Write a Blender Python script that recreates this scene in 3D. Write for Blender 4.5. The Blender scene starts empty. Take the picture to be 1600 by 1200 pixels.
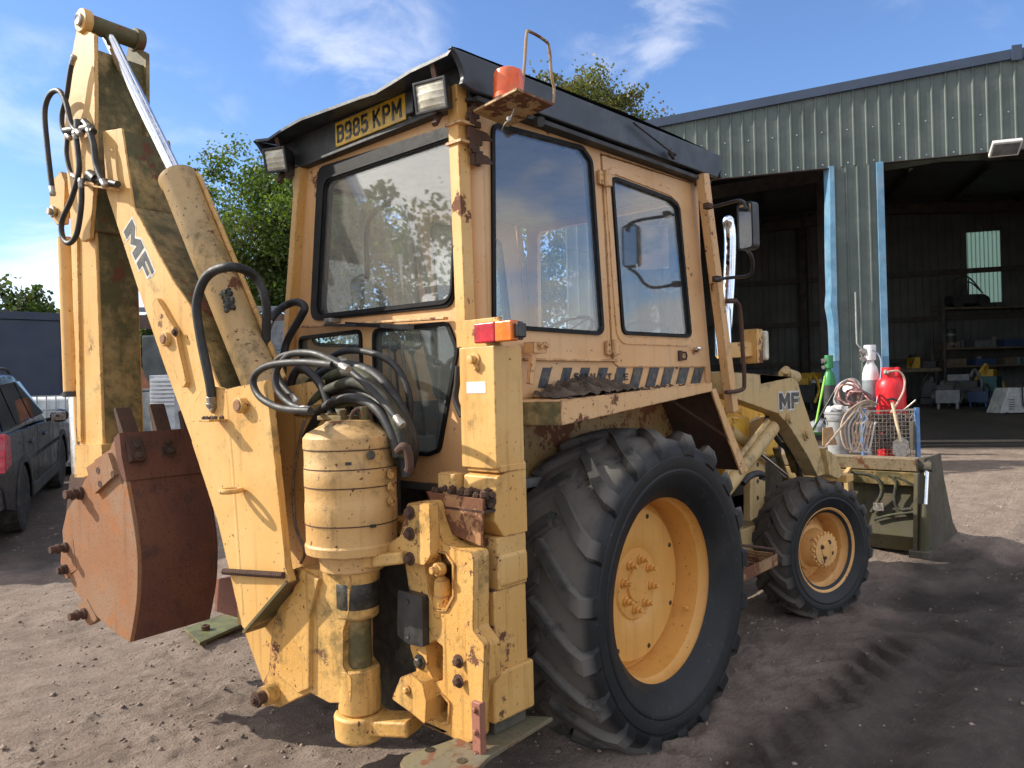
import bpy, bmesh, math, random
import numpy as np
from mathutils import Vector, Matrix
from mathutils.geometry import tessellate_polygon

random.seed(7); RNG = np.random.default_rng(11)
SC = bpy.context.scene
COL = SC.collection
rad = math.radians

# ------------------------------------------------------------------ camera
F = 1200.0
Mcam = np.array([[0.682, -0.731, -0.026], [-0.015, 0.022, -1.0], [0.731, 0.682, 0.004]])
for _k in range(3): Mcam[_k] /= np.linalg.norm(Mcam[_k])
_r0 = Mcam[2]; _r1 = Mcam[1] - _r0 * (_r0 @ Mcam[1]); _r1 /= np.linalg.norm(_r1)
Mcam = np.array([np.cross(_r1, _r0), _r1, _r0])
CAM = np.array([-3.19, -3.086, 1.65])
FWD = Mcam[2]; RGT = Mcam[0]
FW2 = np.array([0.731, 0.682]); FW2 = FW2 / np.linalg.norm(FW2); RT2 = np.array([FW2[1], -FW2[0]])

def W(px, py, x=None, y=None, z=None, d=None):
    """point of the place that sits at a photo position on a known plane"""
    r = Mcam.T @ np.array([(px - 800) / F, (py - 600) / F, 1.0])
    if x is not None: t = (x - CAM[0]) / r[0]
    elif y is not None: t = (y - CAM[1]) / r[1]
    elif z is not None: t = (z - CAM[2]) / r[2]
    else: t = d
    return Vector(CAM + r * t)

def WP(px, py, n, p0):
    r = Mcam.T @ np.array([(px - 800) / F, (py - 600) / F, 1.0])
    n = np.array(n); t = (n @ (np.array(p0) - CAM)) / (n @ r)
    return Vector(CAM + r * t)

def pxm(p):
    """metres per photo pixel at a point"""
    return float(FWD @ (np.array(p) - CAM)) / F

cam = bpy.data.cameras.new("camera")
cam.sensor_width = 36; cam.lens = 27.0; cam.clip_end = 3000; cam.clip_start = 0.05
camo = bpy.data.objects.new("camera", cam); COL.objects.link(camo)
_R = Matrix(((Mcam[0][0], -Mcam[1][0], -Mcam[2][0]), (Mcam[0][1], -Mcam[1][1], -Mcam[2][1]), (Mcam[0][2], -Mcam[1][2], -Mcam[2][2])))
camo.matrix_world = Matrix.Translation(Vector(CAM)) @ _R.to_4x4()
SC.camera = camo

# ------------------------------------------------------------------ sky, sun, exposure
SUN_AZ, SUN_EL = 126.0, 34.0          # azimuth from +X counter-clockwise
S = Vector((math.cos(rad(SUN_EL)) * math.cos(rad(SUN_AZ)), math.cos(rad(SUN_EL)) * math.sin(rad(SUN_AZ)), math.sin(rad(SUN_EL))))
sun = bpy.data.lights.new("sun", 'SUN'); sun.energy = 3.35; sun.angle = rad(0.5); sun.color = (1.0, 0.93, 0.82)
suno = bpy.data.objects.new("sun", sun); COL.objects.link(suno)
suno.rotation_euler = S.to_track_quat('Z', 'Y').to_euler(); suno.location = (0, 0, 30)
world = bpy.data.worlds.new("World"); SC.world = world; world.use_nodes = True
SC.view_settings.view_transform = 'Standard'; SC.view_settings.look = 'None'
SC.view_settings.gamma = 1.0; SC.view_settings.use_curve_mapping = False
SC.view_settings.exposure = 1.02

def build_world():
    nt = world.node_tree; N = nt.nodes; L = nt.links; N.clear()
    out = N.new('ShaderNodeOutputWorld'); bg = N.new('ShaderNodeBackground'); bg.inputs[1].default_value = 0.108
    sky = N.new('ShaderNodeTexSky'); sky.sky_type = 'NISHITA'; sky.sun_disc = False
    sky.sun_elevation = rad(SUN_EL); sky.sun_rotation = rad(90 - SUN_AZ); sky.altitude = 60; sky.air_density = 1.0
    sky.dust_density = 0.12; sky.ozone_density = 2.0
    tc = N.new('ShaderNodeTexCoord')
    # soft high cloud, streaked along one wind direction
    mp = N.new('ShaderNodeMapping'); mp.inputs['Rotation'].default_value = (0.25, 0.45, 0.9); mp.inputs['Scale'].default_value = (3.0, 4.6, 7.0)
    L.new(tc.outputs['Generated'], mp.inputs[0])
    n1 = N.new('ShaderNodeTexNoise'); n1.inputs['Scale'].default_value = 1.6; n1.inputs['Detail'].default_value = 9; n1.inputs['Roughness'].default_value = 0.6; n1.inputs['Distortion'].default_value = 0.5
    L.new(mp.outputs[0], n1.inputs['Vector'])
    acc = None
    # cloud banks seen in the photograph: direction, cosine radius, strength
    for (px, py, rr, st) in ((560, 45, 8.5, .40), (1000, 30, 9.5, .40), (40, 140, 6.5, .36), (250, 125, 5, .28), (70, 430, 7.5, .62), (1060, 175, 5, .3), (320, 205, 5, .25), (1480, 25, 6, .18), (190, 480, 6, .7), (820, 240, 7, .3), (2110, 520, 13, 1.3), (2350, 470, 12, 1.0)):
        dv = Vector(Mcam.T @ np.array([(px - 800) / F, (py - 600) / F, 1.0])).normalized()
        dt = N.new('ShaderNodeVectorMath'); dt.operation = 'DOT_PRODUCT'; dt.inputs[1].default_value = dv
        L.new(tc.outputs['Generated'], dt.inputs[0])
        mr = N.new('ShaderNodeMapRange'); mr.interpolation_type = 'SMOOTHSTEP'
        mr.inputs[1].default_value = math.cos(rad(rr)); mr.inputs[2].default_value = 1.0; mr.inputs[3].default_value = 0.0; mr.inputs[4].default_value = st
        L.new(dt.outputs['Value'], mr.inputs[0])
        if acc is None: acc = mr.outputs[0]
        else:
            mx = N.new('ShaderNodeMath'); mx.operation = 'MAXIMUM'; L.new(acc, mx.inputs[0]); L.new(mr.outputs[0], mx.inputs[1]); acc = mx.outputs[0]
    # scattered cloud added outside the camera's view as neutral fill light
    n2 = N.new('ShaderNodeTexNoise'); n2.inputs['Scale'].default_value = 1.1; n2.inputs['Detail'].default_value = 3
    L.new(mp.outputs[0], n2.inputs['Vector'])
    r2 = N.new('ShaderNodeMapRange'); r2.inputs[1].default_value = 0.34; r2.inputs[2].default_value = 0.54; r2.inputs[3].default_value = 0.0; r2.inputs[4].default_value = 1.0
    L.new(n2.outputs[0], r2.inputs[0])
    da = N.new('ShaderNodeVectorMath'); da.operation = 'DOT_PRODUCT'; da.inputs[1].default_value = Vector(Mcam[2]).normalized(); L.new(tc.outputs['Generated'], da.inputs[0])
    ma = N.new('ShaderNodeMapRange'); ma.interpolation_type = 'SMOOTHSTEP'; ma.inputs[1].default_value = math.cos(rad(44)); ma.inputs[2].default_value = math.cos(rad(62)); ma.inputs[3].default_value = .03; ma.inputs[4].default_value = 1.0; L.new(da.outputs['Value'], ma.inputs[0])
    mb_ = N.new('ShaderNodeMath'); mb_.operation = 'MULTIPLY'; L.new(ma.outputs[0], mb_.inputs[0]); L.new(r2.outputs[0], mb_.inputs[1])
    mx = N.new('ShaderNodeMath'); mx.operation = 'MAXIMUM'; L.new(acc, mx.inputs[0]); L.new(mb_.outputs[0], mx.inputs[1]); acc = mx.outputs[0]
    r1 = N.new('ShaderNodeMapRange'); r1.interpolation_type = 'SMOOTHSTEP'; r1.inputs[1].default_value = 0.60; r1.inputs[2].default_value = 0.92
    bo = N.new('ShaderNodeMath'); bo.operation = 'MULTIPLY_ADD'; bo.inputs[1].default_value = .45; L.new(acc, bo.inputs[0]); L.new(n1.outputs[0], bo.inputs[2]); L.new(bo.outputs[0], r1.inputs[0])
    mu = N.new('ShaderNodeMath'); mu.operation = 'MULTIPLY'; L.new(acc, mu.inputs[0]); L.new(r1.outputs[0], mu.inputs[1])
    cl = N.new('ShaderNodeMath'); cl.operation = 'MULTIPLY'; cl.inputs[1].default_value = 0.95; cl.use_clamp = True; L.new(mu.outputs[0], cl.inputs[0])
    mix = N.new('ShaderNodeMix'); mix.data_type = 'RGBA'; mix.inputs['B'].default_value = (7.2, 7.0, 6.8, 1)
    wb = N.new('ShaderNodeMix'); wb.data_type = 'RGBA'; wb.blend_type = 'MULTIPLY'; wb.inputs['Factor'].default_value = 1; wb.inputs['B'].default_value = (.68, .79, .98, 1); L.new(sky.outputs[0], wb.inputs['A'])
    L.new(cl.outputs[0], mix.inputs['Factor']); L.new(wb.outputs['Result'], mix.inputs['A'])
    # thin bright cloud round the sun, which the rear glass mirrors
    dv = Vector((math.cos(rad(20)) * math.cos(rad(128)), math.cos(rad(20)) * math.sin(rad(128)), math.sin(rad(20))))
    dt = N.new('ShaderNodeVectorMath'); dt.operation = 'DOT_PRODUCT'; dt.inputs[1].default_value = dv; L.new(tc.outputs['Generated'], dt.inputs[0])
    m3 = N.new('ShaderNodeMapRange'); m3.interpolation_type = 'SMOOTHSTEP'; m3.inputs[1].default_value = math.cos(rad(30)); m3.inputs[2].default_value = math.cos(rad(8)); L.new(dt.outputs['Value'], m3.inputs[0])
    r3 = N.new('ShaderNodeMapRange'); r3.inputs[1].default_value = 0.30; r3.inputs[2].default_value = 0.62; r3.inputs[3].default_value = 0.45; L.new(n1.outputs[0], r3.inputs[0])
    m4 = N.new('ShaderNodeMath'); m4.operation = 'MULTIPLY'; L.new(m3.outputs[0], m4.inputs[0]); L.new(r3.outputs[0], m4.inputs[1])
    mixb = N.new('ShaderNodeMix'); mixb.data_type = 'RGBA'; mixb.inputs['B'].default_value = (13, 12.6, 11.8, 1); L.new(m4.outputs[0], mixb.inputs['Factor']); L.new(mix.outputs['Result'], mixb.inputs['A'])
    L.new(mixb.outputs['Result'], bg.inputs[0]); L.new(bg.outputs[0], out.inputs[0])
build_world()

# ------------------------------------------------------------------ mesh helpers
BASE = {}
def V3(p): return Vector((p[0], p[1], p[2]))

def rpoly(pts, r, seg=4):
    """round the corners of a 2D polygon; r may be a list"""
    out = []; n = len(pts)
    for i in range(n):
        p = Vector(pts[i]); a = Vector(pts[i - 1]); b = Vector(pts[(i + 1) % n])
        ri = r[i] if isinstance(r, (list, tuple)) else r
        da = a - p; db = b - p
        la, lb = da.length, db.length
        if la < 1e-6 or lb < 1e-6 or ri <= 0: out.append(p); continue
        da /= la; db /= lb
        ang = da.angle(db)
        if ang > 3.1: out.append(p); continue
        t = min(ri / math.tan(ang / 2), la * .48, lb * .48)
        p0 = p + da * t; p1 = p + db * t
        for k in range(seg + 1):
            s = k / seg
            out.append((1 - s) ** 2 * p0 + 2 * s * (1 - s) * p + s * s * p1)
    return [tuple(q) for q in out]

def area2(pts):
    return sum(pts[i - 1][0] * pts[i][1] - pts[i][0] * pts[i - 1][1] for i in range(len(pts))) / 2

def offs(pts, d):
    """offset a polygon: d > 0 outward"""
    n = len(pts); sg = 1 if area2(pts) > 0 else -1; out = []
    for i in range(n):
        a = Vector(pts[i - 1]); p = Vector(pts[i]); b = Vector(pts[(i + 1) % n])
        e1 = (p - a); e2 = (b - p)
        if e1.length < 1e-9: e1 = e2
        if e2.length < 1e-9: e2 = e1
        e1 = e1.normalized(); e2 = e2.normalized()
        n1 = Vector((e1.y, -e1.x)) * sg; n2 = Vector((e2.y, -e2.x)) * sg
        m = n1 + n2
        if m.length < 1e-6: m = n1
        m.normalize(); c = max(.35, m.dot(n1))
        out.append(tuple(p + m * (d / c)))
    return out

def catmull(pts, sub=6):
    P = [V3(p) for p in pts]
    if len(P) < 3: return P
    out = []
    for i in range(len(P) - 1):
        p0 = P[max(0, i - 1)]; p1 = P[i]; p2 = P[i + 1]; p3 = P[min(len(P) - 1, i + 2)]
        for k in range(sub):
            t = k / sub
            out.append(.5 * ((2 * p1) + (p2 - p0) * t + (2 * p0 - 5 * p1 + 4 * p2 - p3) * t * t + (3 * p1 - p0 - 3 * p2 + p3) * t ** 3))
    out.append(P[-1]); return out

def perp(a):
    a = V3(a).normalized()
    b = a.cross(Vector((0, 0, 1)))
    if b.length < 1e-3: b = a.cross(Vector((1, 0, 0)))
    b.normalize(); return b, a.cross(b).normalized()

class MB:
    def __init__(s): s.v = []; s.f = []
    def add(s, vs, fs):
        o = len(s.v); s.v += [tuple(v) for v in vs]; s.f += [tuple(i + o for i in f) for f in fs]; return s
    def box(s, c, size, ax=None):
        c = V3(c); hx, hy, hz = size[0] / 2, size[1] / 2, size[2] / 2
        A = ax or (Vector((1, 0, 0)), Vector((0, 1, 0)), Vector((0, 0, 1)))
        vs = [c + A[0] * (i * hx) + A[1] * (j * hy) + A[2] * (k * hz) for i in (-1, 1) for j in (-1, 1) for k in (-1, 1)]
        return s.add(vs, [(0, 1, 3, 2), (4, 6, 7, 5), (0, 4, 5, 1), (2, 3, 7, 6), (0, 2, 6, 4), (1, 5, 7, 3)])
    def mm(s, a, b):
        return s.box([(a[i] + b[i]) / 2 for i in range(3)], [abs(b[i] - a[i]) for i in range(3)])
    def bar(s, p0, p1, w, h, up=(0, 0, 1)):
        p0, p1 = V3(p0), V3(p1); a = (p1 - p0); L = a.length; a.normalize()
        u = V3(up); u = u - a * u.dot(a)
        if u.length < 1e-4: u = perp(a)[0]
        u.normalize(); b = a.cross(u)
        return s.box((p0 + p1) / 2, (L, w, h), (a, b, u))
    def prism(s, pts, vec):
        """closed planar polygon of 3D points, extruded along vec (concave allowed)"""
        P = [V3(p) for p in pts]; vec = V3(vec)
        nrm = Vector((0, 0, 0))
        for i in range(len(P)): nrm += P[i - 1].cross(P[i])
        if nrm.dot(vec) > 0: P.reverse()
        n = len(P)
        tris = tessellate_polygon([P])
        fs = []
        for t in tris:
            a, b, c = P[t[0]], P[t[1]], P[t[2]]
            if (b - a).cross(c - a).dot(vec) > 0: t = (t[0], t[2], t[1])
            fs.append(tuple(t)); fs.append((t[0] + n, t[2] + n, t[1] + n))
        for i in range(n):
            j = (i + 1) % n
            fs.append((j, i, i + n, j + n))
        return s.add(P + [p + vec for p in P], fs)
    def plate(s, loops, o, a, b, vec):
        """2D loops (outer first, then holes) on frame o,a,b extruded along vec"""
        o, a, b, vec = V3(o), V3(a), V3(b), V3(vec)
        L = [[o + a * p[0] + b * p[1] for p in lp] for lp in loops]
        flat = [p for lp in L for p in lp]; n = len(flat)
        tris = tessellate_polygon([[Vector((p[0], p[1], 0)) for p in lp] for lp in loops]); fs = []
        for t in tris:
            p, q, r = flat[t[0]], flat[t[1]], flat[t[2]]
            if (q - p).cross(r - p).dot(vec) > 0: t = (t[0], t[2], t[1])
            fs.append(tuple(t)); fs.append((t[0] + n, t[2] + n, t[1] + n))
        k = 0; abn = a.cross(b).dot(vec)
        for li, lp in enumerate(loops):
            m = len(lp); ccw = area2(lp) > 0
            flip = (ccw == (li == 0)) == (abn > 0)
            for i in range(m):
                i0 = k + i; i1 = k + (i + 1) % m
                fs.append((i0, i1, i1 + n, i0 + n) if flip else (i1, i0, i0 + n, i1 + n))
            k += m
        return s.add(flat + [p + vec for p in flat], fs)
    def tube(s, pts, r, seg=8, caps=True):
        P = [V3(p) for p in pts]; n = len(P); R = r if isinstance(r, (list, tuple)) else [r] * n
        vs = []; prev = None
        for i in range(n):
            t = (P[min(i + 1, n - 1)] - P[max(i - 1, 0)]).normalized()
            if prev is None: u, w = perp(t)
            else:
                u = prev - t * prev.dot(t)
                if u.length < 1e-5: u = perp(t)[0]
                u.normalize(); w = t.cross(u)
            prev = u
            for k in range(seg):
                an = 2 * math.pi * k / seg
                vs.append(P[i] + (u * math.cos(an) + w * math.sin(an)) * R[i])
        fs = []
        for i in range(n - 1):
            for k in range(seg):
                k2 = (k + 1) % seg
                fs.append((i * seg + k, i * seg + k2, (i + 1) * seg + k2, (i + 1) * seg + k))
        if caps:
            fs.append(tuple(range(seg - 1, -1, -1))); fs.append(tuple((n - 1) * seg + k for k in range(seg)))
        return s.add(vs, fs)
    def lathe(s, prof, c, axis=(0, 0, 1), seg=24, closed=False):
        """profile of (radius, height) along axis from c"""
        c = V3(c); ax = V3(axis).normalized(); u, w = perp(ax)
        vs = []; n = len(prof)
        for (r, h) in prof:
            for k in range(seg):
                an = 2 * math.pi * k / seg
                vs.append(c + ax * h + (u * math.cos(an) + w * math.sin(an)) * max(r, 1e-4))
        fs = []
        for i in range(n if closed else n - 1):
            j = (i + 1) % n
            for k in range(seg):
                k2 = (k + 1) % seg
                fs.append((i * seg + k2, i * seg + k, j * seg + k, j * seg + k2))
        if not closed:
            fs.append(tuple(range(seg))); fs.append(tuple((n - 1) * seg + k for k in range(seg - 1, -1, -1)))
        return s.add(vs, fs)
    def cyl(s, p0, p1, r, seg=16, r2=None):
        p0, p1 = V3(p0), V3(p1); L = (p1 - p0).length
        return s.lathe([(r, 0), (r if r2 is None else r2, L)], p0, p1 - p0, seg)
    def bolt(s, p, ax, r=.012, h=.012, washer=True):
        p = V3(p); ax = V3(ax).normalized()
        if washer: s.lathe([(r * 1.55, 0), (r * 1.55, r * .3)], p, ax, 12)
        s.lathe([(r, r * .3), (r, h), (r * .7, h + r * .2)], p, ax, 6)
        return s
    def ball(s, c, r, seg=10, sc=(1, 1, 1)):
        vs = []; fs = []; c = V3(c); m = seg // 2
        for i in range(m + 1):
            th = math.pi * i / m
            for k in range(seg):
                an = 2 * math.pi * k / seg
                vs.append(c + Vector((math.sin(th) * math.cos(an) * sc[0], math.sin(th) * math.sin(an) * sc[1], math.cos(th) * sc[2])) * r)
        for i in range(m):
            for k in range(seg):
                k2 = (k + 1) % seg; fs.append((i * seg + k, (i + 1) * seg + k, (i + 1) * seg + k2, i * seg + k2))
        return s.add(vs, fs)
    def build(s, name, mat, parent=None, bevel=0, smooth=32, loc=None, seg=2):
        base = Vector((0, 0, 0))
        if parent is not None: base = BASE.get(parent.name, Vector((0, 0, 0)))
        elif loc is not None: base = V3(loc)
        me = bpy.data.meshes.new(name)
        me.from_pydata([(v[0] - base[0], v[1] - base[1], v[2] - base[2]) for v in s.v], [], s.f)
        bm = bmesh.new(); bm.from_mesh(me)
        bmesh.ops.remove_doubles(bm, verts=bm.verts, dist=1e-5)
        bmesh.ops.recalc_face_normals(bm, faces=bm.faces)
        bm.to_mesh(me); bm.free()
        if mat: me.materials.append(mat)
        if smooth:
            me.shade_smooth(); me.set_sharp_from_angle(angle=rad(smooth))
        ob = bpy.data.objects.new(name, me); COL.objects.link(ob)
        if parent is not None: ob.parent = parent
        else: ob.location = base
        BASE[ob.name] = base
        if bevel:
            bv = ob.modifiers.new("edge", 'BEVEL'); bv.width = bevel; bv.segments = seg; bv.limit_method = 'ANGLE'; bv.angle_limit = rad(38); bv.harden_normals = True
        return ob

def thing(name, label, cat, loc=(0, 0, 0), group=None):
    o = bpy.data.objects.new(name, None); COL.objects.link(o); o.location = loc; o.empty_display_size = .2
    o['label'] = label; o['category'] = cat
    if group: o['group'] = group
    BASE[o.name] = V3(loc); return o
def tag(o, label, cat, group=None):
    o['label'] = label; o['category'] = cat
    if group: o['group'] = group
    return o
def raw(name, verts, faces, mat, parent=None, smooth=False):
    me = bpy.data.meshes.new(name); verts = np.asarray(verts, dtype=np.float32); faces = np.asarray(faces, dtype=np.int32)
    base = BASE.get(parent.name, Vector((0, 0, 0))) if parent is not None else Vector((0, 0, 0))
    verts = verts - np.array(base, dtype=np.float32)
    me.vertices.add(len(verts)); me.vertices.foreach_set('co', verts.ravel())
    k = faces.shape[1]; me.loops.add(faces.size); me.loops.foreach_set('vertex_index', faces.ravel())
    me.polygons.add(len(faces)); me.polygons.foreach_set('loop_start', np.arange(0, faces.size, k, dtype=np.int32))
    me.update(calc_edges=True); me.validate()
    if mat: me.materials.append(mat)
    if smooth: me.shade_smooth()
    ob = bpy.data.objects.new(name, me); COL.objects.link(ob)
    if parent is not None: ob.parent = parent
    BASE[ob.name] = base
    return ob

# ------------------------------------------------------------------ materials
def newmat(name):
    m = bpy.data.materials.new(name); m.use_nodes = True
    nt = m.node_tree; N = nt.nodes; b = N['Principled BSDF']; return m, nt, N, nt.links, b

class G:
    """small helper round a node tree"""
    def __init__(s, nt): s.nt = nt; s.N = nt.nodes; s.L = nt.links; s.tc = None
    def co(s, kind='Object'):
        if s.tc is None: s.tc = s.N.new('ShaderNodeTexCoord')
        return s.tc.outputs[kind]
    def mapped(s, scale=(1, 1, 1), loc=(0, 0, 0), rot=(0, 0, 0)):
        m = s.N.new('ShaderNodeMapping'); m.inputs['Scale'].default_value = scale; m.inputs['Location'].default_value = loc; m.inputs['Rotation'].default_value = rot
        s.L.new(s.co(), m.inputs[0]); return m.outputs[0]
    def noise(s, scale, detail=4, rough=.55, vec=None, dist=0):
        n = s.N.new('ShaderNodeTexNoise'); n.inputs['Scale'].default_value = scale; n.inputs['Detail'].default_value = detail
        n.inputs['Roughness'].default_value = rough; n.inputs['Distortion'].default_value = dist
        s.L.new(vec if vec is not None else s.co(), n.inputs['Vector']); return n.outputs[0]
    def ramp(s, val, a, b, lo=0.0, hi=1.0):
        r = s.N.new('ShaderNodeMapRange'); r.interpolation_type = 'SMOOTHSTEP'
        r.inputs[1].default_value = a; r.inputs[2].default_value = b; r.inputs[3].default_value = lo; r.inputs[4].default_value = hi
        s.L.new(val, r.inputs[0]); return r.outputs[0]
    def math(s, op, a, b=None, clamp=False):
        m = s.N.new('ShaderNodeMath'); m.operation = op; m.use_clamp = clamp
        for i, x in enumerate((a, b)):
            if x is None: continue
            if isinstance(x, (int, float)): m.inputs[i].default_value = x
            else: s.L.new(x, m.inputs[i])
        return m.outputs[0]
    def mix(s, fac, a, b):
        m = s.N.new('ShaderNodeMix'); m.data_type = 'RGBA'
        if isinstance(fac, (int, float)): m.inputs['Factor'].default_value = fac
        else: s.L.new(fac, m.inputs['Factor'])
        for k, x in (('A', a), ('B', b)):
            if isinstance(x, tuple): m.inputs[k].default_value = (x[0], x[1], x[2], 1)
            else: s.L.new(x, m.inputs[k])
        return m.outputs['Result']
    def bump(s, h, strength=.3, dist=.01):
        b = s.N.new('ShaderNodeBump'); b.inputs['Strength'].default_value = strength; b.inputs['Distance'].default_value = dist
        s.L.new(h, b.inputs['Height']); return b.outputs[0]
    def edge(s, r=.007):
        """1 along worn edges"""
        bv = s.N.new('ShaderNodeBevel'); bv.samples = 4; bv.inputs[0].default_value = r
        ge = s.N.new('ShaderNodeNewGeometry')
        d = s.N.new('ShaderNodeVectorMath'); d.operation = 'DOT_PRODUCT'; s.L.new(bv.outputs[0], d.inputs[0]); s.L.new(ge.outputs['Normal'], d.inputs[1])
        return s.ramp(d.outputs['Value'], .992, .90)
    def up(s):
        ge = s.N.new('ShaderNodeNewGeometry'); sp = s.N.new('ShaderNodeSeparateXYZ'); s.L.new(ge.outputs['True Normal'], sp.inputs[0]); return sp.outputs[2]

RUST = (0.085, 0.032, 0.016); RUST2 = (0.20, 0.075, 0.03)
def paint(name, col, fade, rust=.35, moss=0.0, dirt=.4, rough=.5, bump=.12, edge=True, seed=0., metal=0.):
    m, nt, N, L, b = newmat(name); g = G(nt)
    base = g.mapped(loc=(seed * 3.1, seed * 1.7, seed * 2.3))
    c = g.mix(g.ramp(g.noise(2.2, 5, .6, base), .35, .66), col, fade)
    # long weather streaks
    st = g.noise(1.0, 5, .6, g.mapped((26, 26, 1.3), (seed, 0, 0)))
    dk = tuple(x * .50 for x in col)
    c = g.mix(g.math('MULTIPLY', g.ramp(st, .52, .74), dirt), c, (dk[0], dk[1] * .92, dk[2] * .8))
    # grey-brown grime patches
    gr = g.ramp(g.noise(5.0, 8, .68, base), .52, .72)
    c = g.mix(g.math('MULTIPLY', gr, dirt * .40), c, (0.20, 0.135, 0.065))
    sm = g.ramp(g.noise(38, 4, .7, base), .60, .70)
    c = g.mix(g.math('MULTIPLY', sm, dirt * .6), c, (0.12, 0.08, 0.04))
    if moss > 0:
        ms = g.ramp(g.math('ADD', g.noise(3.2, 7, .7, base), g.math('MULTIPLY', g.noise(22, 3, .6, base), .25)), .72 - .28 * moss, .86 - .16 * moss)
        c = g.mix(g.math('MULTIPLY', ms, min(1, .55 + .4 * moss)), c, g.mix(g.noise(30, 3), (0.045, 0.042, 0.016), (0.10, 0.092, 0.028)))
    # rust: patches, chips and worn edges
    pa = g.ramp(g.math('ADD', g.noise(7, 9, .72, base), g.math('MULTIPLY', g.noise(1.6, 2, .5, base), .55)), 1.00 - .19 * rust, 1.035 - .19 * rust)
    ch = g.ramp(g.math('ADD', g.noise(48, 3, .6, base), g.math('MULTIPLY', g.noise(3.5, 3, .6, base), .22)), .815 - .07 * rust, .835 - .07 * rust)
    rm = g.math('MAXIMUM', pa, ch)
    if edge:
        ed = g.math('MULTIPLY', g.edge(.011), g.ramp(g.noise(16, 6, .75, base), .53 - .2 * rust, .60 - .14 * rust))
        rm = g.math('MAXIMUM', rm, ed)
    c = g.mix(rm, c, g.mix(g.noise(60, 3), RUST, RUST2))
    L.new(c, b.inputs['Base Color'])
    L.new(g.ramp(g.math('ADD', rm, g.math('MULTIPLY', gr, .4)), 0, 1, rough, .85), b.inputs['Roughness'])
    h = g.math('ADD', g.math('MULTIPLY', g.noise(55, 5, .6), .6), g.math('ADD', g.math('MULTIPLY', rm, -.5), g.math('MULTIPLY', g.noise(6, 3), .8)))
    L.new(g.bump(h, bump, .012), b.inputs['Normal'])
    b.inputs['Metallic'].default_value = metal
    return m

def plain(name, col, rough=.5, metal=0., var=.25, scale=8, bump=.05, spec=.5, dust=None, dusta=.3):
    m, nt, N, L, b = newmat(name); g = G(nt)
    c = g.mix(g.ramp(g.noise(scale, 6, .65), .3, .7), tuple(x * (1 - var) for x in col), tuple(min(1, x * (1 + var)) for x in col))
    if dust is not None:
        c = g.mix(g.math('MULTIPLY', g.ramp(g.noise(scale * .7, 8, .7), .45, .65), dusta), c, dust)
    L.new(c, b.inputs['Base Color'])
    L.new(g.ramp(g.noise(scale * 2, 3), .3, .7, max(0, rough - .08), min(1, rough + .1)), b.inputs['Roughness'])
    b.inputs['Metallic'].default_value = metal; b.inputs['Specular IOR Level'].default_value = spec
    if bump: L.new(g.bump(g.noise(scale * 6, 4), bump, .01), b.inputs['Normal'])
    return m

def rusty(name, c1, c2, c3, rough=.8, streak=True):
    m, nt, N, L, b = newmat(name); g = G(nt)
    c = g.mix(g.ramp(g.noise(3, 6, .65), .35, .65), c1, c2)
    c = g.mix(g.ramp(g.noise(9, 8, .7), .52, .66), c, c3)
    if streak:
        c = g.mix(g.math('MULTIPLY', g.ramp(g.noise(1, 5, .6, g.mapped((22, 22, 1.5))), .5, .75), .45), c, tuple(x * .45 for x in c1))
    c = g.mix(g.math('MULTIPLY', g.ramp(g.noise(95, 3), .55, .68), .5), c, tuple(x * .4 for x in c1))
    L.new(c, b.inputs['Base Color']); b.inputs['Roughness'].default_value = rough; b.inputs['Specular IOR Level'].default_value = .3
    L.new(g.bump(g.math('ADD', g.noise(120, 4, .7), g.math('MULTIPLY', g.noise(14, 5), .8)), .35, .006), b.inputs['Normal'])
    return m

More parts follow.
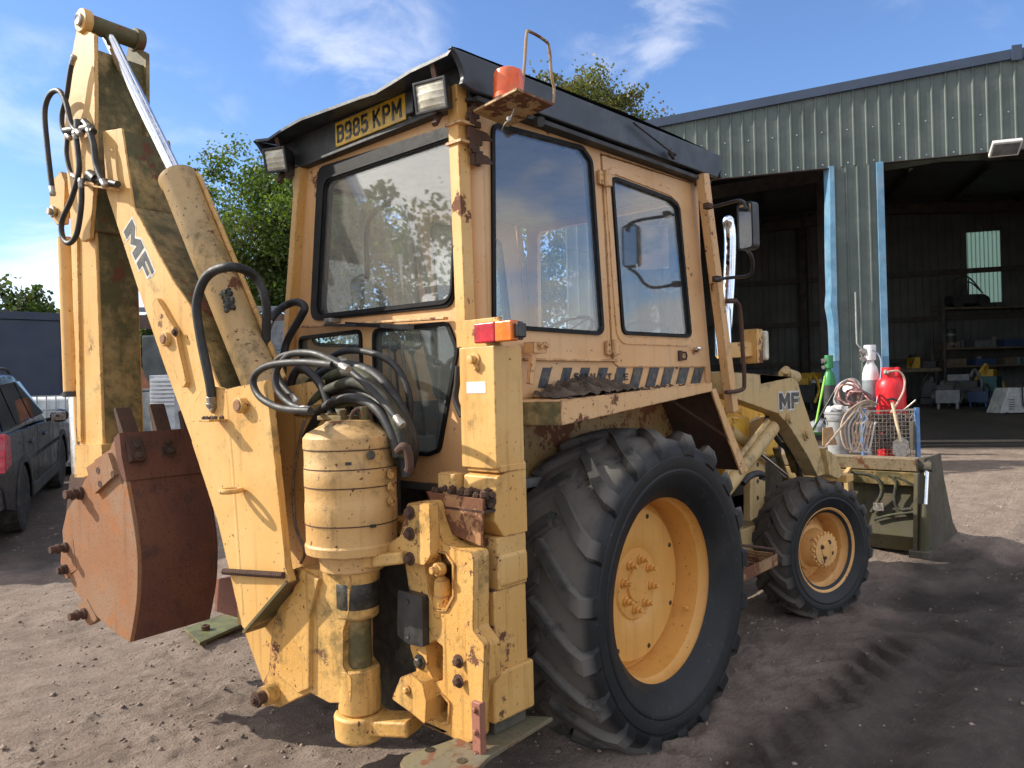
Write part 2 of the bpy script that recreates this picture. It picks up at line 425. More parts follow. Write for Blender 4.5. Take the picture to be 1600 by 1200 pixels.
def glass(name, tint=(.72, .80, .78), dust=.1, splat=0.0, dustcol=(.55, .53, .48), refl=1.45, streaky=True, rough=.02):
    m = bpy.data.materials.new(name); m.use_nodes = True; nt = m.node_tree; N = nt.nodes; L = nt.links; N.clear(); g = G(nt)
    out = N.new('ShaderNodeOutputMaterial'); tr = N.new('ShaderNodeBsdfTransparent'); tr.inputs[0].default_value = (*tint, 1)
    gl = N.new('ShaderNodeBsdfGlossy'); gl.inputs['Roughness'].default_value = rough; gl.inputs[0].default_value = (.95, .97, 1, 1)
    ge = N.new('ShaderNodeNewGeometry'); dt = N.new('ShaderNodeVectorMath'); dt.operation = 'DOT_PRODUCT'; L.new(ge.outputs['Incoming'], dt.inputs[0]); L.new(ge.outputs['Normal'], dt.inputs[1])
    f0 = ((refl - 1) / (refl + 1)) ** 2
    f = g.math('ADD', f0, g.math('MULTIPLY', 1 - f0, g.math('POWER', g.math('SUBTRACT', 1.0, g.math('ABSOLUTE', dt.outputs['Value'])), 5.0)), True)
    m1 = N.new('ShaderNodeMixShader'); L.new(f, m1.inputs[0]); L.new(tr.outputs[0], m1.inputs[1]); L.new(gl.outputs[0], m1.inputs[2])
    df = N.new('ShaderNodeBsdfDiffuse'); df.inputs[0].default_value = (*dustcol, 1)
    tl = N.new('ShaderNodeBsdfTranslucent'); tl.inputs[0].default_value = (*dustcol, 1)
    ad = N.new('ShaderNodeMixShader'); ad.inputs[0].default_value = .35; L.new(df.outputs[0], ad.inputs[1]); L.new(tl.outputs[0], ad.inputs[2])
    m2 = N.new('ShaderNodeMixShader')
    s1 = g.ramp(g.noise(2.0, 6, .6, g.mapped((14, 14, 2.5))), .2, .85, dust * .75, dust * 1.25)
    s2 = g.ramp(g.noise(70, 3, .6), .60, .72, 0, min(.2, dust * .6))
    fac = g.math('ADD', s1, s2, True)
    if splat:
        sv = g.noise(7.0, 3, .6, g.mapped((1, 1, .55), (3.7, 1.2, .4)))
        fac = g.math('ADD', fac, g.ramp(sv, .735, .755, 0, splat), True)
    L.new(fac, m2.inputs[0]); L.new(m1.outputs[0], m2.inputs[1]); L.new(ad.outputs[0], m2.inputs[2])
    L.new(m2.outputs[0], out.inputs[0]); return m

# ------------------------------------------------------------------ paint and other surfaces
YEL = paint("yellow_paint", (.60, .335, .095), (.66, .41, .15), rust=.5, moss=.08, dirt=.6, seed=1)
YEL2 = paint("yellow_paint_clean", (.63, .345, .095), (.68, .42, .15), rust=.28, moss=.03, dirt=.48, seed=2)
CAST = paint("cast_iron_yellow_paint", (.60, .32, .08), (.64, .38, .12), rust=.62, moss=.32, dirt=.85, bump=.4, rough=.5, seed=3)
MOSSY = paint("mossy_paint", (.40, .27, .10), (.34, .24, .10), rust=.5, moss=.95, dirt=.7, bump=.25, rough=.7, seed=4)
TAN = paint("tan_cab_paint", (.65, .368, .155), (.69, .42, .205), rust=.10, moss=.0, dirt=.25, seed=5)
TAN2 = paint("tan_fender_paint", (.65, .372, .155), (.68, .42, .20), rust=.45, moss=.05, dirt=.4, seed=6)
RIMP = paint("rim_paint", (.71, .345, .075), (.73, .385, .10), rust=.12, moss=0, dirt=.28, seed=7, edge=False)
RIMF = paint("front_rim_paint", (.68, .35, .10), (.70, .40, .15), rust=.4, moss=0, dirt=.45, seed=8, edge=False)
OLIVE = paint("loader_arm_paint", (.54, .365, .15), (.50, .36, .17), rust=.25, moss=.25, dirt=.6, seed=9)
BRIGHT = paint("bright_yellow_paint", (.70, .40, .03), (.66, .38, .05), rust=.4, moss=.1, dirt=.5, seed=10)
BKT = paint("bucket_mud_paint", (.058, .052, .032), (.085, .074, .046), rust=.25, moss=.6, dirt=.9, rough=.85, seed=11)
MUDST = rusty("muddy_steel", (.085, .075, .056), (.12, .105, .08), (.065, .058, .04), .85)
REDP = paint("worn_red_paint", (.25, .085, .06), (.30, .12, .08), rust=.6, dirt=.5, seed=12)
RUSTB = rusty("rusty_bucket_steel", (.125, .055, .040), (.165, .072, .045), (.095, .050, .042))
RUSTS = rusty("rusty_bucket_side", (.29, .135, .065), (.29, .17, .10), (.35, .14, .05))
RUSTD = rusty("dark_rust", (.075, .042, .030), (.105, .055, .036), (.055, .038, .03))
OILY = plain("oily_black", (.022, .022, .02), .45, var=.6, scale=20, bump=.3, dust=(.10, .085, .05), dusta=.5)
HOSE = plain("hose_rubber", (.016, .016, .017), .55, var=.3, scale=12, bump=.08, dust=(.10, .09, .065), dusta=.25)
HOSEG = plain("mossy_hose_rubber", (.03, .03, .022), .75, var=.5, scale=16, bump=.3, dust=(.11, .11, .03), dusta=.6)
CHROME = plain("chrome", (.78, .80, .83), .13, 1.0, var=.06, scale=14, bump=0)
STEEL = plain("dull_steel", (.38, .36, .33), .45, .9, var=.3, scale=30, bump=.15, dust=(.16, .09, .05), dusta=.5)
RUBB = plain("seal_rubber", (.009, .009, .010), .5, var=.3, scale=10, bump=.05, spec=.18)
ROOFP = plain("roof_plastic", (.026, .033, .042), .42, var=.35, scale=5, bump=.12, dust=(.11, .115, .12), dusta=.32)
ROOFU = plain("roof_plastic_under", (.03, .031, .032), .6, var=.3, scale=9, bump=.15, dust=(.09, .08, .07), dusta=.35)
BLK = plain("black_plastic", (.018, .018, .02), .4, var=.3, scale=10, bump=.1, dust=(.08, .08, .07), dusta=.3)
DARKIN = plain("cab_lining", (.17, .175, .17), .8, var=.3)
SEATM = plain("seat_vinyl", (.02, .021, .025), .55, var=.3)
LINER = plain("head_lining", (.30, .31, .31), .8, var=.2)
WHITEP = plain("white_sticker", (.72, .72, .72), .5, var=.06)
PLATEY = plain("number_plate_yellow", (.62, .36, .02), .35, var=.18, scale=18, bump=.05, dust=(.20, .14, .05), dusta=.5)
PLATEK = plain("number_plate_black", (.012, .012, .013), .35, var=.2)
DECALK = plain("decal_dark", (.035, .04, .05), .5, var=.5, scale=26, bump=.05, dust=(.25, .2, .12), dusta=.35)
DECALW = plain("decal_white", (.62, .60, .54), .5, var=.2, scale=26, bump=.05, dust=(.4, .3, .15), dusta=.5)
LENSR = plain("red_lens", (.42, .015, .03), .22, var=.35, scale=14, dust=(.35, .2, .2), dusta=.35)
LENSO = plain("orange_lens", (.75, .17, .015), .22, var=.2, scale=16, dust=(.4, .25, .2), dusta=.25)
BEACM = plain("beacon_amber", (.80, .12, .025), .25, var=.25, scale=9, dust=(.45, .2, .12), dusta=.5)
LAMPG = plain("lamp_glass", (.60, .56, .44), .25, var=.2, scale=20, dust=(.35, .3, .2), dusta=.5)
GLR = glass("dusty_rear_glass", tint=(.96, .97, .96), dust=.085, dustcol=(.86, .83, .76), refl=1.9)
GLS = glass("side_glass", tint=(.955, .97, .975), dust=.03, splat=.5, dustcol=(.7, .72, .72), refl=1.75)
GLL = glass("lower_glass", tint=(.93, .965, .95), dust=.09, dustcol=(.5, .52, .48), refl=1.45)
MIRR = plain("mirror_glass", (.8, .8, .8), .04, 1.0, var=.03, bump=0)
MUDC = plain("dried_mud", (.10, .070, .050), .95, var=.45, scale=18, bump=.8)

def tyre_mat(name, tread_r, cx, mud, mudamt):
    """rubber whose tread carries dried mud; the sidewall stays blue-black"""
    m, nt, N, L, b = newmat(name); g = G(nt)
    c = g.mix(g.noise(4, 5), (.009, .010, .011), (.018, .019, .0195))
    sc = g.ramp(g.noise(1, 4, .6, g.mapped((30, 30, 30))), .62, .70)
    c = g.mix(g.math('MULTIPLY', sc, .25), c, (.10, .10, .095))
    # distance from the axle line (object y axis through the hub)
    sp = N.new('ShaderNodeSeparateXYZ'); L.new(g.co(), sp.inputs[0])
    rr = g.math('SQRT', g.math('ADD', g.math('POWER', sp.outputs[0], 2.0), g.math('POWER', sp.outputs[2], 2.0)))
    tr = g.ramp(rr, tread_r - .05, tread_r + .0); lt = g.ramp(rr, tread_r + .018, tread_r + .034)
    nn = g.ramp(g.noise(7, 8, .7), .26, .50)
    c = g.mix(g.math('MULTIPLY', g.math('MULTIPLY', g.math('MULTIPLY', tr, nn), g.math('SUBTRACT', 1.0, g.math('MULTIPLY', lt, .62))), mudamt), c, g.mix(g.noise(13, 5), mud, tuple(x * 1.5 for x in mud)))
    dn = g.ramp(g.noise(3.0, 6, .65), .5, .75)
    c = g.mix(g.math('MULTIPLY', dn, .18), c, (.12, .108, .092))
    L.new(c, b.inputs['Base Color']); L.new(g.ramp(tr, 0, 1, .52, .85), b.inputs['Roughness']); b.inputs['Specular IOR Level'].default_value = .35
    L.new(g.bump(g.math('ADD', g.noise(60, 5, .7), g.math('MULTIPLY', g.noise(9, 6, .7), .8)), .22, .008), b.inputs['Normal'])
    return m
TYR = tyre_mat("rear_tyre_rubber", .735, 0, (.115, .103, .09), .9)
TYF = tyre_mat("front_tyre_rubber", .475, 0, (.080, .068, .057), .92)

# ------------------------------------------------------------------ the backhoe loader
LD = thing("backhoe_loader", "old faded yellow backhoe loader parked on the muddy yard in front of the shed", "backhoe loader")
X, Y, Z = Vector((1, 0, 0)), Vector((0, 1, 0)), Vector((0, 0, 1))

# --- wheels -----------------------------------------------------------------
def wheel(part_name, cen, R, hw, rim_r, nl, steer, side, tmat, rmat, nuts, nutr, dish, lugh, squash):
    """axle along local y; outer side is local -y * side"""
    w = bpy.data.objects.new(part_name, None); COL.objects.link(w); w.parent = LD
    w.location = cen; w.rotation_euler = (0, 0, rad(steer) + (math.pi if side < 0 else 0)); w.empty_display_size = .1
    BASE[w.name] = Vector((0, 0, 0))
    k = R / .722; ww = hw / .225
    prof = [(.150, rim_r - .03), (.178, rim_r + .004), (.205, rim_r + .035), (.218, .545 * k), (.222, .553 * k), (.223, .566 * k), (.219, .573 * k), (.225, .60 * k), (.2255, .628 * k), (.221, .634 * k), (.221, .642 * k), (.214, .672 * k), (.188, .702 * k), (.13, .716 * k), (0, .722 * k)]
    prof = [(a * ww, r) for a, r in prof]
    full = [(r, -a) for a, r in prof] + [(r, a) for a, r in prof[-2::-1]]
    SEG = 96; vs = []; fs = []; n = len(full)
    for (r, h) in full:
        for q in range(SEG):
            th = 2 * math.pi * q / SEG
            vs.append((-r * math.sin(th), h, r * math.cos(th)))
    for i in range(n - 1):
        for q in range(SEG):
            q2 = (q + 1) % SEG
            fs.append((i * SEG + q, (i + 1) * SEG + q, (i + 1) * SEG + q2, i * SEG + q2))
    mb = MB(); mb.add(vs, fs)
    # tread bars, one herringbone row per side
    path = [(-.012, .722, 0), (.04, .721, 0), (.10, .718, 0), (.155, .711, .05), (.192, .698, .3), (.212, .674, .75), (.221, .640, 1.0)]
    rng = random.Random(3)
    for sd in (-1, 1):
        for j in range(nl):
            th0 = 2 * math.pi * (j + (.5 if sd > 0 else 0)) / nl
            rows = []
            wear = rng.uniform(.8, 1.05)
            for i, (a, r, sl) in enumerate(path):
                a *= ww; r *= k
                s_ = i / (len(path) - 1)
                th = th0 + (.30 if i > 4 else .30 * min(1, a / (.19 * ww)) if a > 0 else 0)
                hh = lugh * wear * (1 - .85 * max(0, (i - 4) / 2))
                t2 = (.031 + .013 * s_) * k ** .5 / r * 1.0
                # outward normal leaves the tread and turns to the side
                nr, na = math.cos(sl * 1.35), math.sin(sl * 1.35)
                row = []
                for dth, f in ((-t2 * 1.25, -.15), (-t2 * .85, 1), (t2 * .85, 1), (t2 * 1.25, -.15)):
                    rr = r + nr * hh * f; aa = (a + na * hh * f) * sd
                    row.append((-rr * math.sin(th + dth), -aa if side else aa, rr * math.cos(th + dth)))
                rows.append(row)
            v2 = [p for row in rows for p in row]; f2 = []
            for i in range(len(rows) - 1):
                for q in range(3):
                    f2.append((i * 4 + q, i * 4 + q + 1, (i + 1) * 4 + q + 1, (i + 1) * 4 + q))
            f2.append((0, 1, 2, 3)); e = (len(rows) - 1) * 4; f2.append((e + 3, e + 2, e + 1, e))
            mb.add(v2, f2)
    zmin = -cen[2] + squash
    v = []
    for p in mb.v:
        if p[2] < zmin + .05 and p[2] < 0:
            d = zmin + .05 - p[2]
            v.append((p[0], p[1] * (1 + .9 * max(0, d)), max(p[2], zmin) if p[2] < zmin else p[2]))
        else: v.append(p)
    mb.v = v
    t = mb.build("tyre", tmat, w, smooth=38)
    # rim: lip, barrel, dish; outer side is -y
    r0 = rim_r; o = -.150 * ww - .012
    rp = [(r0 + .022, o + .004), (r0 + .020, o - .010), (r0 + .004, o - .012), (r0 - .012, o + .002), (r0 - .022, o + .022), (r0 - .030, o + .05), (r0 - .045, o + .065), (r0 - .05, o + .10), (r0 - .052, o + dish - .012), (r0 - .058, o + dish + .03)]
    mb = MB(); SEG = 64
    prof2 = rp + [(r0 - .078, o + dish + .03), (r0 - .082, o + dish - .004), (r0 - .10, o + dish - .018), (r0 * .55, o + dish - .026), (r0 * .42, o + dish - .022), (nutr * 1.45, o + dish - .012), (nutr * 1.38, o + dish - .02), (0.001, o + dish - .02)]
    vs = []; fs = []
    for (r, h) in prof2:
        for q in range(SEG):
            th = 2 * math.pi * q / SEG; vs.append((-r * math.sin(th), h, r * math.cos(th)))
    for i in range(len(prof2) - 1):
        for q in range(SEG):
            q2 = (q + 1) % SEG; fs.append((i * SEG + q, i * SEG + q2, (i + 1) * SEG + q2, (i + 1) * SEG + q))
    mb.add(vs, fs)
    mb.lathe([(r0 - .05, o + dish + .02), (r0 - .05, .16 * ww)], (0, 0, 0), (0, 1, 0), 32)
    mb.build("rim", rmat, w, smooth=30)
    if nuts == 8:
        hb = MB(); hb.lathe([(nutr * .72, o + dish - .012), (nutr * .72, o + dish - .026), (nutr * .68, o + dish - .032), (.001, o + dish - .034)], (0, 0, 0), (0, 1, 0), 28); hb.build("hub_cap", rmat, w)
        for j in range(8):
            a = 2 * math.pi * (j + .3) / 8
            nb = MB(); p = Vector((nutr * math.sin(a), o + dish - .02, nutr * math.cos(a)))
            nb.lathe([(.024, 0), (.024, .008), (.017, .010), (.017, .028), (.011, .030), (.011, .046), (.008, .05)], p, (0, -1, 0), 12); nb.build("wheel_nut", rmat, w)
        # lifting holes in the dish
        for a in (18, 65, 118, 165, 212, 258, 300, 340):
            an = rad(a); rr = r0 * .72
            hb = MB(); hb.lathe([(.013, 0), (.009, .0035)], (rr * math.sin(an), o + dish - .0225, rr * math.cos(an)), (0, -1, 0), 9); hb.build("bolt_hole", RUSTD, w)
        hb = MB()
        hb.lathe([(.012, 0), (.012, .02), (.006, .022), (.006, .05)], ((r0 - .06) * math.sin(rad(118)), o + .1, (r0 - .06) * math.cos(rad(118))), (-math.sin(rad(118)), 0, -math.cos(rad(118))), 8); hb.build("tyre_valve", rmat, w)
    else:
        # planetary hub with a ring of cap screws
        hb = MB(); q = o + dish
        hb.lathe([(.165, q - .02), (.165, q - .05), (.14, q - .06), (.128, q - .12), (.125, q - .15), (.112, q - .155), (.112, q - .175), (.06, q - .178), (.055, q - .186), (.001, q - .188)], (0, 0, 0), (0, 1, 0), 40); hb.build("hub", rmat, w)
        for j in range(20):
            a = 2 * math.pi * j / 20
            nb = MB(); nb.bolt((.118 * math.sin(a), q - .15, .118 * math.cos(a)), (0, -1, 0), .011, .016, False); nb.build("wheel_nut", rmat, w)
        for j in range(4):
            a = 2 * math.pi * (j + .3) / 4
            nb = MB(); nb.bolt((.055 * math.sin(a), q - .178, .055 * math.cos(a)), (0, -1, 0), .012, .01); nb.build("bolt", RUSTD, w)
    return w
wheel("rear_wheel", (.01, -.893, .655), .735, .262, .470, 19, 0, 1, TYR, RIMP, 8, .122, .185, .048, -0.035)
wheel("rear_wheel", (.01, .893, .655), .735, .262, .470, 19, 0, -1, TYR, RIMP, 8, .122, .185, .048, -0.035)
wheel("front_wheel", (2.345, -.85, .435), .475, .165, .292, 17, -17, 1, TYF, RIMF, 20, .118, .17, .032, -0.035)
wheel("front_wheel", (2.345, .85, .435), .475, .165, .292, 17, -17, -1, TYF, RIMF, 20, .118, .17, .032, -0.035)

# --- cab --------------------------------------------------------------------
def yz(px, py, x): p = W(px, py, x=x); return (p[1], p[2])
def xz(px, py, y): p = W(px, py, y=y); return (p[0], p[2])
XR = -.88; YS = -.73
rw_o = rpoly([yz(a, b, XR) for a, b in ((499, 262), (723, 191), (711, 480), (487, 502))], .07)
rw_i = rpoly([yz(a, b, XR) for a, b in ((513, 285), (717, 217), (705, 467), (501, 491))], .055)
l1_o = rpoly([yz(a, b, XR) for a, b in ((468, 526), (566, 514), (571, 655), (480, 672))], .045)
l2_o = rpoly([yz(a, b, XR) for a, b in ((584, 514), (702, 502), (719, 545), (690, 706), (672, 713), (588, 705))], .05)
l1_i = offs(l1_o, -.018); l2_i = offs(l2_o, -.018)
cab = bpy.data.objects.new("cab", None); COL.objects.link(cab); cab.parent = LD; BASE[cab.name] = Vector((0, 0, 0))
mb = MB()
outl = [(-.72, 1.22), (-.72, 2.88), (.60, 2.88), (.70, 2.05), (.72, 1.22)]
mb.plate([outl, offs(rw_o, -.012), offs(l1_o, -.01), offs(l2_o, -.01)], (XR, 0, 0), Y, Z, (.03, 0, 0))
mb.build("rear_panel", TAN, cab, smooth=30)
def pane(loop, nm, x, mat, th=.005, par=cab):
    MB().plate([loop], (x, 0, 0), Y, Z, (th, 0, 0)).build(nm, mat, par, smooth=0)
for lo, li in ((rw_o, rw_i), (l1_o, l1_i), (l2_o, l2_i)):
    MB().plate([lo, li], (XR - .014, 0, 0), Y, Z, (.05, 0, 0)).build("window_seal", RUBB, cab, bevel=.005)
pane(offs(rw_i, .006), "rear_window", XR - .002, GLR)
pane(offs(l1_i, .006), "lower_window", XR - .002, GLL); pane(offs(l2_i, .006), "lower_window", XR - .002, GLL)
# second inner bead of the big rear seal
MB().plate([offs(rw_i, .022), offs(rw_i, .012)], (XR - .022, 0, 0), Y, Z, (.01, 0, 0)).build("seal_bead", RUBB, cab, bevel=.003)
# rear right corner pillar
mb = MB(); mb.tube([(-.838, -.692, 1.25), (-.838, -.692, 2.89)], .052, 20); mb.build("corner_pillar", TAN, cab)
# ledge and wiper under the rear window
pa = W(470, 511, x=XR - .03); pb = W(697, 497, x=XR - .03)
MB().bar(pa, pb, .03, .012).build("window_ledge", TAN2, cab, bevel=.003)
p0 = W(508, 508, x=-.93); p1 = W(640, 509, x=-.925)
MB().bar(p0, p1, .012, .014).build("wiper_arm", BLK, cab)
MB().bar(W(540, 506, x=-.93), W(648, 512, x=-.93), .008, .02).build("wiper_blade", RUBB, cab)
MB().mm((-.945, W(515, 507, x=-.93)[1] - .03, 2.005), (-.885, W(515, 507, x=-.93)[1] + .03, 2.03)).build("wiper_pivot", STEEL, cab, bevel=.004)

# right side: quarter panel, door, stripes
def sidepanels(sy):
    """sy = -1 right hand side, +1 the far side"""
    yo = YS * -sy; yv = (0, -.03 * sy, 0)
    sw_o = rpoly([xz(a, b, YS) for a, b in ((766, 190), (908, 228), (924, 250), (942, 516), (936, 524), (768, 513))], .06)
    sw_i = offs(sw_o, -.02)
    dr = [xz(a, b, YS) for a, b in ((939, 243), (1077, 287), (1104, 573), (965, 573), (957, 566))]
    dw_o = rpoly([xz(a, b, YS) for a, b in ((951, 274), (1044, 309), (1058, 322), (1077, 522), (1072, 528), (969, 523))], .05)
    dw_i = offs(dw_o, -.02)
    qp = [(-.86, 1.60), (-.86, 2.89), (1.02, 2.89), (.99, dr[1][1] + .01), (dr[0][0] - .008, dr[0][1] + .012), (dr[4][0] - .008, dr[4][1]), (dr[3][0] - .008, 1.785), (dr[3][0], 1.60)]
    mb = MB(); mb.plate([qp, offs(sw_o, -.012)], (0, yo, 0), X, Z, yv)
    mb.build("side_panel", TAN, cab, smooth=30)
    MB().plate([sw_o, sw_i], (0, yo + .012 * sy, 0), X, Z, (0, -.05 * sy, 0)).build("window_seal", RUBB, cab, bevel=.005)
    MB().plate([offs(sw_i, .006)], (0, yo, 0), X, Z, (0, -.005 * sy, 0)).build("side_window", GLS, cab, smooth=0)
    door = MB().plate([rpoly(dr, .012), offs(dw_o, -.012)], (0, yo + .008 * sy, 0), X, Z, yv).build("door", TAN, cab, bevel=.005)
    MB().plate([dw_o, dw_i], (0, yo + .02 * sy, 0), X, Z, (0, -.05 * sy, 0)).build("door_window_seal", RUBB, cab, bevel=.005)
    MB().plate([offs(dw_i, .006)], (0, yo + .004 * sy, 0), X, Z, (0, -.005 * sy, 0)).build("door_window", GLS, cab, smooth=0)
    # raised pressing round the door window
    MB().plate([offs(dw_o, .05), offs(dw_o, .012)], (0, yo + .014 * sy, 0), X, Z, (0, -.02 * sy, 0)).build("door_pressing", TAN, cab, bevel=.006)
    # front door post
    mb = MB(); mb.plate([[(dr[1][0] + .012, 2.89), (dr[1][0] + .06, 2.89), (dr[2][0] + .07, 1.60), (dr[2][0] + .006, 1.60)]], (0, yo, 0), X, Z, yv); mb.build("door_post", TAN, cab, bevel=.006)
    # panel under the door with warning stripes
    MB().plate([[(-.62, 1.55), (1.06, 1.55), (1.06, 1.745), (dr[3][0] - .03, 1.755), (dr[3][0] - .03, 1.778), (-.62, 1.778)]], (0, yo - .004 * sy, 0), X, Z, (0, -.02 * sy, 0)).build("lower_panel", TAN2, cab, bevel=.003)
    if sy < 0:
        rails = MB(); rails.bar((-.62, yo - .008, 1.775), (dr[3][0] - .02, yo - .008, 1.775), .02, .012); rails.build("panel_lip", TAN2, cab, bevel=.003)
        for px in (840, 872, 900, 928, 956, 983, 1008, 1031, 1055, 1078):
            q = [xz(px, 606, YS), xz(px + 14, 606, YS), xz(px + 22, 574, YS), xz(px + 8, 574, YS)]
            q = [(a, max(1.62, min(1.738, c))) for a, c in q]
            if px in (900, 928): q = [q[0], q[1], (q[1][0] + .5 * (q[2][0] - q[1][0]), 1.69), (q[0][0] + .5 * (q[3][0] - q[0][0]), 1.69)] if px == 999 else q
            MB().plate([q], (0, yo + .0025 * sy, 0), X, Z, (0, -.004 * sy, 0)).build("warning_stripe", DECALK, cab, smooth=0)
        for (a, b) in ((941, 280), (953, 544)):
            p = W(a, b, y=YS); hb = MB()
            hb.mm((p[0] - .052, YS - .020, p[2] - .035), (p[0] - .012, YS - .006, p[2] + .035)); hb.mm((p[0] + .012, YS - .028, p[2] - .035), (p[0] + .05, YS - .010, p[2] + .03))
            hb.cyl((p[0], YS - .026, p[2] - .042), (p[0], YS - .026, p[2] + .042), .012, 10)
            hb.bolt((p[0] - .03, YS - .018, p[2] + .018), (0, -1, 0), .006, .006); hb.bolt((p[0] - .03, YS - .018, p[2] - .018), (0, -1, 0), .006, .006)
            hb.build("hinge", TAN2, cab, bevel=.003)
        p = W(1092, 546, y=YS - .03); hb = MB()
        hb.tube(catmull([(p[0] - .055, YS - .045, p[2] + .005), (p[0] - .02, YS - .05, p[2] + .002), (p[0] + .02, YS - .03, p[2]), (p[0] + .03, YS - .01, p[2])], 4), .011, 8); hb.build("door_handle", CHROME, cab)
        p = W(1062, 556, y=YS); hb = MB(); hb.mm((p[0] - .035, YS - .02, p[2] - .03), (p[0], YS - .006, p[2] + .03))
        hb.tube([(p[0], YS - .014, p[2] + .02), (p[0] + .04, YS - .018, p[2] + .02), (p[0] + .05, YS - .018, p[2]), (p[0] + .04, YS - .018, p[2] - .02), (p[0], YS - .014, p[2] - .018)], .006, 6); hb.build("hasp", RUSTD, cab)
sidepanels(-1); sidepanels(1)
# front frame, floor, lining
mb = MB()
fr = [(-.72, 1.2), (.72, 1.2), (.70, 2.89), (-.70, 2.89)]
mb.plate([fr, rpoly([(-.62, 1.75), (.62, 1.75), (.60, 2.78), (-.60, 2.78)], .06)], (1.07, 0, 0), Y, Z, (.04, 0, 0)); mb.build("front_panel", TAN, cab)
MB().plate([rpoly([(-.63, 1.74), (.63, 1.74), (.61, 2.79), (-.61, 2.79)], .06)], (1.085, 0, 0), Y, Z, (.005, 0, 0)).build("windscreen", GLS, cab, smooth=0)
mb = MB(); mb.mm((-.85, -.70, 1.18), (1.07, .70, 1.22)); mb.mm((-.6, -.58, 1.22), (1.05, -.46, 1.58)); mb.mm((-.6, .46, 1.22), (1.05, .58, 1.58)); mb.build("cab_floor", DARKIN, cab)
MB().mm((-.86, -.70, 2.83), (1.07, .70, 2.86)).build("head_lining", LINER, cab)
mb = MB(); mb.mm((.72, -.30, 1.22), (1.04, .30, 1.92)); mb.mm((.66, -.22, 1.80), (.80, .22, 1.98)); mb.build("dashboard", BLK, cab, bevel=.02)
# seat, wheel, levers
mb = MB(); mb.mm((-.22, -.26, 1.48), (.26, .26, 1.60)); mb.build("seat_cushion", SEATM, cab, bevel=.04)
mb = MB(); mb.box((-.30, 0, 1.86), (.12, .50, .56), (Vector((.97, 0, .24)), Y, Vector((-.24, 0, .97)))); mb.build("seat_back", SEATM, cab, bevel=.045)
MB().mm((-.15, -.16, 1.22), (.16, .16, 1.48)).build("seat_base", BLK, cab)
c = Vector((.58, -.02, 1.98)); ax = Vector((-.55, 0, .83)).normalized(); u, w_ = perp(ax); mb = MB()
ring = [c + (u * math.cos(t * 2 * math.pi / 28) + w_ * math.sin(t * 2 * math.pi / 28)) * .20 for t in range(29)]
mb.tube(ring, .012, 8, False)
for t in (0, 2.1, 4.2): mb.bar(c, c + (u * math.cos(t) + w_ * math.sin(t)) * .2, .018, .008)
mb.cyl(c - ax * .02, c + ax * .02, .035, 14); mb.cyl(c, c - ax * .35, .02, 10); mb.build("steering_wheel", BLK, cab)
for i, (yy, xx, hh) in enumerate(((-.18, -.74, .62), (-.10, -.76, .66), (-.02, -.76, .64), (.06, -.75, .66), (-.27, -.72, .56))):
    mb = MB(); mb.tube(catmull([(xx, yy, 1.22), (xx + .02, yy, 1.5), (xx - .03 + .02 * i, yy + .02, 1.22 + hh)], 5), .007, 6); mb.ball((xx - .03 + .02 * i, yy + .02, 1.22 + hh), .02, 8); mb.build("control_lever", STEEL if i % 2 else BLK, cab)
mb = MB(); mb.mm((-.80, -.20, 1.22), (-.66, .16, 1.42)); mb.build("control_console", DARKIN, cab, bevel=.01)
mb = MB()
for i in range(9): mb.ball((-.78 + .05 * random.random(), -.56 + .035 * i, 1.27 + .05 * random.random()), .06 + .03 * random.random(), 8, (1, 1, .6))
mb.build("plastic_sack", plain("pale_sack", (.55, .60, .58), .5, var=.2), cab)
mb = MB(); mb.tube(catmull([(-.5, .55, 2.3), (-.55, .45, 2.62), (-.5, .2, 2.66), (-.46, .1, 2.3), (-.4, .05, 1.9)], 6), .018, 8); mb.build("heater_hose", BLK, cab)

# guide posts standing outside the cab corners
def post(name, p0, p1, wx, wy, mat=YEL2):
    mb = MB(); p0, p1 = V3(p0), V3(p1); a = (p1 - p0).normalized(); u = (X - a * a.dot(X)).normalized()
    mb.box((p0 + p1) / 2, (wx, wy, (p1 - p0).length), (u, a.cross(u), a)); return mb.build(name, mat, LD, bevel=.006)
pt = W(757, 190, x=-.97); pbm = W(775, 520, x=-.97)
post("rear_post", (-.945, -.735, 1.82), (-.945, -.715, 2.93), .062, .062)
lt = W(467, 285, x=-.93); lb = W(441, 560, x=-.93)
post("rear_post", (-.90, lb[1] + .01, 1.72), (-.90, lt[1] + .01, 2.88), .06, .055)
for z in (2.76, 2.68): MB().mm((-.985, -.775, z), (-.90, -.68, z + .012)).build("post_collar", TAN2, LD)
mb = MB(); rr = random.Random(5)
for i in range(16):
    z = 2.62 + .02 * i * .75; mb.box((-.90 + rr.uniform(-.02, .02), -.765 + rr.uniform(-.012, .004), z), (rr.uniform(.02, .06), .012, rr.uniform(.02, .05)))
for z in (2.60, 2.70): mb.prism([(-.90, -.77, z), (-.80, -.775, z + .015), (-.83, -.77, z + .045), (-.90, -.77, z + .05)], (0, -.008, 0))
mb.build("rust_flake", RUSTD, LD)
# front right post
ft = W(1090, 278, y=-.86); fb = W(1140, 645, y=-.86)
post("front_post", (.985, -.80, 2.90), (1.225, -.83, 1.46), .075, .055, TAN2)
post("front_post", (.985, .80, 2.90), (1.225, .83, 1.46), .075, .055, TAN2)

# --- roof -------------------------------------------------------------------
roof = bpy.data.objects.new("roof", None); COL.objects.link(roof); roof.parent = LD; BASE[roof.name] = Vector((0, 0, 0))
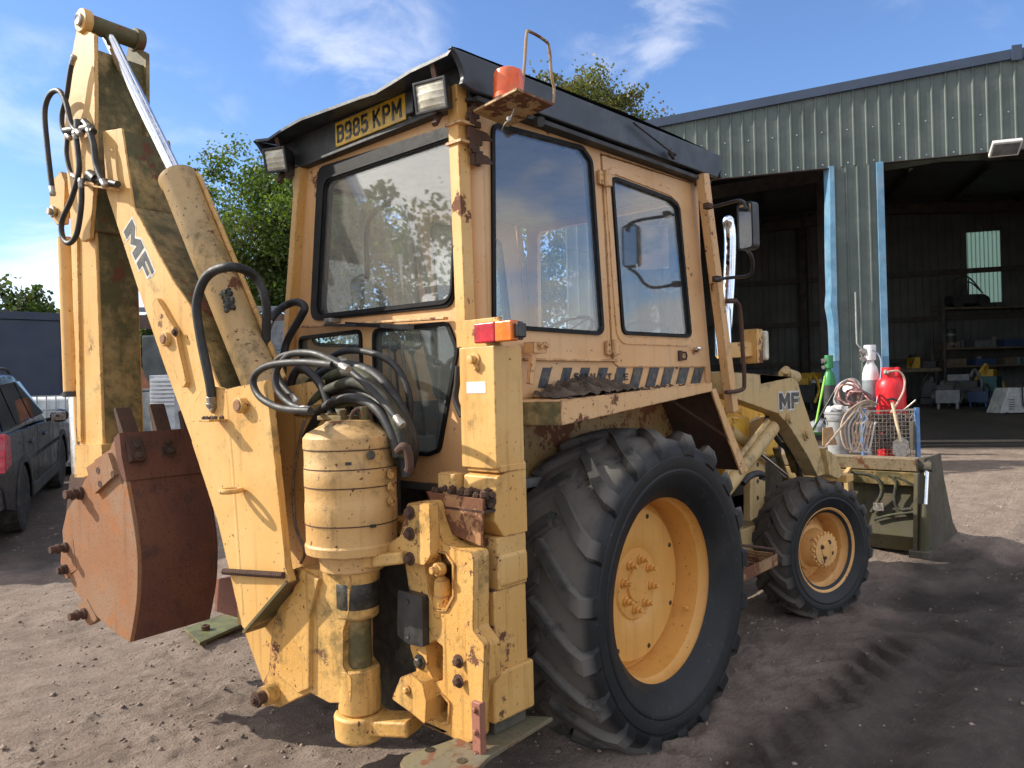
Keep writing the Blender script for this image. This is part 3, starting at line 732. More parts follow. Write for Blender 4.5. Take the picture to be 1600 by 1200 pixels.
# top skin with a sagging, wavy rear lip
lip = [(402, 217), (420, 215), (440, 201), (470, 184), (520, 166), (560, 151), (585, 143), (610, 128), (640, 109), (670, 95), (697, 82), (705, 72)]
lp = [W(a, b, x=-1.05) for a, b in lip]
vs = []; fs = []
for p in lp:
    xx = [p[0], p[0] + .05, p[0] + .16, .2, .7, 1.235]
    zz = [p[2], p[2] + .006, 3.052 + .3 * (p[2] - 3.045), 3.075, 3.07, 3.055]
    yy = max(-.80, min(.80, p[1] * 1.01))
    for a, z in zip(xx, zz): vs.append((a, yy, z))
k = 6
for i in range(len(lp) - 1):
    for j in range(k - 1): fs.append((i * k + j, i * k + j + 1, (i + 1) * k + j + 1, (i + 1) * k + j))
mb = MB(); mb.add(vs, fs); n0 = len(vs)
mb.add([(a, b, c - .014) for a, b, c in vs], [tuple(reversed(f)) for f in fs])
for i in range(len(lp) - 1):
    a, b = i * k, (i + 1) * k; mb.f.append((a, b, b + n0, a + n0)); a, b = a + k - 1, b + k - 1; mb.f.append((b, a, a + n0, b + n0))
mb.build("roof_skin", ROOFP, roof, smooth=40)
for sy in (-1, 1):
    side = [(705, 72), (713, 84), (722, 104), (726, 120), (723, 130), (741, 143), (790, 158), (1122, 278), (1128, 262), (1128, 243)]
    q = [xz(a, b, -.81) for a, b in side]
    MB().plate([q], (0, .81 * sy, 0), X, Z, (0, -.03 * sy, 0)).build("roof_side", ROOFP, roof, bevel=.008, seg=3)
    MB().mm((-.90, .795 * sy, 2.865), (1.10, .70 * sy, 2.885)).build("roof_gutter", ROOFU, roof)
MB().mm((1.215, -.80, 2.92), (1.24, .80, 3.055)).build("roof_front", ROOFP, roof, bevel=.008)
MB().plate([[(-.76, 2.875), (.76, 2.875), (.76, 3.035), (-.76, 3.035)]], (-.915, 0, 0), Y, Z, (.02, 0, 0)).build("plate_panel", ROOFU, roof, bevel=.004)
MB().mm((-.93, -.78, 2.862), (-.86, .78, 2.878)).build("roof_edge", ROOFU, roof, bevel=.004)
# number plate
pl = [yz(a, b, -.925) for a, b in ((523, 190), (632, 149), (634, 187), (525, 231))]
y0 = max(p[0] for p in pl); y1 = min(p[0] for p in pl); z0 = 2.893; z1 = 3.018
plate = MB().mm((-.925, y1, z0), (-.915, y0, z1)).build("number_plate", PLATEY, LD, bevel=.004)
GL = {
 'B': [[(0, 0), (0, 1)], [(0, 1), (.7, 1), (1, .88), (1, .64), (.7, .53), (0, .53)], [(.7, .53), (1, .40), (1, .12), (.7, 0), (0, 0)]],
 '9': [[(.1, 0), (.72, 0), (1, .2), (1, .8), (.75, 1), (.25, 1), (0, .8), (0, .62), (.25, .44), (1, .44)]],
 '8': [[(.28, .53), (.04, .66), (.04, .86), (.28, 1), (.72, 1), (.96, .86), (.96, .66), (.72, .53), (.28, .53), (0, .40), (0, .14), (.28, 0), (.72, 0), (1, .14), (1, .40), (.72, .53)]],
 '5': [[(.92, 1), (.08, 1), (.04, .55), (.7, .60), (1, .42), (1, .16), (.7, 0), (.22, 0), (0, .14)]],
 'K': [[(0, 0), (0, 1)], [(.96, 1), (.05, .42)], [(.34, .58), (1, 0)]],
 'P': [[(0, 0), (0, 1), (.72, 1), (1, .86), (1, .60), (.72, .47), (0, .47)]],
 'M': [[(0, 0), (0, 1), (.5, .35), (1, 1), (1, 0)]],
 'S': [[(1, .85), (.75, 1), (.25, 1), (0, .82), (.1, .6), (.9, .42), (1, .2), (.75, 0), (.25, 0), (0, .15)]],
 'H': [[(0, 0), (0, 1)], [(1, 0), (1, 1)], [(0, .5), (1, .5)]], 'U': [[(0, 1), (0, .15), (.25, 0), (.75, 0), (1, .15), (1, 1)]],
 'T': [[(0, 1), (1, 1)], [(.5, 1), (.5, 0)]], 'L': [[(0, 1), (0, 0), (1, 0)]], 'E': [[(1, 1), (0, 1), (0, 0), (1, 0)], [(0, .5), (.8, .5)]], 'F': [[(1, 1), (0, 1), (0, 0)], [(0, .5), (.8, .5)]],
}
def glyph(mb, ch, o, a, b, n, w, h, st):
    """stroke letter: o lower left, a right, b up, n towards the reader"""
    for pl_ in GL[ch]:
        P = [V3(o) + V3(a) * (p[0] * (w - st) + st / 2) + V3(b) * (p[1] * (h - st) + st / 2) for p in pl_]
        for i in range(len(P) - 1):
            d = (P[i + 1] - P[i]).normalized()
            mb.bar(P[i] - d * st * .42, P[i + 1] + d * st * .42, st, .003 + .0004 * (i % 3), n)
cw = (y0 - y1)
xs = [.035, .155, .275, .395, .565, .70, .825]
for ch, q in zip("B985KPM", xs):
    mb = MB(); glyph(mb, ch, (-.9262, y0 - cw * q, z0 + .017), (0, -1, 0), Z, (-1, 0, 0), cw * (.10 if ch != 'M' else .125), .088, .0145)
    mb.build("letter" if ch.isalpha() else "digit", PLATEK, plate, smooth=0)
MB().mm((-.945, y1 - .075, 2.90), (-.916, y1 - .02, 3.0)).build("plate_light", BLK, LD, bevel=.006)
# work lamps
def lamp(px, py, hw_, hh_, xx, yawd, tilt, seed):
    c = W(px, py, x=xx)
    wl = bpy.data.objects.new("work_lamp", None); COL.objects.link(wl); wl.parent = LD; BASE[wl.name] = Vector((0, 0, 0))
    n = (Matrix.Rotation(rad(yawd), 3, 'Z') @ Vector((-1, 0, 0))); n = (n + Vector((0, 0, -tilt))).normalized()
    b = n.cross(Z).normalized(); up = b.cross(n).normalized()
    mb = MB()
    f = [(-hw_, -hh_), (hw_, -hh_), (hw_, hh_), (-hw_, hh_)]
    back = [c - n * .11 + b * (i * hw_ * .6) + up * (j * hh_ * .65) for i, j in ((-1, -1), (1, -1), (1, 1), (-1, 1))]
    fr_ = [c + b * i + up * j for i, j in f]
    mb.add(fr_ + back, [(0, 1, 5, 4), (1, 2, 6, 5), (2, 3, 7, 6), (3, 0, 4, 7), (7, 6, 5, 4)])
    mb.build("lamp_housing", BLK, wl, smooth=0)
    MB().plate([f, offs(f, -.012)], c, b, up, n * .012).build("lamp_rim", BLK, wl, bevel=.003)
    mb = MB(); g_ = offs(f, -.012); m = 8
    gv = []
    for j in range(m + 1):
        for i in range(m + 1):
            u_ = -1 + 2 * i / m; v_ = -1 + 2 * j / m
            gv.append(c + b * (u_ * (hw_ - .012)) + up * (v_ * (hh_ - .012)) + n * (.004 + .012 * (1 - u_ * u_) * (1 - v_ * v_) + .0025 * ((j % 2))))
    mb.add(gv, [(j * (m + 1) + i, j * (m + 1) + i + 1, (j + 1) * (m + 1) + i + 1, (j + 1) * (m + 1) + i) for j in range(m) for i in range(m)])
    mb.build("lamp_glass", LAMPG, wl, smooth=20)
    MB().bar(c - n * .05 + up * hh_, c - n * .04 + up * (hh_ + .07), .022, .02, n).build("lamp_bracket", RUSTD, wl); MB().bar(c - n * .05 - up * hh_, c - n * .0 - up * (hh_ + .05), .022, .02, n).build("lamp_bracket", RUSTD, wl)
lamp(674, 150, .082, .066, -1.05, 14, .16, 1)
lamp(431, 250, .070, .064, -1.04, 24, .22, 2)
# beacon with its stand and guard hoop
bz = 2.80
q = [W(739, 176, z=bz), W(808, 141, z=bz), W(864, 165, z=bz), W(793, 199, z=bz)]
st_ = MB().prism(q, (0, 0, .012)); st_.build("beacon_stand", paint("stand_paint", (.5, .33, .1), (.45, .3, .12), rust=1.25, dirt=.6, seed=14), LD, bevel=.002)
bc = (q[0] + q[1] + q[2] + q[3]) / 4 + (q[2] - q[0]) * -.04
be = bpy.data.objects.new("beacon", None); COL.objects.link(be); be.parent = LD; BASE[be.name] = Vector((0, 0, 0))
bp_ = Vector((bc[0], bc[1], bz + .012))
br = 25 * pxm(bp_)
MB().lathe([(br * 1.06, 0), (br * 1.08, .022), (br * .98, .03)], bp_, Z, 28).build("beacon_base", BLK, be)
MB().lathe([(br * 1.0, .03), (br * 1.0, .045), (br * .97, .046), (br * .94, .125), (br * .86, .145), (br * .6, .155), (.001, .158)], bp_, Z, 28).build("beacon_lens", BEACM, be, smooth=40)
hp = [(816, 140), (820, 95), (823, 52), (829, 50), (851, 63), (858, 75), (862, 120), (866, 140), (864, 162)]
hy = (bc + (q[2] - q[1]) * .1)
fr0 = [W(a, b, y=bc[1] - .03) for a, b in hp]
MB().tube(catmull(fr0, 3), .0065, 8).build("guard_hoop", paint("hoop_paint", (.32, .2, .1), (.36, .25, .14), rust=1.0, seed=15, edge=False), LD)
mb = MB(); mb.tube(catmull([W(803, 170, y=bc[1] - .06), W(797, 186, y=bc[1] - .07), W(790, 192, y=bc[1] - .07), W(782, 206, y=-.77)], 4), .003, 6); mb.ball(W(795, 186, y=bc[1] - .07), .012, 7); mb.build("lamp_wire", plain("grey_wire", (.35, .33, .3), .6), LD)
MB().cyl(W(838, 190, y=-.80), W(846, 190, y=-.84), .022, 16).build("roof_grommet", BLK, LD)
# aerial on the roof side
mb = MB(); mb.tube([W(990, 192, y=-.835), W(1052, 240, y=-.85)], .006, 6); mb.ball(W(1054, 241, y=-.85), .013, 8); mb.bar(W(1046, 236, y=-.84), W(1054, 246, y=-.84), .03, .02, (0, -1, 0)); mb.build("aerial", BLK, LD)

# --- fender -----------------------------------------------------------------
fen = bpy.data.objects.new("rear_fender", None); COL.objects.link(fen); fen.parent = LD; BASE[fen.name] = Vector((0, 0, 0))
xa = W(877, 650, y=-1.0)[0]; xb = W(1112, 605, y=-1.0)[0]
def zt(x): return 1.585 + (x - xa) * .058 / (xb - xa)
mb = MB()
mb.prism([(xa, -1.0, zt(xa)), (xb, -1.0, zt(xb)), (xb, -.74, zt(xb)), (xa - .12, -.74, zt(xa))], (0, 0, -.012)); mb.build("fender_top", TAN2, fen, bevel=.003)
mb = MB(); mb.prism([(xa, -1.004, zt(xa) + .003), (xb, -1.004, zt(xb) + .003), (xb + .005, -1.004, zt(xb) - .045), (xa, -1.004, zt(xa) - .105)], (0, .012, 0)); mb.build("fender_lip", TAN2, fen, bevel=.003)
mb = MB(); mb.prism([(xa - .002, -1.0, zt(xa) - .002), (xa - .13, -.76, zt(xa) - .002), (xa - .13, -.76, zt(xa) - .10), (xa - .002, -1.0, zt(xa) - .105)], (.012, .004, 0)); mb.build("fender_end", MOSSY, fen, bevel=.003)
pf = [xz(1110, 607, -1.0), xz(1118, 607, -1.0), xz(1168, 735, -1.0), xz(1158, 742, -1.0)]
mb = MB(); mb.plate([pf], (0, -1.003, 0), X, Z, (0, .012, 0)); mb.build("fender_front_lip", TAN2, fen, bevel=.003)
mb = MB(); mb.prism([(pf[1][0], -1.0, pf[1][1]), (pf[1][0], -.60, pf[1][1]), (pf[2][0], -.60, pf[2][1]), (pf[2][0], -1.0, pf[2][1])], (-.012, 0, 0)); mb.build("fender_front", RUSTD, fen, bevel=.002)
mb = MB(); mb.mm((xa - .1, -.62, .9), (xb + .25, -.60, 1.60)); mb.build("fender_inner", paint("inner_fender", (.35, .22, .07), (.28, .18, .08), rust=1.0, dirt=.9, seed=16), fen)
# heap of dried mud and rust on the fender
mb = MB(); rr = random.Random(9)
nx = 60; ny = 9; hv = []; hf = []
for i in range(nx + 1):
    x = -.56 + .74 * i / nx; env = max(0, 1 - abs((x + .22) / .40) ** 2.2)
    for j in range(ny + 1):
        v = j / ny; hgt = env * (.062 * (1 - v) ** .7 + .015) * (.6 + .5 * rr.random() + .35 * math.sin(i * .9)) * (1 if j else 1.0)
        hv.append((x + rr.uniform(-.005, .005), -.752 - .20 * v * (.6 + .4 * env) + rr.uniform(-.006, .006), zt(x) + .001 + hgt))
for i in range(nx):
    for j in range(ny): hf.append((i * (ny + 1) + j, i * (ny + 1) + j + 1, (i + 1) * (ny + 1) + j + 1, (i + 1) * (ny + 1) + j))
mb.add(hv, hf)
for i in range(140):
    x = rr.uniform(-.55, .5); mb.ball((x, rr.uniform(-.97, -.76), zt(x) + .003), rr.uniform(.003, .012), 5, (1, 1, .6))
o = mb.build("dried_mud", MUDC, LD, smooth=60); o['kind'] = 'stuff'
mb = MB(); rr = random.Random(10)
for i in range(26):
    x = -.48 + .026 * i; h = .012 + .05 * abs(math.sin(i * 1.3)) * (1 - abs(i - 14) / 18)
    mb.prism([(x, -.745, 1.60), (x + .03, -.745, 1.60), (x + .026, -.745, 1.62 + h), (x + .006, -.745, 1.615 + h * .6)], (0, -.006, 0))
mb.build("rust_edge", RUSTD, LD)
for i, ch in enumerate("SHUTTLE"):
    p = W(897 + i * 13.0, 594, y=YS - .003); mb = MB(); glyph(mb, ch, (p[0], YS - .006, p[2]), X, Z, (0, -1, 0), .036, .036, .008); mb.build("letter", DECALK, cab, smooth=0)
# bracket and hose end behind the tail lamp
mb = MB(); p = W(838, 545, y=-.80); mb.mm((p[0] - .04, -.82, p[2] - .02), (p[0] + .05, -.76, p[2] + .03)); mb.bar(p + Vector((-.02, 0, 0)), W(828, 600, y=-.80), .02, .03); mb.bolt(p + Vector((0, -.02, .01)), (0, -1, 0), .012, .014); mb.bolt(p + Vector((.04, -.02, .015)), (0, -1, 0), .012, .014); mb.build("catch_bracket", TAN2, LD, bevel=.003)

# --- rear frame, legs -------------------------------------------------------
LX = -1.052; LY = -1.0
leg = bpy.data.objects.new("stabiliser_leg", None); COL.objects.link(leg); leg.parent = LD; BASE[leg.name] = Vector((0, 0, 0))
def legset(s):
    par = leg if s > 0 else leg2
    def m(a, b, nm, mat, bv=.006):
        MB().mm((a[0], a[1] * s, a[2]), (b[0], b[1] * s, b[2])).build(nm, mat, par, bevel=bv)
    m((LX, LY, 1.33), (-.89, -.80, 1.815), "leg_tube", YEL2)
    m((LX + .01, LY - .004, 1.315), (-.886, -.82, 1.345), "leg_sleeve", YEL2)
    mb = MB(); mb.prism([(LX + .0, LY * s, 1.30), (-.882, LY * s, 1.35), (-.882, LY * s, 1.065), (LX + .03, LY * s, 1.065), (LX - .02, LY * s, 1.13)], (0, .19 * s, 0)); mb.build("leg_collar", YEL2, par, bevel=.006)
    m((LX - .01, LY + .002, .86), (-.892, -.80, 1.065), "leg_tube", YEL)
    m((LX - .004, LY - .006, .865), (-.886, -.80, 1.0), "wear_plate", YEL, .02)
    m((LX - .03, LY + .006, .54), (-.896, -.80, .86), "leg_tube", YEL)
    m((LX - .06, LY - .012, .36), (-.878, -.80, .553), "leg_foot_block", YEL, .012)
    for i in range(2):
        z = .86 - .14 * i; MB().mm((LX - .035, -.99 * s, z), (LX - .02, -.82 * s, z + .008)).build("weld_seam", RUSTD, par)
legset(1)
leg2 = bpy.data.objects.new("stabiliser_leg", None); COL.objects.link(leg2); leg2.parent = LD; BASE[leg2.name] = Vector((0, 0, 0))
legset(-1)
# things on the right leg
p = W(742, 562, x=LX); mb = MB(); mb.lathe([(.03, 0), (.03, .006), (.017, .007), (.017, .03), (.012, .032)], p, (-1, 0, 0), 14); mb.bolt(p + Vector((-.004, -.012, -.035)), (-1, 0, 0), .009, .012); mb.build("bolt", YEL2, leg)
mb = MB(); p = W(729, 597, x=LX - .001); q_ = W(759, 614, x=LX - .001); mb.mm((LX - .0015, p[1], q_[2]), (LX + .001, q_[1], p[2])); mb.build("sticker", WHITEP, leg)
# tail lamp on its plate
mb = MB(); mb.mm((-1.0, -.985, 1.815), (-.985, -.76, 1.93)); mb.build("lamp_plate", YEL2, LD, bevel=.003)
tl = bpy.data.objects.new("tail_lamp", None); COL.objects.link(tl); tl.parent = LD; BASE[tl.name] = Vector((0, 0, 0))
ya = W(741, 518, x=-1.06)[1]; yb = W(800, 518, x=-1.06)[1]; zl = W(770, 535, x=-1.05)[2]; zu = W(770, 503, x=-1.05)[2]
ym = ya + (yb - ya) * .56
MB().mm((-1.065, ya, zl), (-1.02, ym, zu)).build("red_lens", LENSR, tl, bevel=.007, seg=3)
MB().mm((-1.065, ym - .001, zl), (-1.02, yb, zu)).build("orange_lens", LENSO, tl, bevel=.007, seg=3)
MB().mm((-1.022, ya + .004, zl + .004), (-.998, yb - .004, zu - .004)).build("lamp_base", BLK, tl, bevel=.004)
MB().mm((-1.05, yb - .022, zl + .012), (-1.0, yb - .001, zu - .012)).build("lamp_boss", BLK, tl, bevel=.006)
# cross frame of the backhoe
mb = MB()
mb.mm((-1.08, -.78, .93), (-.95, .82, 1.08)); mb.mm((-1.08, -.78, .22), (-.95, .82, .38)); mb.mm((-.95, -.72, .9), (-.55, .72, .98)); mb.mm((-.95, -.80, .40), (-.93, .80, .93))
mb.build("backhoe_frame", CAST, LD, bevel=.006)
mb = MB(); mb.mm((-.6, -.42, .45), (1.2, .42, 1.2)); mb.mm((-.1, -.62, .55), (.1, .62, .85)); mb.build("chassis", OILY, LD, bevel=.01)
# open rusty hose box beside the leg
a = W(665, 765, x=-1.10); b_ = W(752, 775, x=-1.10); bx = bpy.data.objects.new("hose_box", None); COL.objects.link(bx); bx.parent = LD; BASE[bx.name] = Vector((0, 0, 0))
RBX = paint("rusty_box_paint", (.42, .24, .09), (.36, .17, .08), rust=1.15, dirt=.6, seed=17)
ty = W(665, 765, x=-1.13)[1]; by = W(738, 860, x=-1.13)[1]; tz = W(700, 772, x=-1.13)[2]; bz_ = W(738, 860, x=-1.13)[2]; ry = W(755, 775, x=-1.13)[1]
MB().prism([(-1.13, ty, tz), (-1.13, ry, tz - .005), (-1.13, ry + .02, bz_ + .02), (-1.13, ty - .10, bz_ + .06)], (.012, 0, 0)).build("box_front", RBX, bx, bevel=.003)
MB().prism([(-1.13, ty, tz), (-1.13, ty - .10, bz_ + .06), (-.98, ty - .10, bz_ + .06), (-.98, ty, tz)], (0, -.012, 0)).build("box_side", RBX, bx, bevel=.003)
MB().mm((-1.13, ty, tz - .06), (-1.0, ry, tz - .05)).build("box_floor", RUSTD, bx)
mb = MB(); rr = random.Random(4)
for i in range(120): mb.ball((rr.uniform(-1.12, -1.04), rr.uniform(ry, ty), tz - .045 + rr.uniform(0, .06)), rr.uniform(.008, .02), 6)
o = mb.build("debris", RUSTD, bx); o['kind'] = 'stuff'
mb = MB(); mb.mm((-1.09, ty - .03, tz - .08), (-1.02, -.80, tz + .075)); mb.build("hose_guard", YEL, LD, bevel=.005)
# right foot plate, its red brown bar
fz = .305
ftq = [W(a_, b_, z=fz) for a_, b_ in ((625, 1192), (630, 1183), (646, 1174), (683, 1163), (814, 1117), (864, 1120), (767, 1180), (742, 1204), (700, 1218), (640, 1214))]
FOOT = paint("worn_foot_paint", (.13, .115, .08), (.17, .15, .09), rust=.5, moss=.3, dirt=.8, seed=18)
foot = MB().prism([(p[0], p[1], fz - .018) for p in ftq], (0, 0, .018)).build("foot_plate", FOOT, LD, bevel=.004)
for (a, b) in ((672, 1171), (722, 1188)):
    p = W(a, b, z=fz + .002); MB().lathe([(.020, 0), (.020, .002), (.012, .001)], (p[0], p[1], fz + .0003), Z, 18).build("plate_hole", OILY, foot)
MB().mm((LX - .03, -.98, fz), (-.90, -.83, .37)).build("foot_stem", MUDST, LD, bevel=.005)
p = W(749, 1191, x=-1.215); p1 = W(748, 1096, x=-1.215)
bar_ = MB().box((p + p1) / 2, (.03, .046, (p1 - p).length)).build("locking_bar", REDP, LD, bevel=.004)
for f_ in (.16, .52, .88): MB().bolt((-1.231, (p[1] + p1[1]) / 2, p[2] + (p1[2] - p[2]) * f_), (-1, 0, 0), .009, .009).build("bolt", REDP, bar_)
# left foot with red stay, seen past the boom
lz = .03
lf = [W(288, 982, z=lz), W(372, 950, z=lz), W(384, 972, z=lz), W(312, 1004, z=lz)]
MB().prism([(p[0], p[1], .008) for p in lf], (0, 0, .022)).build("foot_plate", paint("mossy_foot", (.16, .17, .06), (.2, .2, .08), rust=.4, moss=.8, seed=19), LD, bevel=.003)
p = W(321, 982, z=.04); MB().lathe([(.03, 0), (.03, .03), (.02, .034), (.016, .02)], (p[0], p[1], .03), Z, 14).build("foot_pin", RUSTD, LD)
q = [W(335, 905, x=-1.06), W(372, 900, x=-1.06), W(380, 968, x=-1.06), W(335, 955, x=-1.06)]
MB().prism(q, (.08, 0, 0)).build("leg_stay", REDP, LD, bevel=.004)

# --- side-shift carriage ----------------------------------------------------
def xp(pts, x): return [yz(a, b, x) for a, b in pts]
CX = -1.19
out_c = xp([(635, 786), (675, 783), (679, 812), (692, 847), (712, 858), (740, 862), (739, 985), (757, 1008), (758, 1066), (744, 1082), (739, 1158), (725, 1163), (664, 1128), (652, 1112), (650, 1040), (641, 1012), (640, 925), (633, 880)], CX)
h1 = rpoly(xp([(664, 870), (672, 925), (682, 950), (697, 950), (708, 930), (708, 882), (697, 866), (676, 864)], CX), .008, 3)
h2 = rpoly(xp([(666, 1010), (680, 1000), (692, 1010), (692, 1066), (680, 1066), (668, 1044)], CX), .006, 3)
h3 = rpoly(xp([(677, 1090), (690, 1085), (702, 1098), (700, 1126), (689, 1128), (680, 1112)], CX), .006, 3)
car = MB().plate([rpoly(out_c, .03, 4), h1, h2, h3], (CX, 0, 0), Y, Z, (.085, 0, 0)).build("side_shift_carriage", CAST, LD, bevel=.008, seg=3)
# raised rims and the web on the casting
for h in (h1, h3):
    MB().plate([offs(h, .012), offs(h, .001)], (CX - .008, 0, 0), Y, Z, (.02, 0, 0)).build("casting_rim", CAST, car, bevel=.004)
mb = MB(); q = xp([(740, 862), (739, 985), (757, 1008), (752, 1150), (740, 1158), (727, 1020), (722, 900)], CX - .02); mb.plate([rpoly(q, .012)], (CX - .02, 0, 0), Y, Z, (.03, 0, 0)); mb.build("casting_rib", CAST, car, bevel=.01, seg=3)
mb = MB(); q = xp([(748, 1000), (760, 1012), (760, 1062), (748, 1070)], CX + .02); mb.plate([q], (CX - .015, 0, 0), Y, Z, (.07, 0, 0)); mb.build("clamp_block", CAST, car, bevel=.006)
MB().mm((CX + .09, -.70, .24), (CX + .11, -.10, 1.02)).build("carriage_back", OILY, car)
for (a, b) in ((717, 1033), (717, 1064)):
    MB().bolt(W(a, b, x=CX - .02), (-1, 0, 0), .017, .02).build("bolt", RUSTD, car)
MB().bolt(W(657, 1034, x=CX), (-1, 0, 0), .02, .02).build("bolt", OILY, car)
# black nylon block
q = xp([(623, 921), (661, 932), (662, 1011), (640, 1006), (622, 992)], CX - .03)
blk = MB().plate([rpoly(q, .008)], (CX - .035, 0, 0), Y, Z, (.06, 0, 0)).build("wear_pad", BLK, car, bevel=.006)
for (a, b) in ((637, 940), (637, 994)): MB().lathe([(.010, 0), (.010, .003), (.006, .001)], W(a, b, x=CX - .035), (-1, 0, 0), 12).build("bolt_hole", OILY, car)
# lock cylinder in the upper opening
p0 = W(692, 955, x=CX + .03); p1 = W(690, 880, x=CX + .03)
cy_ = MB().lathe([(.034, 0), (.038, .01), (.038, .08), (.034, .085), (.034, .12), (.03, .145), (.012, .16)], p0 - Vector((0, 0, .02)), Z, 20).build("lock_cylinder", CAST, car)
MB().lathe([(.026, 0), (.026, .03), (.016, .032), (.016, .055), (.012, .058)], W(691, 888, x=CX - .005), (-1, 0, 0), 16).build("pin", CAST, car)
# motor bracket with three bolts
q = xp([(600, 868), (612, 846), (626, 838), (640, 788), (672, 786), (674, 868), (664, 882), (632, 878)], CX - .04)
brk = MB().plate([rpoly(q, .014, 3)], (CX - .045, 0, 0), Y, Z, (.05, 0, 0)).build("motor_bracket", CAST, LD, bevel=.008, seg=3)
for (a, b) in ((641, 801), (641, 834), (641, 873)): MB().bolt(W(a, b, x=CX - .046), (-1, 0, 0), .018, .022, True).build("bolt", RUSTD, brk)
# lower lug and support arm with the bottom disc
q = xp([(612, 1092), (626, 1058), (642, 1052), (660, 1068), (666, 1096), (664, 1132), (640, 1112)], CX - .06)
MB().plate([rpoly(q, .01, 3)], (CX - .06, 0, 0), Y, Z, (.10, 0, 0)).build("lower_lug", CAST, car, bevel=.008)
MB().bolt(W(636, 1078, x=CX - .062), (-1, 0, 0), .014, .014).build("bolt", CAST, car)

# --- swing casting, slewing motor -------------------------------------------
PHI = rad(8.0); HX = -1.28
_h = W(560, 1000, x=HX); HUB = Vector((HX, _h[1], 0))
BN = Vector((-math.cos(PHI), -math.sin(PHI), 0)); BU = Vector((-math.sin(PHI), math.cos(PHI), 0))
def B(px, py, off=0.0):
    """(u, z) of a photo position on the boom plane shifted by off towards the rear"""
    p = WP(px, py, BN, HUB + BN * off) - HUB; return (p.dot(BU), p[2])
def BP(px, py, off=0.0): return WP(px, py, BN, HUB + BN * off)
def bplate(loops, off, th):
    """plate parallel to the boom whose rear face lies at off, th thick"""
    mb = MB(); mb.plate(loops, HUB + BN * off, BU, Z, -BN * th); return mb
sw = bpy.data.objects.new("swing_post", None); COL.objects.link(sw); sw.parent = LD; BASE[sw.name] = Vector((0, 0, 0))
def hz(py): return W(560, py, x=HX)[2]
mp_ = pxm(W(560, 1000, x=HX))
R_ = 33 * mp_
cb = Vector((HUB[0], HUB[1], 0)) 
zs = {k: hz(k) for k in (885, 905, 940, 962, 1040, 1060, 1078, 1108, 1122, 1150)}
MB().lathe([(R_ * .75, zs[1108] - .01), (R_, zs[1108] + .008), (R_ * 1.02, zs[1078]), (R_ * .98, zs[1060]), (R_ * .98, zs[1040]), (R_ * .9, zs[1040] + .004), (.03, zs[1040] + .004)], cb, Z, 32).build("post_lower_hub", CAST, sw, bevel=.005)
MB().lathe([(.03, zs[962]), (R_ * .92, zs[962]), (R_, zs[962] + .01), (R_, zs[905]), (R_ * 1.12, zs[885]), (R_ * 1.1, zs[885] + .012), (.03, zs[885] + .015)], cb, Z, 32).build("post_upper_hub", CAST, sw, bevel=.005)
MB().lathe([(R_ * .62, zs[1040]), (R_ * .62, zs[962])], cb, Z, 24).build("swing_pin", MOSSY, sw)
MB().lathe([(R_ * 1.01, zs[940] - .015), (R_ * 1.03, zs[940] - .012), (R_ * 1.03, zs[905] - .01), (R_ * 1.0, zs[905] - .005)], cb, Z, 32).build("grease_band", OILY, sw)
# web of the casting that carries the boom feet, on the rear face and towards the boom
MB().lathe([(.085, hz(1150)), (.105, hz(1145)), (.11, hz(1112)), (.1, hz(1108))], cb, Z, 28).build("post_foot", CAST, sw, bevel=.006)
mb = MB(); mb.bar((cb[0], cb[1], (hz(1112) + hz(1142)) / 2), (CX, cb[1] - .25, (hz(1112) + hz(1142)) / 2 + .03), .13, .065); mb.build("support_arm", CAST, sw, bevel=.012)
mb = MB(); mb.bar((cb[0], cb[1], hz(878)), (CX, cb[1] - .26, hz(860)), .15, .05); mb.build("support_arm", CAST, sw, bevel=.01)
wq = [B(a, b, .085) for a, b in ((468, 886), (530, 893), (548, 900), (544, 960), (536, 985), (536, 1042), (548, 1060), (548, 1098), (515, 1098), (484, 1082), (462, 1092), (436, 1106), (416, 1098), (410, 1070), (420, 1050), (425, 985), (440, 930), (452, 892))]
MB().plate([rpoly(wq, .016, 3)], HUB + BN * .085, BU, Z, -BN * .17).build("post_casting", CAST, sw, bevel=.014, seg=3)
# raised left shoulder of the casting
wq = [B(a, b, .105) for a, b in ((470, 890), (498, 906), (484, 960), (483, 1076), (464, 1084), (428, 1050), (449, 942))]
MB().plate([wq], HUB + BN * .105, BU, Z, -BN * .06).build("post_shoulder", CAST, sw, bevel=.008, seg=3)
p = BP(418, 1086, .12); mb = MB(); mb.cyl(p + BN * .05, p - BN * .25, .028, 18); mb.lathe([(.036, 0), (.036, .016)], p + BN * .05, BN, 6); mb.bolt(p + BN * .066, BN, .014, .014); mb.build("pivot_pin", RUSTD, sw)
MB().cyl(p + BN * .02, p - BN * .18, .045, 20).build("pivot_boss", CAST, sw, bevel=.004)
# slewing motor
mot = bpy.data.objects.new("slewing_motor", None); COL.objects.link(mot); mot.parent = LD; BASE[mot.name] = Vector((0, 0, 0))
mc = W(549, 780, x=HX); mr_ = pxm(mc); MRR = 71 * mr_
def mz(py): return W(549, py, x=HX)[2]
prof = [(MRR * .70, mz(886)), (MRR * .72, mz(862)), (MRR * 1.0, mz(858)), (MRR * 1.02, mz(845)), (MRR * .985, mz(842)), (MRR * .985, mz(815)), (MRR, mz(812)), (MRR, mz(782)), (MRR * .99, mz(780)), (MRR * .99, mz(757)), (MRR * 1.0, mz(755)), (MRR * 1.0, mz(727)), (MRR * .99, mz(725)), (MRR * .99, mz(700)), (MRR * 1.01, mz(698)), (MRR * 1.01, mz(682)), (MRR * .93, mz(675)), (MRR * .55, mz(661)), (MRR * .5, mz(657)), (.002, mz(656))]
mcc = Vector((HX, mc[1], 0))
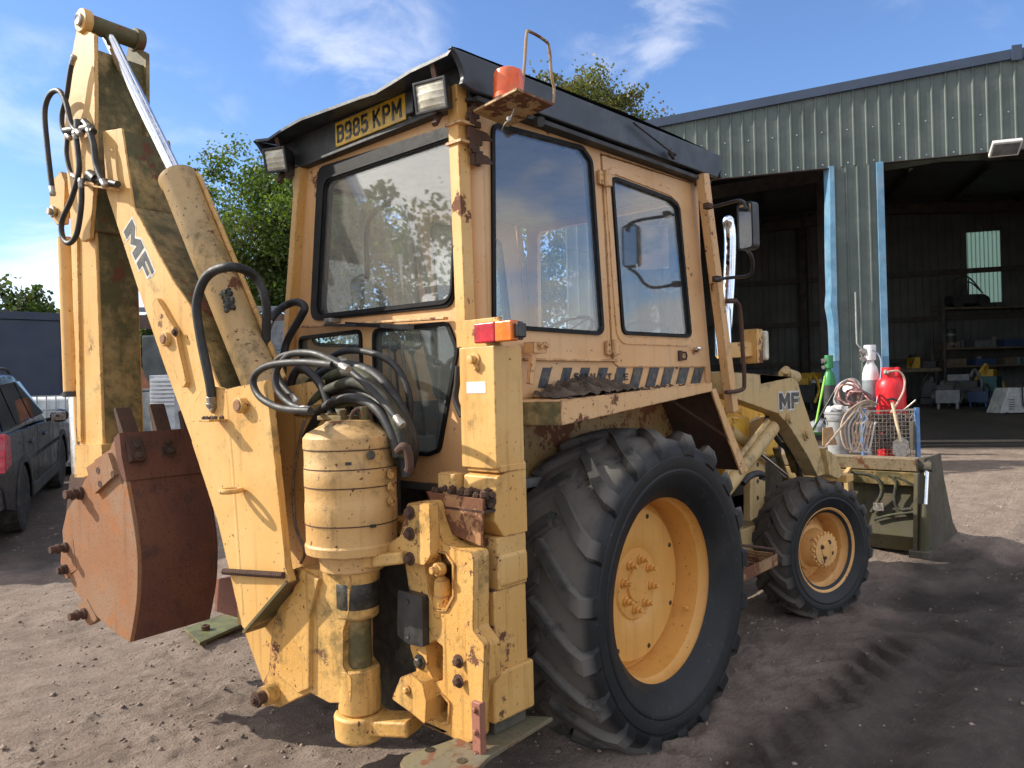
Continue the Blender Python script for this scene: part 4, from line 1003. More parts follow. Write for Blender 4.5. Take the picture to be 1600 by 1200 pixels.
MB().lathe(prof, mcc, Z, 48).build("motor_body", paint("motor_paint", (.58, .335, .115), (.60, .385, .165), rust=.55, moss=.35, dirt=.5, bump=.3, seed=20), mot, bevel=.003)
tc_ = (Vector(CAM) - mcc); tc_[2] = 0; tc_.normalize(); sd_ = tc_.cross(Z)
for b in (699, 728, 755.5, 812, 845): MB().lathe([(MRR * 1.004, -.0025), (MRR * 1.004, .0025), (MRR * .97, .0025), (MRR * .97, -.0025)], mcc + Vector((0, 0, mz(b))), Z, 48, True).build("motor_seam", RUSTD, mot)
for (a, b, w_, h_) in ((546, 718, .012, .006), (581, 812, .011, .006), (504, 838, .013, .007), (532, 839, .016, .007)):
    t = (a - 549) / 71.0; dn = (tc_ * math.sqrt(max(.02, 1 - t * t)) - Vector((sd_[0], sd_[1], 0)) * (-t) * -1)
    dirv = tc_ * math.sqrt(1 - t * t) + Vector(RT2.tolist() + [0]) * t
    p = mcc + dirv * (MRR * .985) + Vector((0, 0, mz(b)))
    MB().box(p, (w_ * 2, .012, h_ * 2), (Z.cross(dirv).normalized(), dirv.normalized(), Z)).build("motor_slot", OILY, mot)
for b in (738, 758, 779):
    t = .855; dirv = tc_ * math.sqrt(1 - t * t) + Vector(RT2.tolist() + [0]) * t
    p = mcc + dirv * (MRR * .985) + Vector((0, 0, mz(b))); mb = MB(); mb.lathe([(.020, 0), (.020, .008), (.015, .009), (.014, .004)], p, dirv, 16); mb.build("port_plug", YEL, mot)
t = .43; dirv = tc_ * math.sqrt(1 - t * t) + Vector(RT2.tolist() + [0]) * t
p = mcc + dirv * (MRR * .985) + Vector((0, 0, mz(707))); MB().lathe([(.019, 0), (.019, .006), (.013, .007), (.013, .004), (.006, .004)], p, dirv, 18).build("port_plug", MUDST, mot)
ey = [mcc + Vector((0, 0, mz(657))) + Vector(RT2.tolist() + [0]) * (.045 * math.cos(t)) + Z * (.05 * math.sin(t)) + Vector(RT2.tolist() + [0]) * .05 for t in np.linspace(0, math.pi, 9)]
MB().tube(ey, .009, 8).build("lifting_eye", RUSTD, mot)
mb = MB(); mb.mm((HX - .03, mc[1] + .02, mz(657)), (HX + .06, mc[1] + .20, mz(657) + .02)); mb.cyl(mcc + Vector((.0, .05, mz(657))), mcc + Vector((0, .05, mz(640))), .02, 12); mb.cyl(mcc + Vector((.05, -.04, mz(657))), mcc + Vector((.05, -.04, mz(636))), .024, 12); mb.build("motor_fitting", MOSSY, mot, bevel=.003)
p = W(622, 705, x=HX + .02); mb = MB(); mb.tube(catmull([p, p + Vector((0, -.035, .02)), p + Vector((.01, -.05, .0)), p + Vector((.02, -.045, -.06)), p + Vector((.02, -.035, -.08))], 5), .018, 10); mb.build("elbow_pipe", RUSTD, mot)

# --- boom -------------------------------------------------------------------
bo = bpy.data.objects.new("boom", None); COL.objects.link(bo); bo.parent = LD; BASE[bo.name] = Vector((0, 0, 0))
HB = .135
bx_px = [(166, 300), (160, 205), (190, 200), (208, 322), (267, 433), (300, 482), (334, 584), (352, 625), (352, 720), (300, 690), (257, 573), (215, 450)]
bpoly = [B(a, b, HB) for a, b in bx_px]
MB().plate([bpoly], HUB + BN * HB, BU, Z, -BN * (.012)).build("boom_side", YEL2, bo, bevel=.003)
MB().plate([bpoly], HUB - BN * (HB - .012), BU, Z, -BN * (.012)).build("boom_side", YEL, bo, bevel=.003)
top = [B(a, b, HB) for a, b in ((160, 207), (190, 202), (208, 322), (267, 433), (300, 482), (334, 584), (350, 625))]
mb = MB()
for i in range(1, len(top) - 1):
    a, b_ = top[i], top[i + 1]; A = HUB + BU * a[0] + Z * a[1]; Bq = HUB + BU * b_[0] + Z * b_[1]
    nn = (Bq - A).normalized().cross(BN); nn = nn if nn.dot(BU) < 0 else -nn
    mb.prism([A + BN * (HB - .012) - nn * .004, Bq + BN * (HB - .012) - nn * .004, Bq - BN * (HB - .012) - nn * .004, A - BN * (HB - .012) - nn * .004], -nn * .012)
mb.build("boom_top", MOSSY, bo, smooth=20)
# underside plate
und = [B(a, b, HB) for a, b in ((163, 300), (215, 452), (257, 574), (300, 690), (345, 830))]
mb = MB()
for i in range(len(und) - 1):
    A = HUB + BU * und[i][0] + Z * und[i][1]; Bq = HUB + BU * und[i + 1][0] + Z * und[i + 1][1]
    mb.prism([A + BN * (HB - .012), Bq + BN * (HB - .012), Bq - BN * (HB - .012), A - BN * (HB - .012)], -BU * .012)
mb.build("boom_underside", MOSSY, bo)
# wide foot plates of the boom
ft_px = [(300, 692), (296, 640), (322, 600), (350, 609), (415, 594), (425, 680), (446, 886), (453, 908), (385, 987), (378, 978), (340, 815)]
fp = [B(a, b, HB + .03) for a, b in ft_px]
MB().plate([rpoly(fp, .006, 2)], HUB + BN * (HB + .03), BU, Z, -BN * .034).build("boom_foot_plate", YEL2, bo, bevel=.004)
MB().plate([rpoly(fp, .006, 2)], HUB - BN * (HB - .004), BU, Z, -BN * .034).build("boom_foot_plate", YEL, bo, bevel=.004)
seam = [B(a, b, HB + .031) for a, b in ((352, 612), (362, 720), (372, 860), (379, 960))]
MB().tube([HUB + BN * (HB + .030 - .026) + BU * a + Z * c for a, c in seam], .0285, 16).build("weld_seam", YEL2, bo)
# brackets and pins on the boom side
def boss(px, py, off, r, h, mat, nm="pin_boss", pin=None):
    p = BP(px, py, off); mb = MB(); mb.lathe([(r, -.02), (r, h * .7), (r * .92, h)], p, BN, 26); o_ = mb.build(nm, mat, bo, bevel=.003)
    if pin: MB().lathe([(pin, 0), (pin, h * .7 + .012), (pin * .85, h * .7 + .016)], p, BN, 20).build("pin", RUSTS, bo)
    return o_
boss(381, 633, HB + .03, .036, .035, YEL2, pin=.026)
q = [B(a, b, HB) for a, b in ((245, 475), (252, 466), (280, 515), (298, 598), (293, 606), (288, 600), (263, 545))]
MB().plate([rpoly(q, .006)], HUB + BN * (HB + .024), BU, Z, -BN * .03).build("side_bracket", YEL, bo, bevel=.008)
boss(263, 530, HB + .02, .036, .026, YEL, pin=.023)
MB().bolt(BP(274, 519, HB + .024), BN, .014, .014).build("bolt", RUSTD, bo)
# hose clamp step, eye and the twisted bar
p = BP(348, 656, HB + .03); s_ = MB().box(p + BN * .045, (.10, .075, .010), (BN, BU, Z)).build("step_plate", YEL, bo, bevel=.002)
mb = MB(); rr = random.Random(2)
for i in range(14): mb.ball(p + BN * rr.uniform(.02, .08) + BU * rr.uniform(-.03, .03) + Z * .01, .012, 6)
mb.build("mud_lump", MUDC, bo)
p = BP(380, 764, HB + .03); ring = [p + BN * (.06 + .045 * math.cos(t)) + BU * .035 * math.sin(t) for t in np.linspace(0, 2 * math.pi, 21)]
MB().tube(ring, .012, 8, False).build("lifting_eye", YEL2, bo)
a = BP(350, 893, HB + .05); b_ = BP(443, 899, HB + .04); mb = MB(); n = 30
mb.tube([a + (b_ - a) * (i / 120) for i in range(121)], [.0125 + .0025 * (i % 4 < 2) for i in range(121)], 8); mb.build("ribbed_bar", RUSTD, bo)
a = BP(453, 908, HB + .02); b_ = BP(385, 987, HB + .02); MB().bar(a - BN * .05, b_ - BN * .05, .14, .016, (a - b_).cross(BN)).build("foot_edge_plate", MOSSY, bo, bevel=.003)
# lower stay of the boom beside the swing post
q = [B(a, b, .05) for a, b in ((384, 985), (440, 925), (424, 1050), (414, 1068))]
MB().plate([q], HUB + BN * .06, BU, Z, -BN * .12).build("boom_foot_web", YEL, bo, bevel=.006)
# maker's letters on the boom
dM = bpy.data.objects.new("boom_letters", None); COL.objects.link(dM); dM.parent = LD; BASE[dM.name] = Vector((0, 0, 0))
def decal(px_list, off, mat, nm, lift, par):
    q = [B(a, b, off) for a, b in px_list]; MB().plate([q], HUB + BN * (off + lift), BU, Z, -BN * (lift + .004)).build(nm, mat, par, smooth=0)
# letters measured in the lettering's own frame
o0 = Vector(B(200, 393, HB)); oe = Vector(B(241, 432, HB)); 
BLOCK = {'M': [(0, 0), (0, 1), (.27, 1), (.5, .60), (.73, 1), (1, 1), (1, 0), (.74, 0), (.74, .52), (.5, .14), (.26, .52), (.26, 0)],
 'F': [(0, 0), (0, 1), (1, 1), (1, .76), (.32, .76), (.32, .61), (.86, .61), (.86, .37), (.32, .37), (.32, 0)]}
def lettering(par, text, o, a, b, n, widths, h, rim, gap):
    x = 0
    for ch, w in zip(text, widths):
        q = [(px_ * w, py_ * h) for px_, py_ in BLOCK[ch]]
        MB().plate([offs(q, rim)], V3(o) + V3(a) * x + V3(n) * .0012, a, b, V3(n) * -.003).build("letter_outline", DECALW, par, smooth=0)
        MB().plate([q], V3(o) + V3(a) * x + V3(n) * .0024, a, b, V3(n) * -.003).build("letter", DECALK, par, smooth=0)
        x += w + gap
tl_ = BP(208, 338, HB); bl_ = BP(191, 362, HB); br_ = BP(228, 452, HB); tr_ = BP(243, 433, HB)
av = (br_ - bl_); av = (av - BN * av.dot(BN)); La = av.length; av.normalize(); bv_ = av.cross(BN); bv_ = bv_ if bv_.dot((tl_ - bl_)) > 0 else -bv_
hh = abs((tl_ - bl_).dot(bv_)) * .95
lettering(dM, "MF", bl_ + av * .012 + bv_ * .012, av, bv_, BN, (La * .50, La * .36), hh - .02, .010, La * .05)

# dipper ram lying on the boom
ram = bpy.data.objects.new("dipper_ram", None); COL.objects.link(ram); ram.parent = LD; BASE[ram.name] = Vector((0, 0, 0))
p0 = BP(277, 276, .02); p1 = BP(412, 606, .0); pr = BP(168, 54, .02); rb = 27 * pxm(p0)
ax = (p1 - p0).normalized()
MB().lathe([(rb * .35, -.004), (rb * 1.0, 0), (rb * 1.08, .006), (rb * 1.08, .035), (rb, .05), (rb, (p1 - p0).length), (rb * .6, (p1 - p0).length + .06)], p0, ax, 28).build("ram_barrel", paint("ram_paint", (.50, .32, .13), (.46, .33, .17), rust=.75, moss=.38, dirt=.75, seed=21), ram)
MB().cyl(pr, p0 + ax * .05, 10.5 * pxm((pr + p0) / 2), 24).build("ram_rod", CHROME, ram)
side_ = Vector(RT2.tolist() + [0]) 
off = (side_ - ax * side_.dot(ax)).normalized() * (rb * 1.15)
MB().tube([p0 + off * .9 + ax * .02, p0 + off + ax * .06, p1 + off], .014, 10).build("feed_pipe", YEL, ram)
MB().tube([p0 + off * .4, p0 + off * .98 + ax * .01], .016, 8).build("feed_elbow", RUSTD, ram)
mb = MB(); rr = random.Random(6); pm = BP(366, 480, 0); of2 = -ax.cross(off).normalized() * rb
sgn = 1 if of2.dot(Vector(CAM) - pm) > 0 else -1
for i in range(110):
    mb.ball(pm + of2 * sgn + ax * rr.uniform(-.05, .05) + off.normalized() * rr.uniform(-.026, .026) * rr.random(), rr.uniform(.004, .015), 6, (rr.uniform(.6, 1.6), rr.uniform(.6, 1.4), rr.uniform(.6, 1.6)))
mb.build("grease_lump", OILY, ram)

# --- dipper -----------------------------------------------------------------
di = bpy.data.objects.new("dipper", None); COL.objects.link(di); di.parent = LD; BASE[di.name] = Vector((0, 0, 0))
HD = .155
tail = [(120, 45), (141, 50), (147, 54), (148, 200), (146, 300), (140, 372), (129, 378), (119, 362), (107, 300), (100, 215), (103, 140), (112, 88)]
tq = [B(a, b, HD) for a, b in tail]
MB().plate([rpoly(tq, .01, 3)], HUB + BN * HD, BU, Z, -BN * .022).build("tail_plate", YEL2, di, bevel=.004)
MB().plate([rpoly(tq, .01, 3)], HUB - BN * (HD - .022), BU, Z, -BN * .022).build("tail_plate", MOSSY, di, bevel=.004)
# inner web between the tail plates (recessed behind the front edge)
q = [B(a, b, HD) for a, b in ((143, 75), (143, 360), (104, 300), (102, 210), (120, 75))]
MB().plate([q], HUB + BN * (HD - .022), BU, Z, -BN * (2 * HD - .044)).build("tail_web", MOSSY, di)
# top cross pin and bosses
p = BP(130, 33, HD); q_ = p - BN * (2 * HD + .0)
MB().lathe([(.048, 0), (.05, .03), (.05, 2 * HD - .02), (.048, 2 * HD)], p + BN * .0, -BN, 26).build("top_tube", MOSSY, di)
for (c_, s_) in ((p, 1), (q_, -1)):
    MB().lathe([(.062, -.03), (.066, -.024), (.066, .012), (.06, .018)], c_, BN * s_, 28).build("pin_boss", YEL2 if s_ > 0 else MOSSY, di, bevel=.004)
    MB().lathe([(.034, 0), (.034, .03), (.026, .034), (.018, .03)], c_, BN * s_, 20).build("pin", STEEL, di)
# pivot boss on the far side
p = BP(222, 226, -HD); MB().lathe([(.045, -.01), (.045, .03), (.03, .04)], p, BU * -1 + BN * -.2, 18).build("pivot_end", OILY, di)
# box section
dq = [(107, 285), (146, 300), (150, 385), (161, 690), (160, 700), (124, 700), (113, 480)]
dqq = [B(a, b, .12) for a, b in dq]
MB().plate([dqq], HUB + BN * .12, BU, Z, -BN * .235).build("dipper_box", YEL2, di, bevel=.012, seg=3)
mo = [B(a, b, .12) for a, b in ((147, 305), (151, 385), (161, 695))]
mb = MB()
for i in range(2):
    A = HUB + BU * (mo[i][0] - .003) + Z * mo[i][1]; Bq = HUB + BU * (mo[i + 1][0] - .003) + Z * mo[i + 1][1]
    mb.prism([A + BN * .106, Bq + BN * .106, Bq - BN * .103, A - BN * .103], BU * .012)
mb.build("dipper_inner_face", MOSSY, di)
q = [B(a, b, .13) for a, b in ((113, 300), (120, 300), (128, 690), (122, 690))]
MB().plate([q], HUB + BN * .135, BU, Z, -BN * .02).build("dipper_flange", YEL2, di, bevel=.003)
q = [B(a, b, .14) for a, b in ((118, 695), (160, 694), (161, 712), (140, 742), (132, 746), (118, 746))]
MB().plate([rpoly(q, .006)], HUB + BN * .145, BU, Z, -BN * .29).build("dipper_end", YEL2, di, bevel=.004)
# bucket ram on the outer side
rm2 = bpy.data.objects.new("bucket_ram", None); COL.objects.link(rm2); rm2.parent = LD; BASE[rm2.name] = Vector((0, 0, 0))
p0 = BP(104, 372, .03); p1 = BP(113, 612, .03); rb2 = 12.5 * pxm(p0)
MB().cyl(p0, p1, rb2, 22).build("ram_barrel", YEL, rm2); MB().lathe([(rb2 * 1.1, 0), (rb2 * 1.1, .03)], p1, p1 - p0, 22).build("ram_gland", OILY, rm2)
MB().cyl(p1, BP(119, 745, .03), rb2 * .5, 18).build("ram_rod", CHROME, rm2)
q = [B(a, b, .10) for a, b in ((82, 285), (98, 268), (104, 285), (102, 350), (92, 352), (80, 335))]
MB().plate([rpoly(q, .008)], HUB + BN * .11, BU, Z, -BN * .03).build("ram_bracket", YEL, di, bevel=.004)
MB().plate([rpoly(q, .008)], HUB - BN * .06, BU, Z, -BN * .03).build("ram_bracket", YEL, di, bevel=.004)
p = BP(84, 331, .12); mb = MB(); mb.lathe([(.034, 0), (.034, .016), (.02, .017), (.02, .034)], p, BN, 20); mb.cyl(p, p - BN * .2, .024, 16); mb.build("pin", STEEL, di)

# --- bucket -----------------------------------------------------------------
bk = bpy.data.objects.new("bucket", None); COL.objects.link(bk); bk.parent = LD; BASE[bk.name] = Vector((0, 0, 0))
OB = .25
bk_px = [(186, 678), (190, 714), (197, 752), (205, 795), (211, 835), (215, 875), (214, 930), (209, 970), (203, 1004)]
rest_px = [(178, 988), (152, 964), (130, 940), (116, 922), (101, 877), (97, 830), (104, 799), (127, 761), (141, 733), (148, 718), (172, 702), (180, 682)]
bq = [B(a, b, OB) for a, b in bk_px]; back = [(p[0], p[1]) for p in catmull([(a, c, 0) for a, c in bq], 4)]
spq = back + [B(a, b, OB) for a, b in rest_px]
_a = BP(213, 870, OB); _uu = (_a - HUB).dot(BU); _b = WP(339, 862, BU, HUB + BU * _uu); BW = (_a - _b).dot(BN)
MB().plate([spq], HUB + BN * OB, BU, Z, -BN * .022).build("bucket_side", RUSTS, bk, bevel=.003)
MB().plate([spq], HUB + BN * (OB - BW + .022), BU, Z, -BN * .022).build("bucket_side", RUSTB, bk, bevel=.003)
mb = MB()
prof_b = back; vs = []; fs = []
for p in prof_b:
    for th in (0.004, .02):
        for o_ in (OB - .001, OB - BW + .001): vs.append(HUB + BN * o_ + BU * (p[0] - .002 + th) + Z * p[1])
for i in range(len(prof_b) - 1):
    a = i * 4; b_ = a + 4
    fs += [(a, a + 1, b_ + 1, b_), (a + 2, b_ + 2, b_ + 3, a + 3), (a, b_, b_ + 2, a + 2), (a + 1, a + 3, b_ + 3, b_ + 1)]
e = (len(prof_b) - 1) * 4; fs += [(0, 2, 3, 1), (e, e + 1, e + 3, e + 2)]
mb.add(vs, fs); mb.build("bucket_back", RUSTB, bk, smooth=50)
# floor of the shell (bottom edge turning outwards) and inside
mb = MB(); fl = spq[len(back) - 1:len(back) + 5]
for i in range(len(fl) - 1):
    A = HUB + BU * fl[i][0] + Z * fl[i][1]; Bq = HUB + BU * fl[i + 1][0] + Z * fl[i + 1][1]
    mb.prism([A + BN * (OB - .022), Bq + BN * (OB - .022), Bq + BN * (OB - BW + .022), A + BN * (OB - BW + .022)], (0, 0, .02))
mb.build("bucket_floor", RUSTB, bk)
# cutting edge with bolted teeth pointing up
A = HUB + BU * B(186, 712, OB)[0] + Z * B(186, 712, OB)[1]
ce = [B(a, b, OB) for a, b in ((178, 684), (187, 676), (191, 714), (198, 752), (190, 752), (182, 714))]
MB().plate([ce], HUB + BN * (OB + .002), BU, Z, -BN * (BW + .004)).build("cutting_edge", RUSTB, bk, bevel=.003)
for i, (tpx, tpy, bpx_, bpy_) in enumerate(((178, 638, 203, 722), (232, 632, 252, 714), (279, 642, 294, 704))):
    o_ = OB - BW * (.05 + .42 * i)
    p = WP(bpx_, bpy_, BN, HUB + BN * o_); q2 = WP(tpx, tpy, BN, HUB + BN * o_)
    d = (q2 - p).normalized(); sd = d.cross(BN); sd = sd if sd.dot(BU) < 0 else -sd
    t_ = MB().prism([p + sd * .012, p + sd * .022 + d * .06, q2 + sd * .012, q2 - sd * .012, p - sd * .03 + d * .10, p - sd * .022], -BN * .082).build("tooth", RUSTD, bk, bevel=.006)
    for f_ in (.02, .075): MB().bolt(p + d * f_ + sd * .02 - BN * .042, sd, .018, .012).build("bolt", RUSTD, bk)
q = [B(a, b, OB) for a, b in ((141, 730), (175, 707), (186, 741), (154, 771))]
sc = MB().plate([rpoly(q, .004)], HUB + BN * (OB + .022), BU, Z, -BN * .022).build("side_cutter", RUSTS, bk, bevel=.003)
for (a, b) in ((153, 735), (156, 756), (176, 741)): MB().lathe([(.017, 0), (.017, .002), (.01, .001)], BP(a, b, OB + .0225), BN, 14).build("bolt_hole", RUSTD, bk)
for (a, b, r, ln) in ((127, 770, .024, .085), (105, 855, .019, .09), (104, 889, .018, .05), (134, 958, .020, .085)):
    p = BP(a, b, OB); mb = MB(); mb.cyl(p - BN * .05, p + BN * ln, r, 14); mb.lathe([(r * 1.45, 0), (r * 1.45, .016)], p + BN * ln * .45, BN, 8); mb.lathe([(r * 1.5, 0), (r * 1.5, .02)], p, BN, 16); mb.build("hinge_pin", RUSTD, bk, bevel=.002)
q = [B(a, b, OB) for a, b in ((97, 850), (114, 842), (120, 890), (104, 905), (95, 880))]
MB().plate([rpoly(q, .01)], HUB + BN * (OB + .002), BU, Z, -BN * .04).build("hinge_ear", RUSTS, bk, bevel=.003)
q = [B(a, b, OB) for a, b in ((122, 945), (136, 935), (153, 968), (138, 978))]
MB().plate([rpoly(q, .01)], HUB + BN * (OB + .004), BU, Z, -BN * .04).build("hinge_ear", RUSTS, bk, bevel=.003)
q = [B(a, b, .05) for a, b in ((112, 742), (140, 735), (150, 800), (118, 870), (100, 860))]
MB().plate([rpoly(q, .02)], HUB + BN * .06, BU, Z, -BN * .14).build("bucket_link", RUSTD, bk, bevel=.006)

# --- hydraulic hoses --------------------------------------------------------
def hose(pts, r, mat=HOSE, nm="hydraulic_hose", fit=True):
    P = catmull(pts, 8); o_ = MB().tube(P, r, 12).build(nm, mat, LD, smooth=60)
    if fit:
        for a, b_ in ((P[0], P[2]), (P[-1], P[-3])):
            d = (V3(b_) - V3(a)).normalized(); mb = MB(); mb.lathe([(r * 1.0, -.02), (r * 1.22, -.012), (r * 1.22, .0), (r * 1.08, .002), (r * 1.08, .03), (r * 1.0, .032)], a, d, 10); mb.build("hose_fitting", STEEL, o_)
    return o_
def hx(pts, x): return [W(a, b, x=x) for a, b in pts]
def hb_(pts, o): return [BP(a, b, o) for a, b in pts]
# big loop over the dipper ram
mix = [BP(331, 630, HB + .04), BP(328, 600, HB + .05), BP(312, 520, HB + .07), BP(308, 470, HB + .08), BP(325, 430, HB + .07), BP(362, 417, HB + .04), BP(398, 432, 0.02), BP(415, 470, -.02), BP(416, 530, -.05), BP(418, 575, -.08)]
hose(mix, .0215)
p = BP(331, 626, HB + .035); mb = MB(); mb.tube([p, p + Z * -.03, p + Z * -.045 - BU * .02], .02, 10); mb.build("hose_elbow", STEEL, LD)
hose([W(440, 625, x=-1.12), W(443, 560, x=-1.10), W(450, 530, x=-1.08), W(470, 495, x=-1.06), W(476, 480, x=-1.05), W(464, 472, x=-1.05), W(445, 478, x=-1.08), W(428, 492, x=-1.16), W(418, 510, x=-1.2)], .020)
# bundle arching over the slewing motor
bundle = [
 ([(432, 690), (470, 640), (500, 600), (545, 580), (590, 600), (625, 660), (640, 690), (638, 720)], -1.05, .021, HOSEG),
 ([(455, 720), (478, 640), (515, 590), (560, 585), (600, 620), (630, 670), (636, 700)], -1.12, .023, HOSEG),
 ([(470, 700), (490, 630), (530, 602), (565, 600), (605, 630), (626, 680), (630, 715)], -1.19, .022, HOSEG),
 ([(480, 660), (500, 620), (540, 608), (580, 620), (615, 655), (628, 700), (634, 745)], -1.16, .022, HOSE),
 ([(466, 645), (500, 600), (550, 590), (600, 622), (634, 672), (640, 700)], -1.00, .020, HOSE),
 ([(470, 620), (515, 560), (560, 548), (610, 565), (636, 605), (640, 650), (632, 690)], -1.02, .014, HOSE),
 ([(462, 625), (440, 600), (430, 570), (445, 555), (480, 553), (520, 562), (560, 590), (600, 630), (625, 660)], -1.40, .0125, HOSE),
 ([(485, 642), (440, 638), (408, 622), (396, 600), (402, 582), (425, 570), (470, 566), (520, 570)], -1.53, .0135, HOSE),
 ([(478, 640), (455, 632), (434, 610), (432, 580), (450, 556), (470, 551), (500, 555), (540, 575)], -1.52, .0125, HOSE),
 ([(520, 650), (500, 600), (470, 575), (455, 600), (462, 640), (470, 720), (466, 800), (472, 850)], -1.20, .018, HOSE),
 ([(545, 650), (550, 625), (580, 610), (612, 630), (636, 668), (640, 700), (626, 720)], -1.10, .017, HOSE),
]
bundle += [
 ([(424, 720), (450, 650), (490, 595), (535, 572), (585, 585), (622, 630), (645, 690), (640, 730)], -1.08, .023, HOSE),
 ([(445, 735), (470, 665), (505, 618), (550, 606), (590, 625), (618, 672), (628, 725)], -1.15, .022, HOSEG),
 ([(476, 690), (505, 640), (545, 622), (585, 636), (610, 672), (622, 715)], -1.21, .020, HOSE)]
for i_, (q, x, r, m_) in enumerate(bundle): hose(hx(q, x), r * 1.12, m_, fit=i_ in (6, 8))
for i, (px, xx, r) in enumerate(((440, -1.12, .020), (450, -1.05, .021), (461, -1.15, .019), (468, -1.02, .018), (432, -1.00, .022), (446, -1.18, .016))):
    hose(hx([(px - 6, 640), (px, 700), (px + 8, 770), (px + 18, 840), (px + 30, 900)], xx), r, HOSE if i % 2 else HOSEG, fit=False)
# silver pipe beside the motor
hose(hx([(476, 655), (466, 700), (458, 760), (462, 820), (476, 860), (470, 880)], -1.3), .007, STEEL, "steel_pipe", False)
mb = MB(); a = W(478, 640, x=-1.22); b_ = W(560, 628, x=-1.16); mb.bar(a, b_, .03, .03); mb.bar(W(440, 650, x=-1.2), W(540, 646, x=-1.2), .05, .01); mb.cyl(a - Vector((0, -.03, 0)), a + Vector((0, .09, .0)), .022, 10); mb.build("valve_pipe", MOSSY, LD, bevel=.003)
mb = MB(); a = W(455, 600, x=-1.14); mb.cyl(a, a + Vector((.12, -.05, 0)), .05, 16); mb.cyl(W(440, 580, x=-1.15), W(444, 612, x=-1.15), .016, 8); mb.mm(tuple(a + Vector((-.04, -.03, -.06))), tuple(a + Vector((.05, .07, .02)))); mb.build("slew_valve", MOSSY, LD, bevel=.004)
MB().mm((-1.06, HUB[1] + .06, .95), (-.98, .5, 1.45)).build("valve_block", OILY, LD, bevel=.01)
hose(hx([(716, 572), (714, 600), (712, 625), (722, 650)], -.99), .014, HOSE, fit=False)
# hoses at the dipper head
hose(hb_([(82, 300), (74, 230), (70, 175), (78, 148), (92, 142), (103, 160), (112, 195), (124, 208)], .22), .0145)
hose(hb_([(115, 92), (110, 110), (104, 150), (97, 178), (98, 200), (108, 214)], .21), .0135)
hose(hb_([(106, 208), (104, 240), (110, 268), (117, 276)], .20), .012)
hose(hb_([(118, 210), (122, 240), (123, 270), (112, 310), (97, 345), (98, 370), (108, 380), (120, 365), (127, 320), (127, 285)], .22), .0145)
hose(hb_([(138, 200), (146, 225), (150, 255), (158, 278), (164, 288)], .20), .0165)
mb = MB(); a = BP(103, 205, .21); b_ = BP(142, 200, .19); mb.cyl(a, b_, .022, 12); c_ = BP(124, 200, .2); mb.cyl(c_ - Z * .03, c_ + Z * .04, .028, 12); mb.cyl(BP(132, 190, .19), BP(146, 206, .19), .02, 10); mb.build("hose_union", OILY, LD)
mb = MB(); mb.cyl(BP(135, 278, .19), BP(184, 288, .17), .018, 12); mb.cyl(BP(140, 272, .19), BP(150, 280, .19), .026, 12); mb.build("hose_union", OILY, LD)
MB().bar(BP(135, 290, .17), BP(180, 296, .17), .05, .01).build("clamp_plate", YEL, di, bevel=.002)
hose(hb_([(224, 232), (232, 250), (246, 275)], -.17), .016, HOSE, fit=False)

# --- loader at the front ----------------------------------------------------
def fa(pts, y): return [xz(a, b, y) for a, b in pts]
YA = -.80
arm_px = [(1128, 580), (1238, 589), (1247, 598), (1253, 620), (1293, 740), (1278, 744), (1262, 712), (1235, 668), (1216, 646), (1131, 616)]
armq = rpoly(fa(arm_px, YA), .02, 2)
ar = MB().plate([armq], (0, YA, 0), X, Z, (0, .11, 0)).build("loader_arm", OLIVE, LD, bevel=.006)
MB().plate([armq], (0, .69, 0), X, Z, (0, .11, 0)).build("loader_arm", OLIVE, LD, bevel=.006)
q0 = W(1217, 643, y=YA); q1 = W(1250, 640, y=YA); lw = (q1[0] - q0[0])
# dark letters on the arm
ltr = bpy.data.objects.new("arm_letters", None); COL.objects.link(ltr); ltr.parent = LD; BASE[ltr.name] = Vector((0, 0, 0))
zt_ = W(1220, 612, y=YA)[2]; zb_ = W(1220, 640, y=YA)[2]
lettering(ltr, "MF", (q0[0], YA - .003, zb_), X, Z, -Y, (lw * .50, lw * .38), (zt_ - zb_) * .92, .012, lw * .06)
for (a, b) in ((1258, 679), (1231, 655)):
    p = W(a, b, y=YA); mb = MB(); mb.lathe([(.045, 0), (.045, .012), (.03, .013), (.03, .03)], p, (0, -1, 0), 16); mb.build("pin", OLIVE, ar)
mb = MB(); mb.cyl(W(1226, 585, y=-.75), W(1242, 590, y=-.75), .05, 14); mb.cyl(W(1228, 578, y=-.82), W(1228, 592, y=-.70), .03, 12); mb.build("arm_pivot", OLIVE, LD)
# arm end bracket
q = fa([(1284, 700), (1300, 712), (1312, 740), (1304, 748), (1290, 742)], YA); MB().plate([q], (0, YA - .03, 0), X, Z, (0, .17, 0)).build("arm_end", OLIVE, ar, bevel=.006)
# bonnet, tower and stays under the arm
BN_ = bpy.data.objects.new("bonnet", None); COL.objects.link(BN_); BN_.parent = LD; BASE[BN_.name] = Vector((0, 0, 0))
MB().mm((1.30, -.36, 1.02), (2.95, .36, 1.60)).build("bonnet_top", BRIGHT, BN_, bevel=.04, seg=3)
MB().mm((1.32, -.40, .62), (2.9, .40, 1.02)).build("engine_block", OILY, BN_, bevel=.02)
MB().mm((2.85, -.34, .75), (3.05, .34, 1.5)).build("radiator_grille", BLK, BN_, bevel=.02)
mb = MB(); mb.mm((1.5, -.62, .95), (1.9, -.40, 1.40)); mb.build("side_tank", BRIGHT, LD, bevel=.02)
tw = fa([(1172, 660), (1196, 650), (1196, 800), (1172, 815)], -.62)
MB().plate([tw], (0, -.62, 0), X, Z, (0, .05, 0)).build("tower_plate", OLIVE, LD, bevel=.004)
for k_ in range(4):
    p = W(1184, 700 + 26 * k_, y=-.622); MB().lathe([(.016, 0), (.016, .002), (.008, .001)], p, (0, -1, 0), 12).build("bolt_hole", OILY, LD)
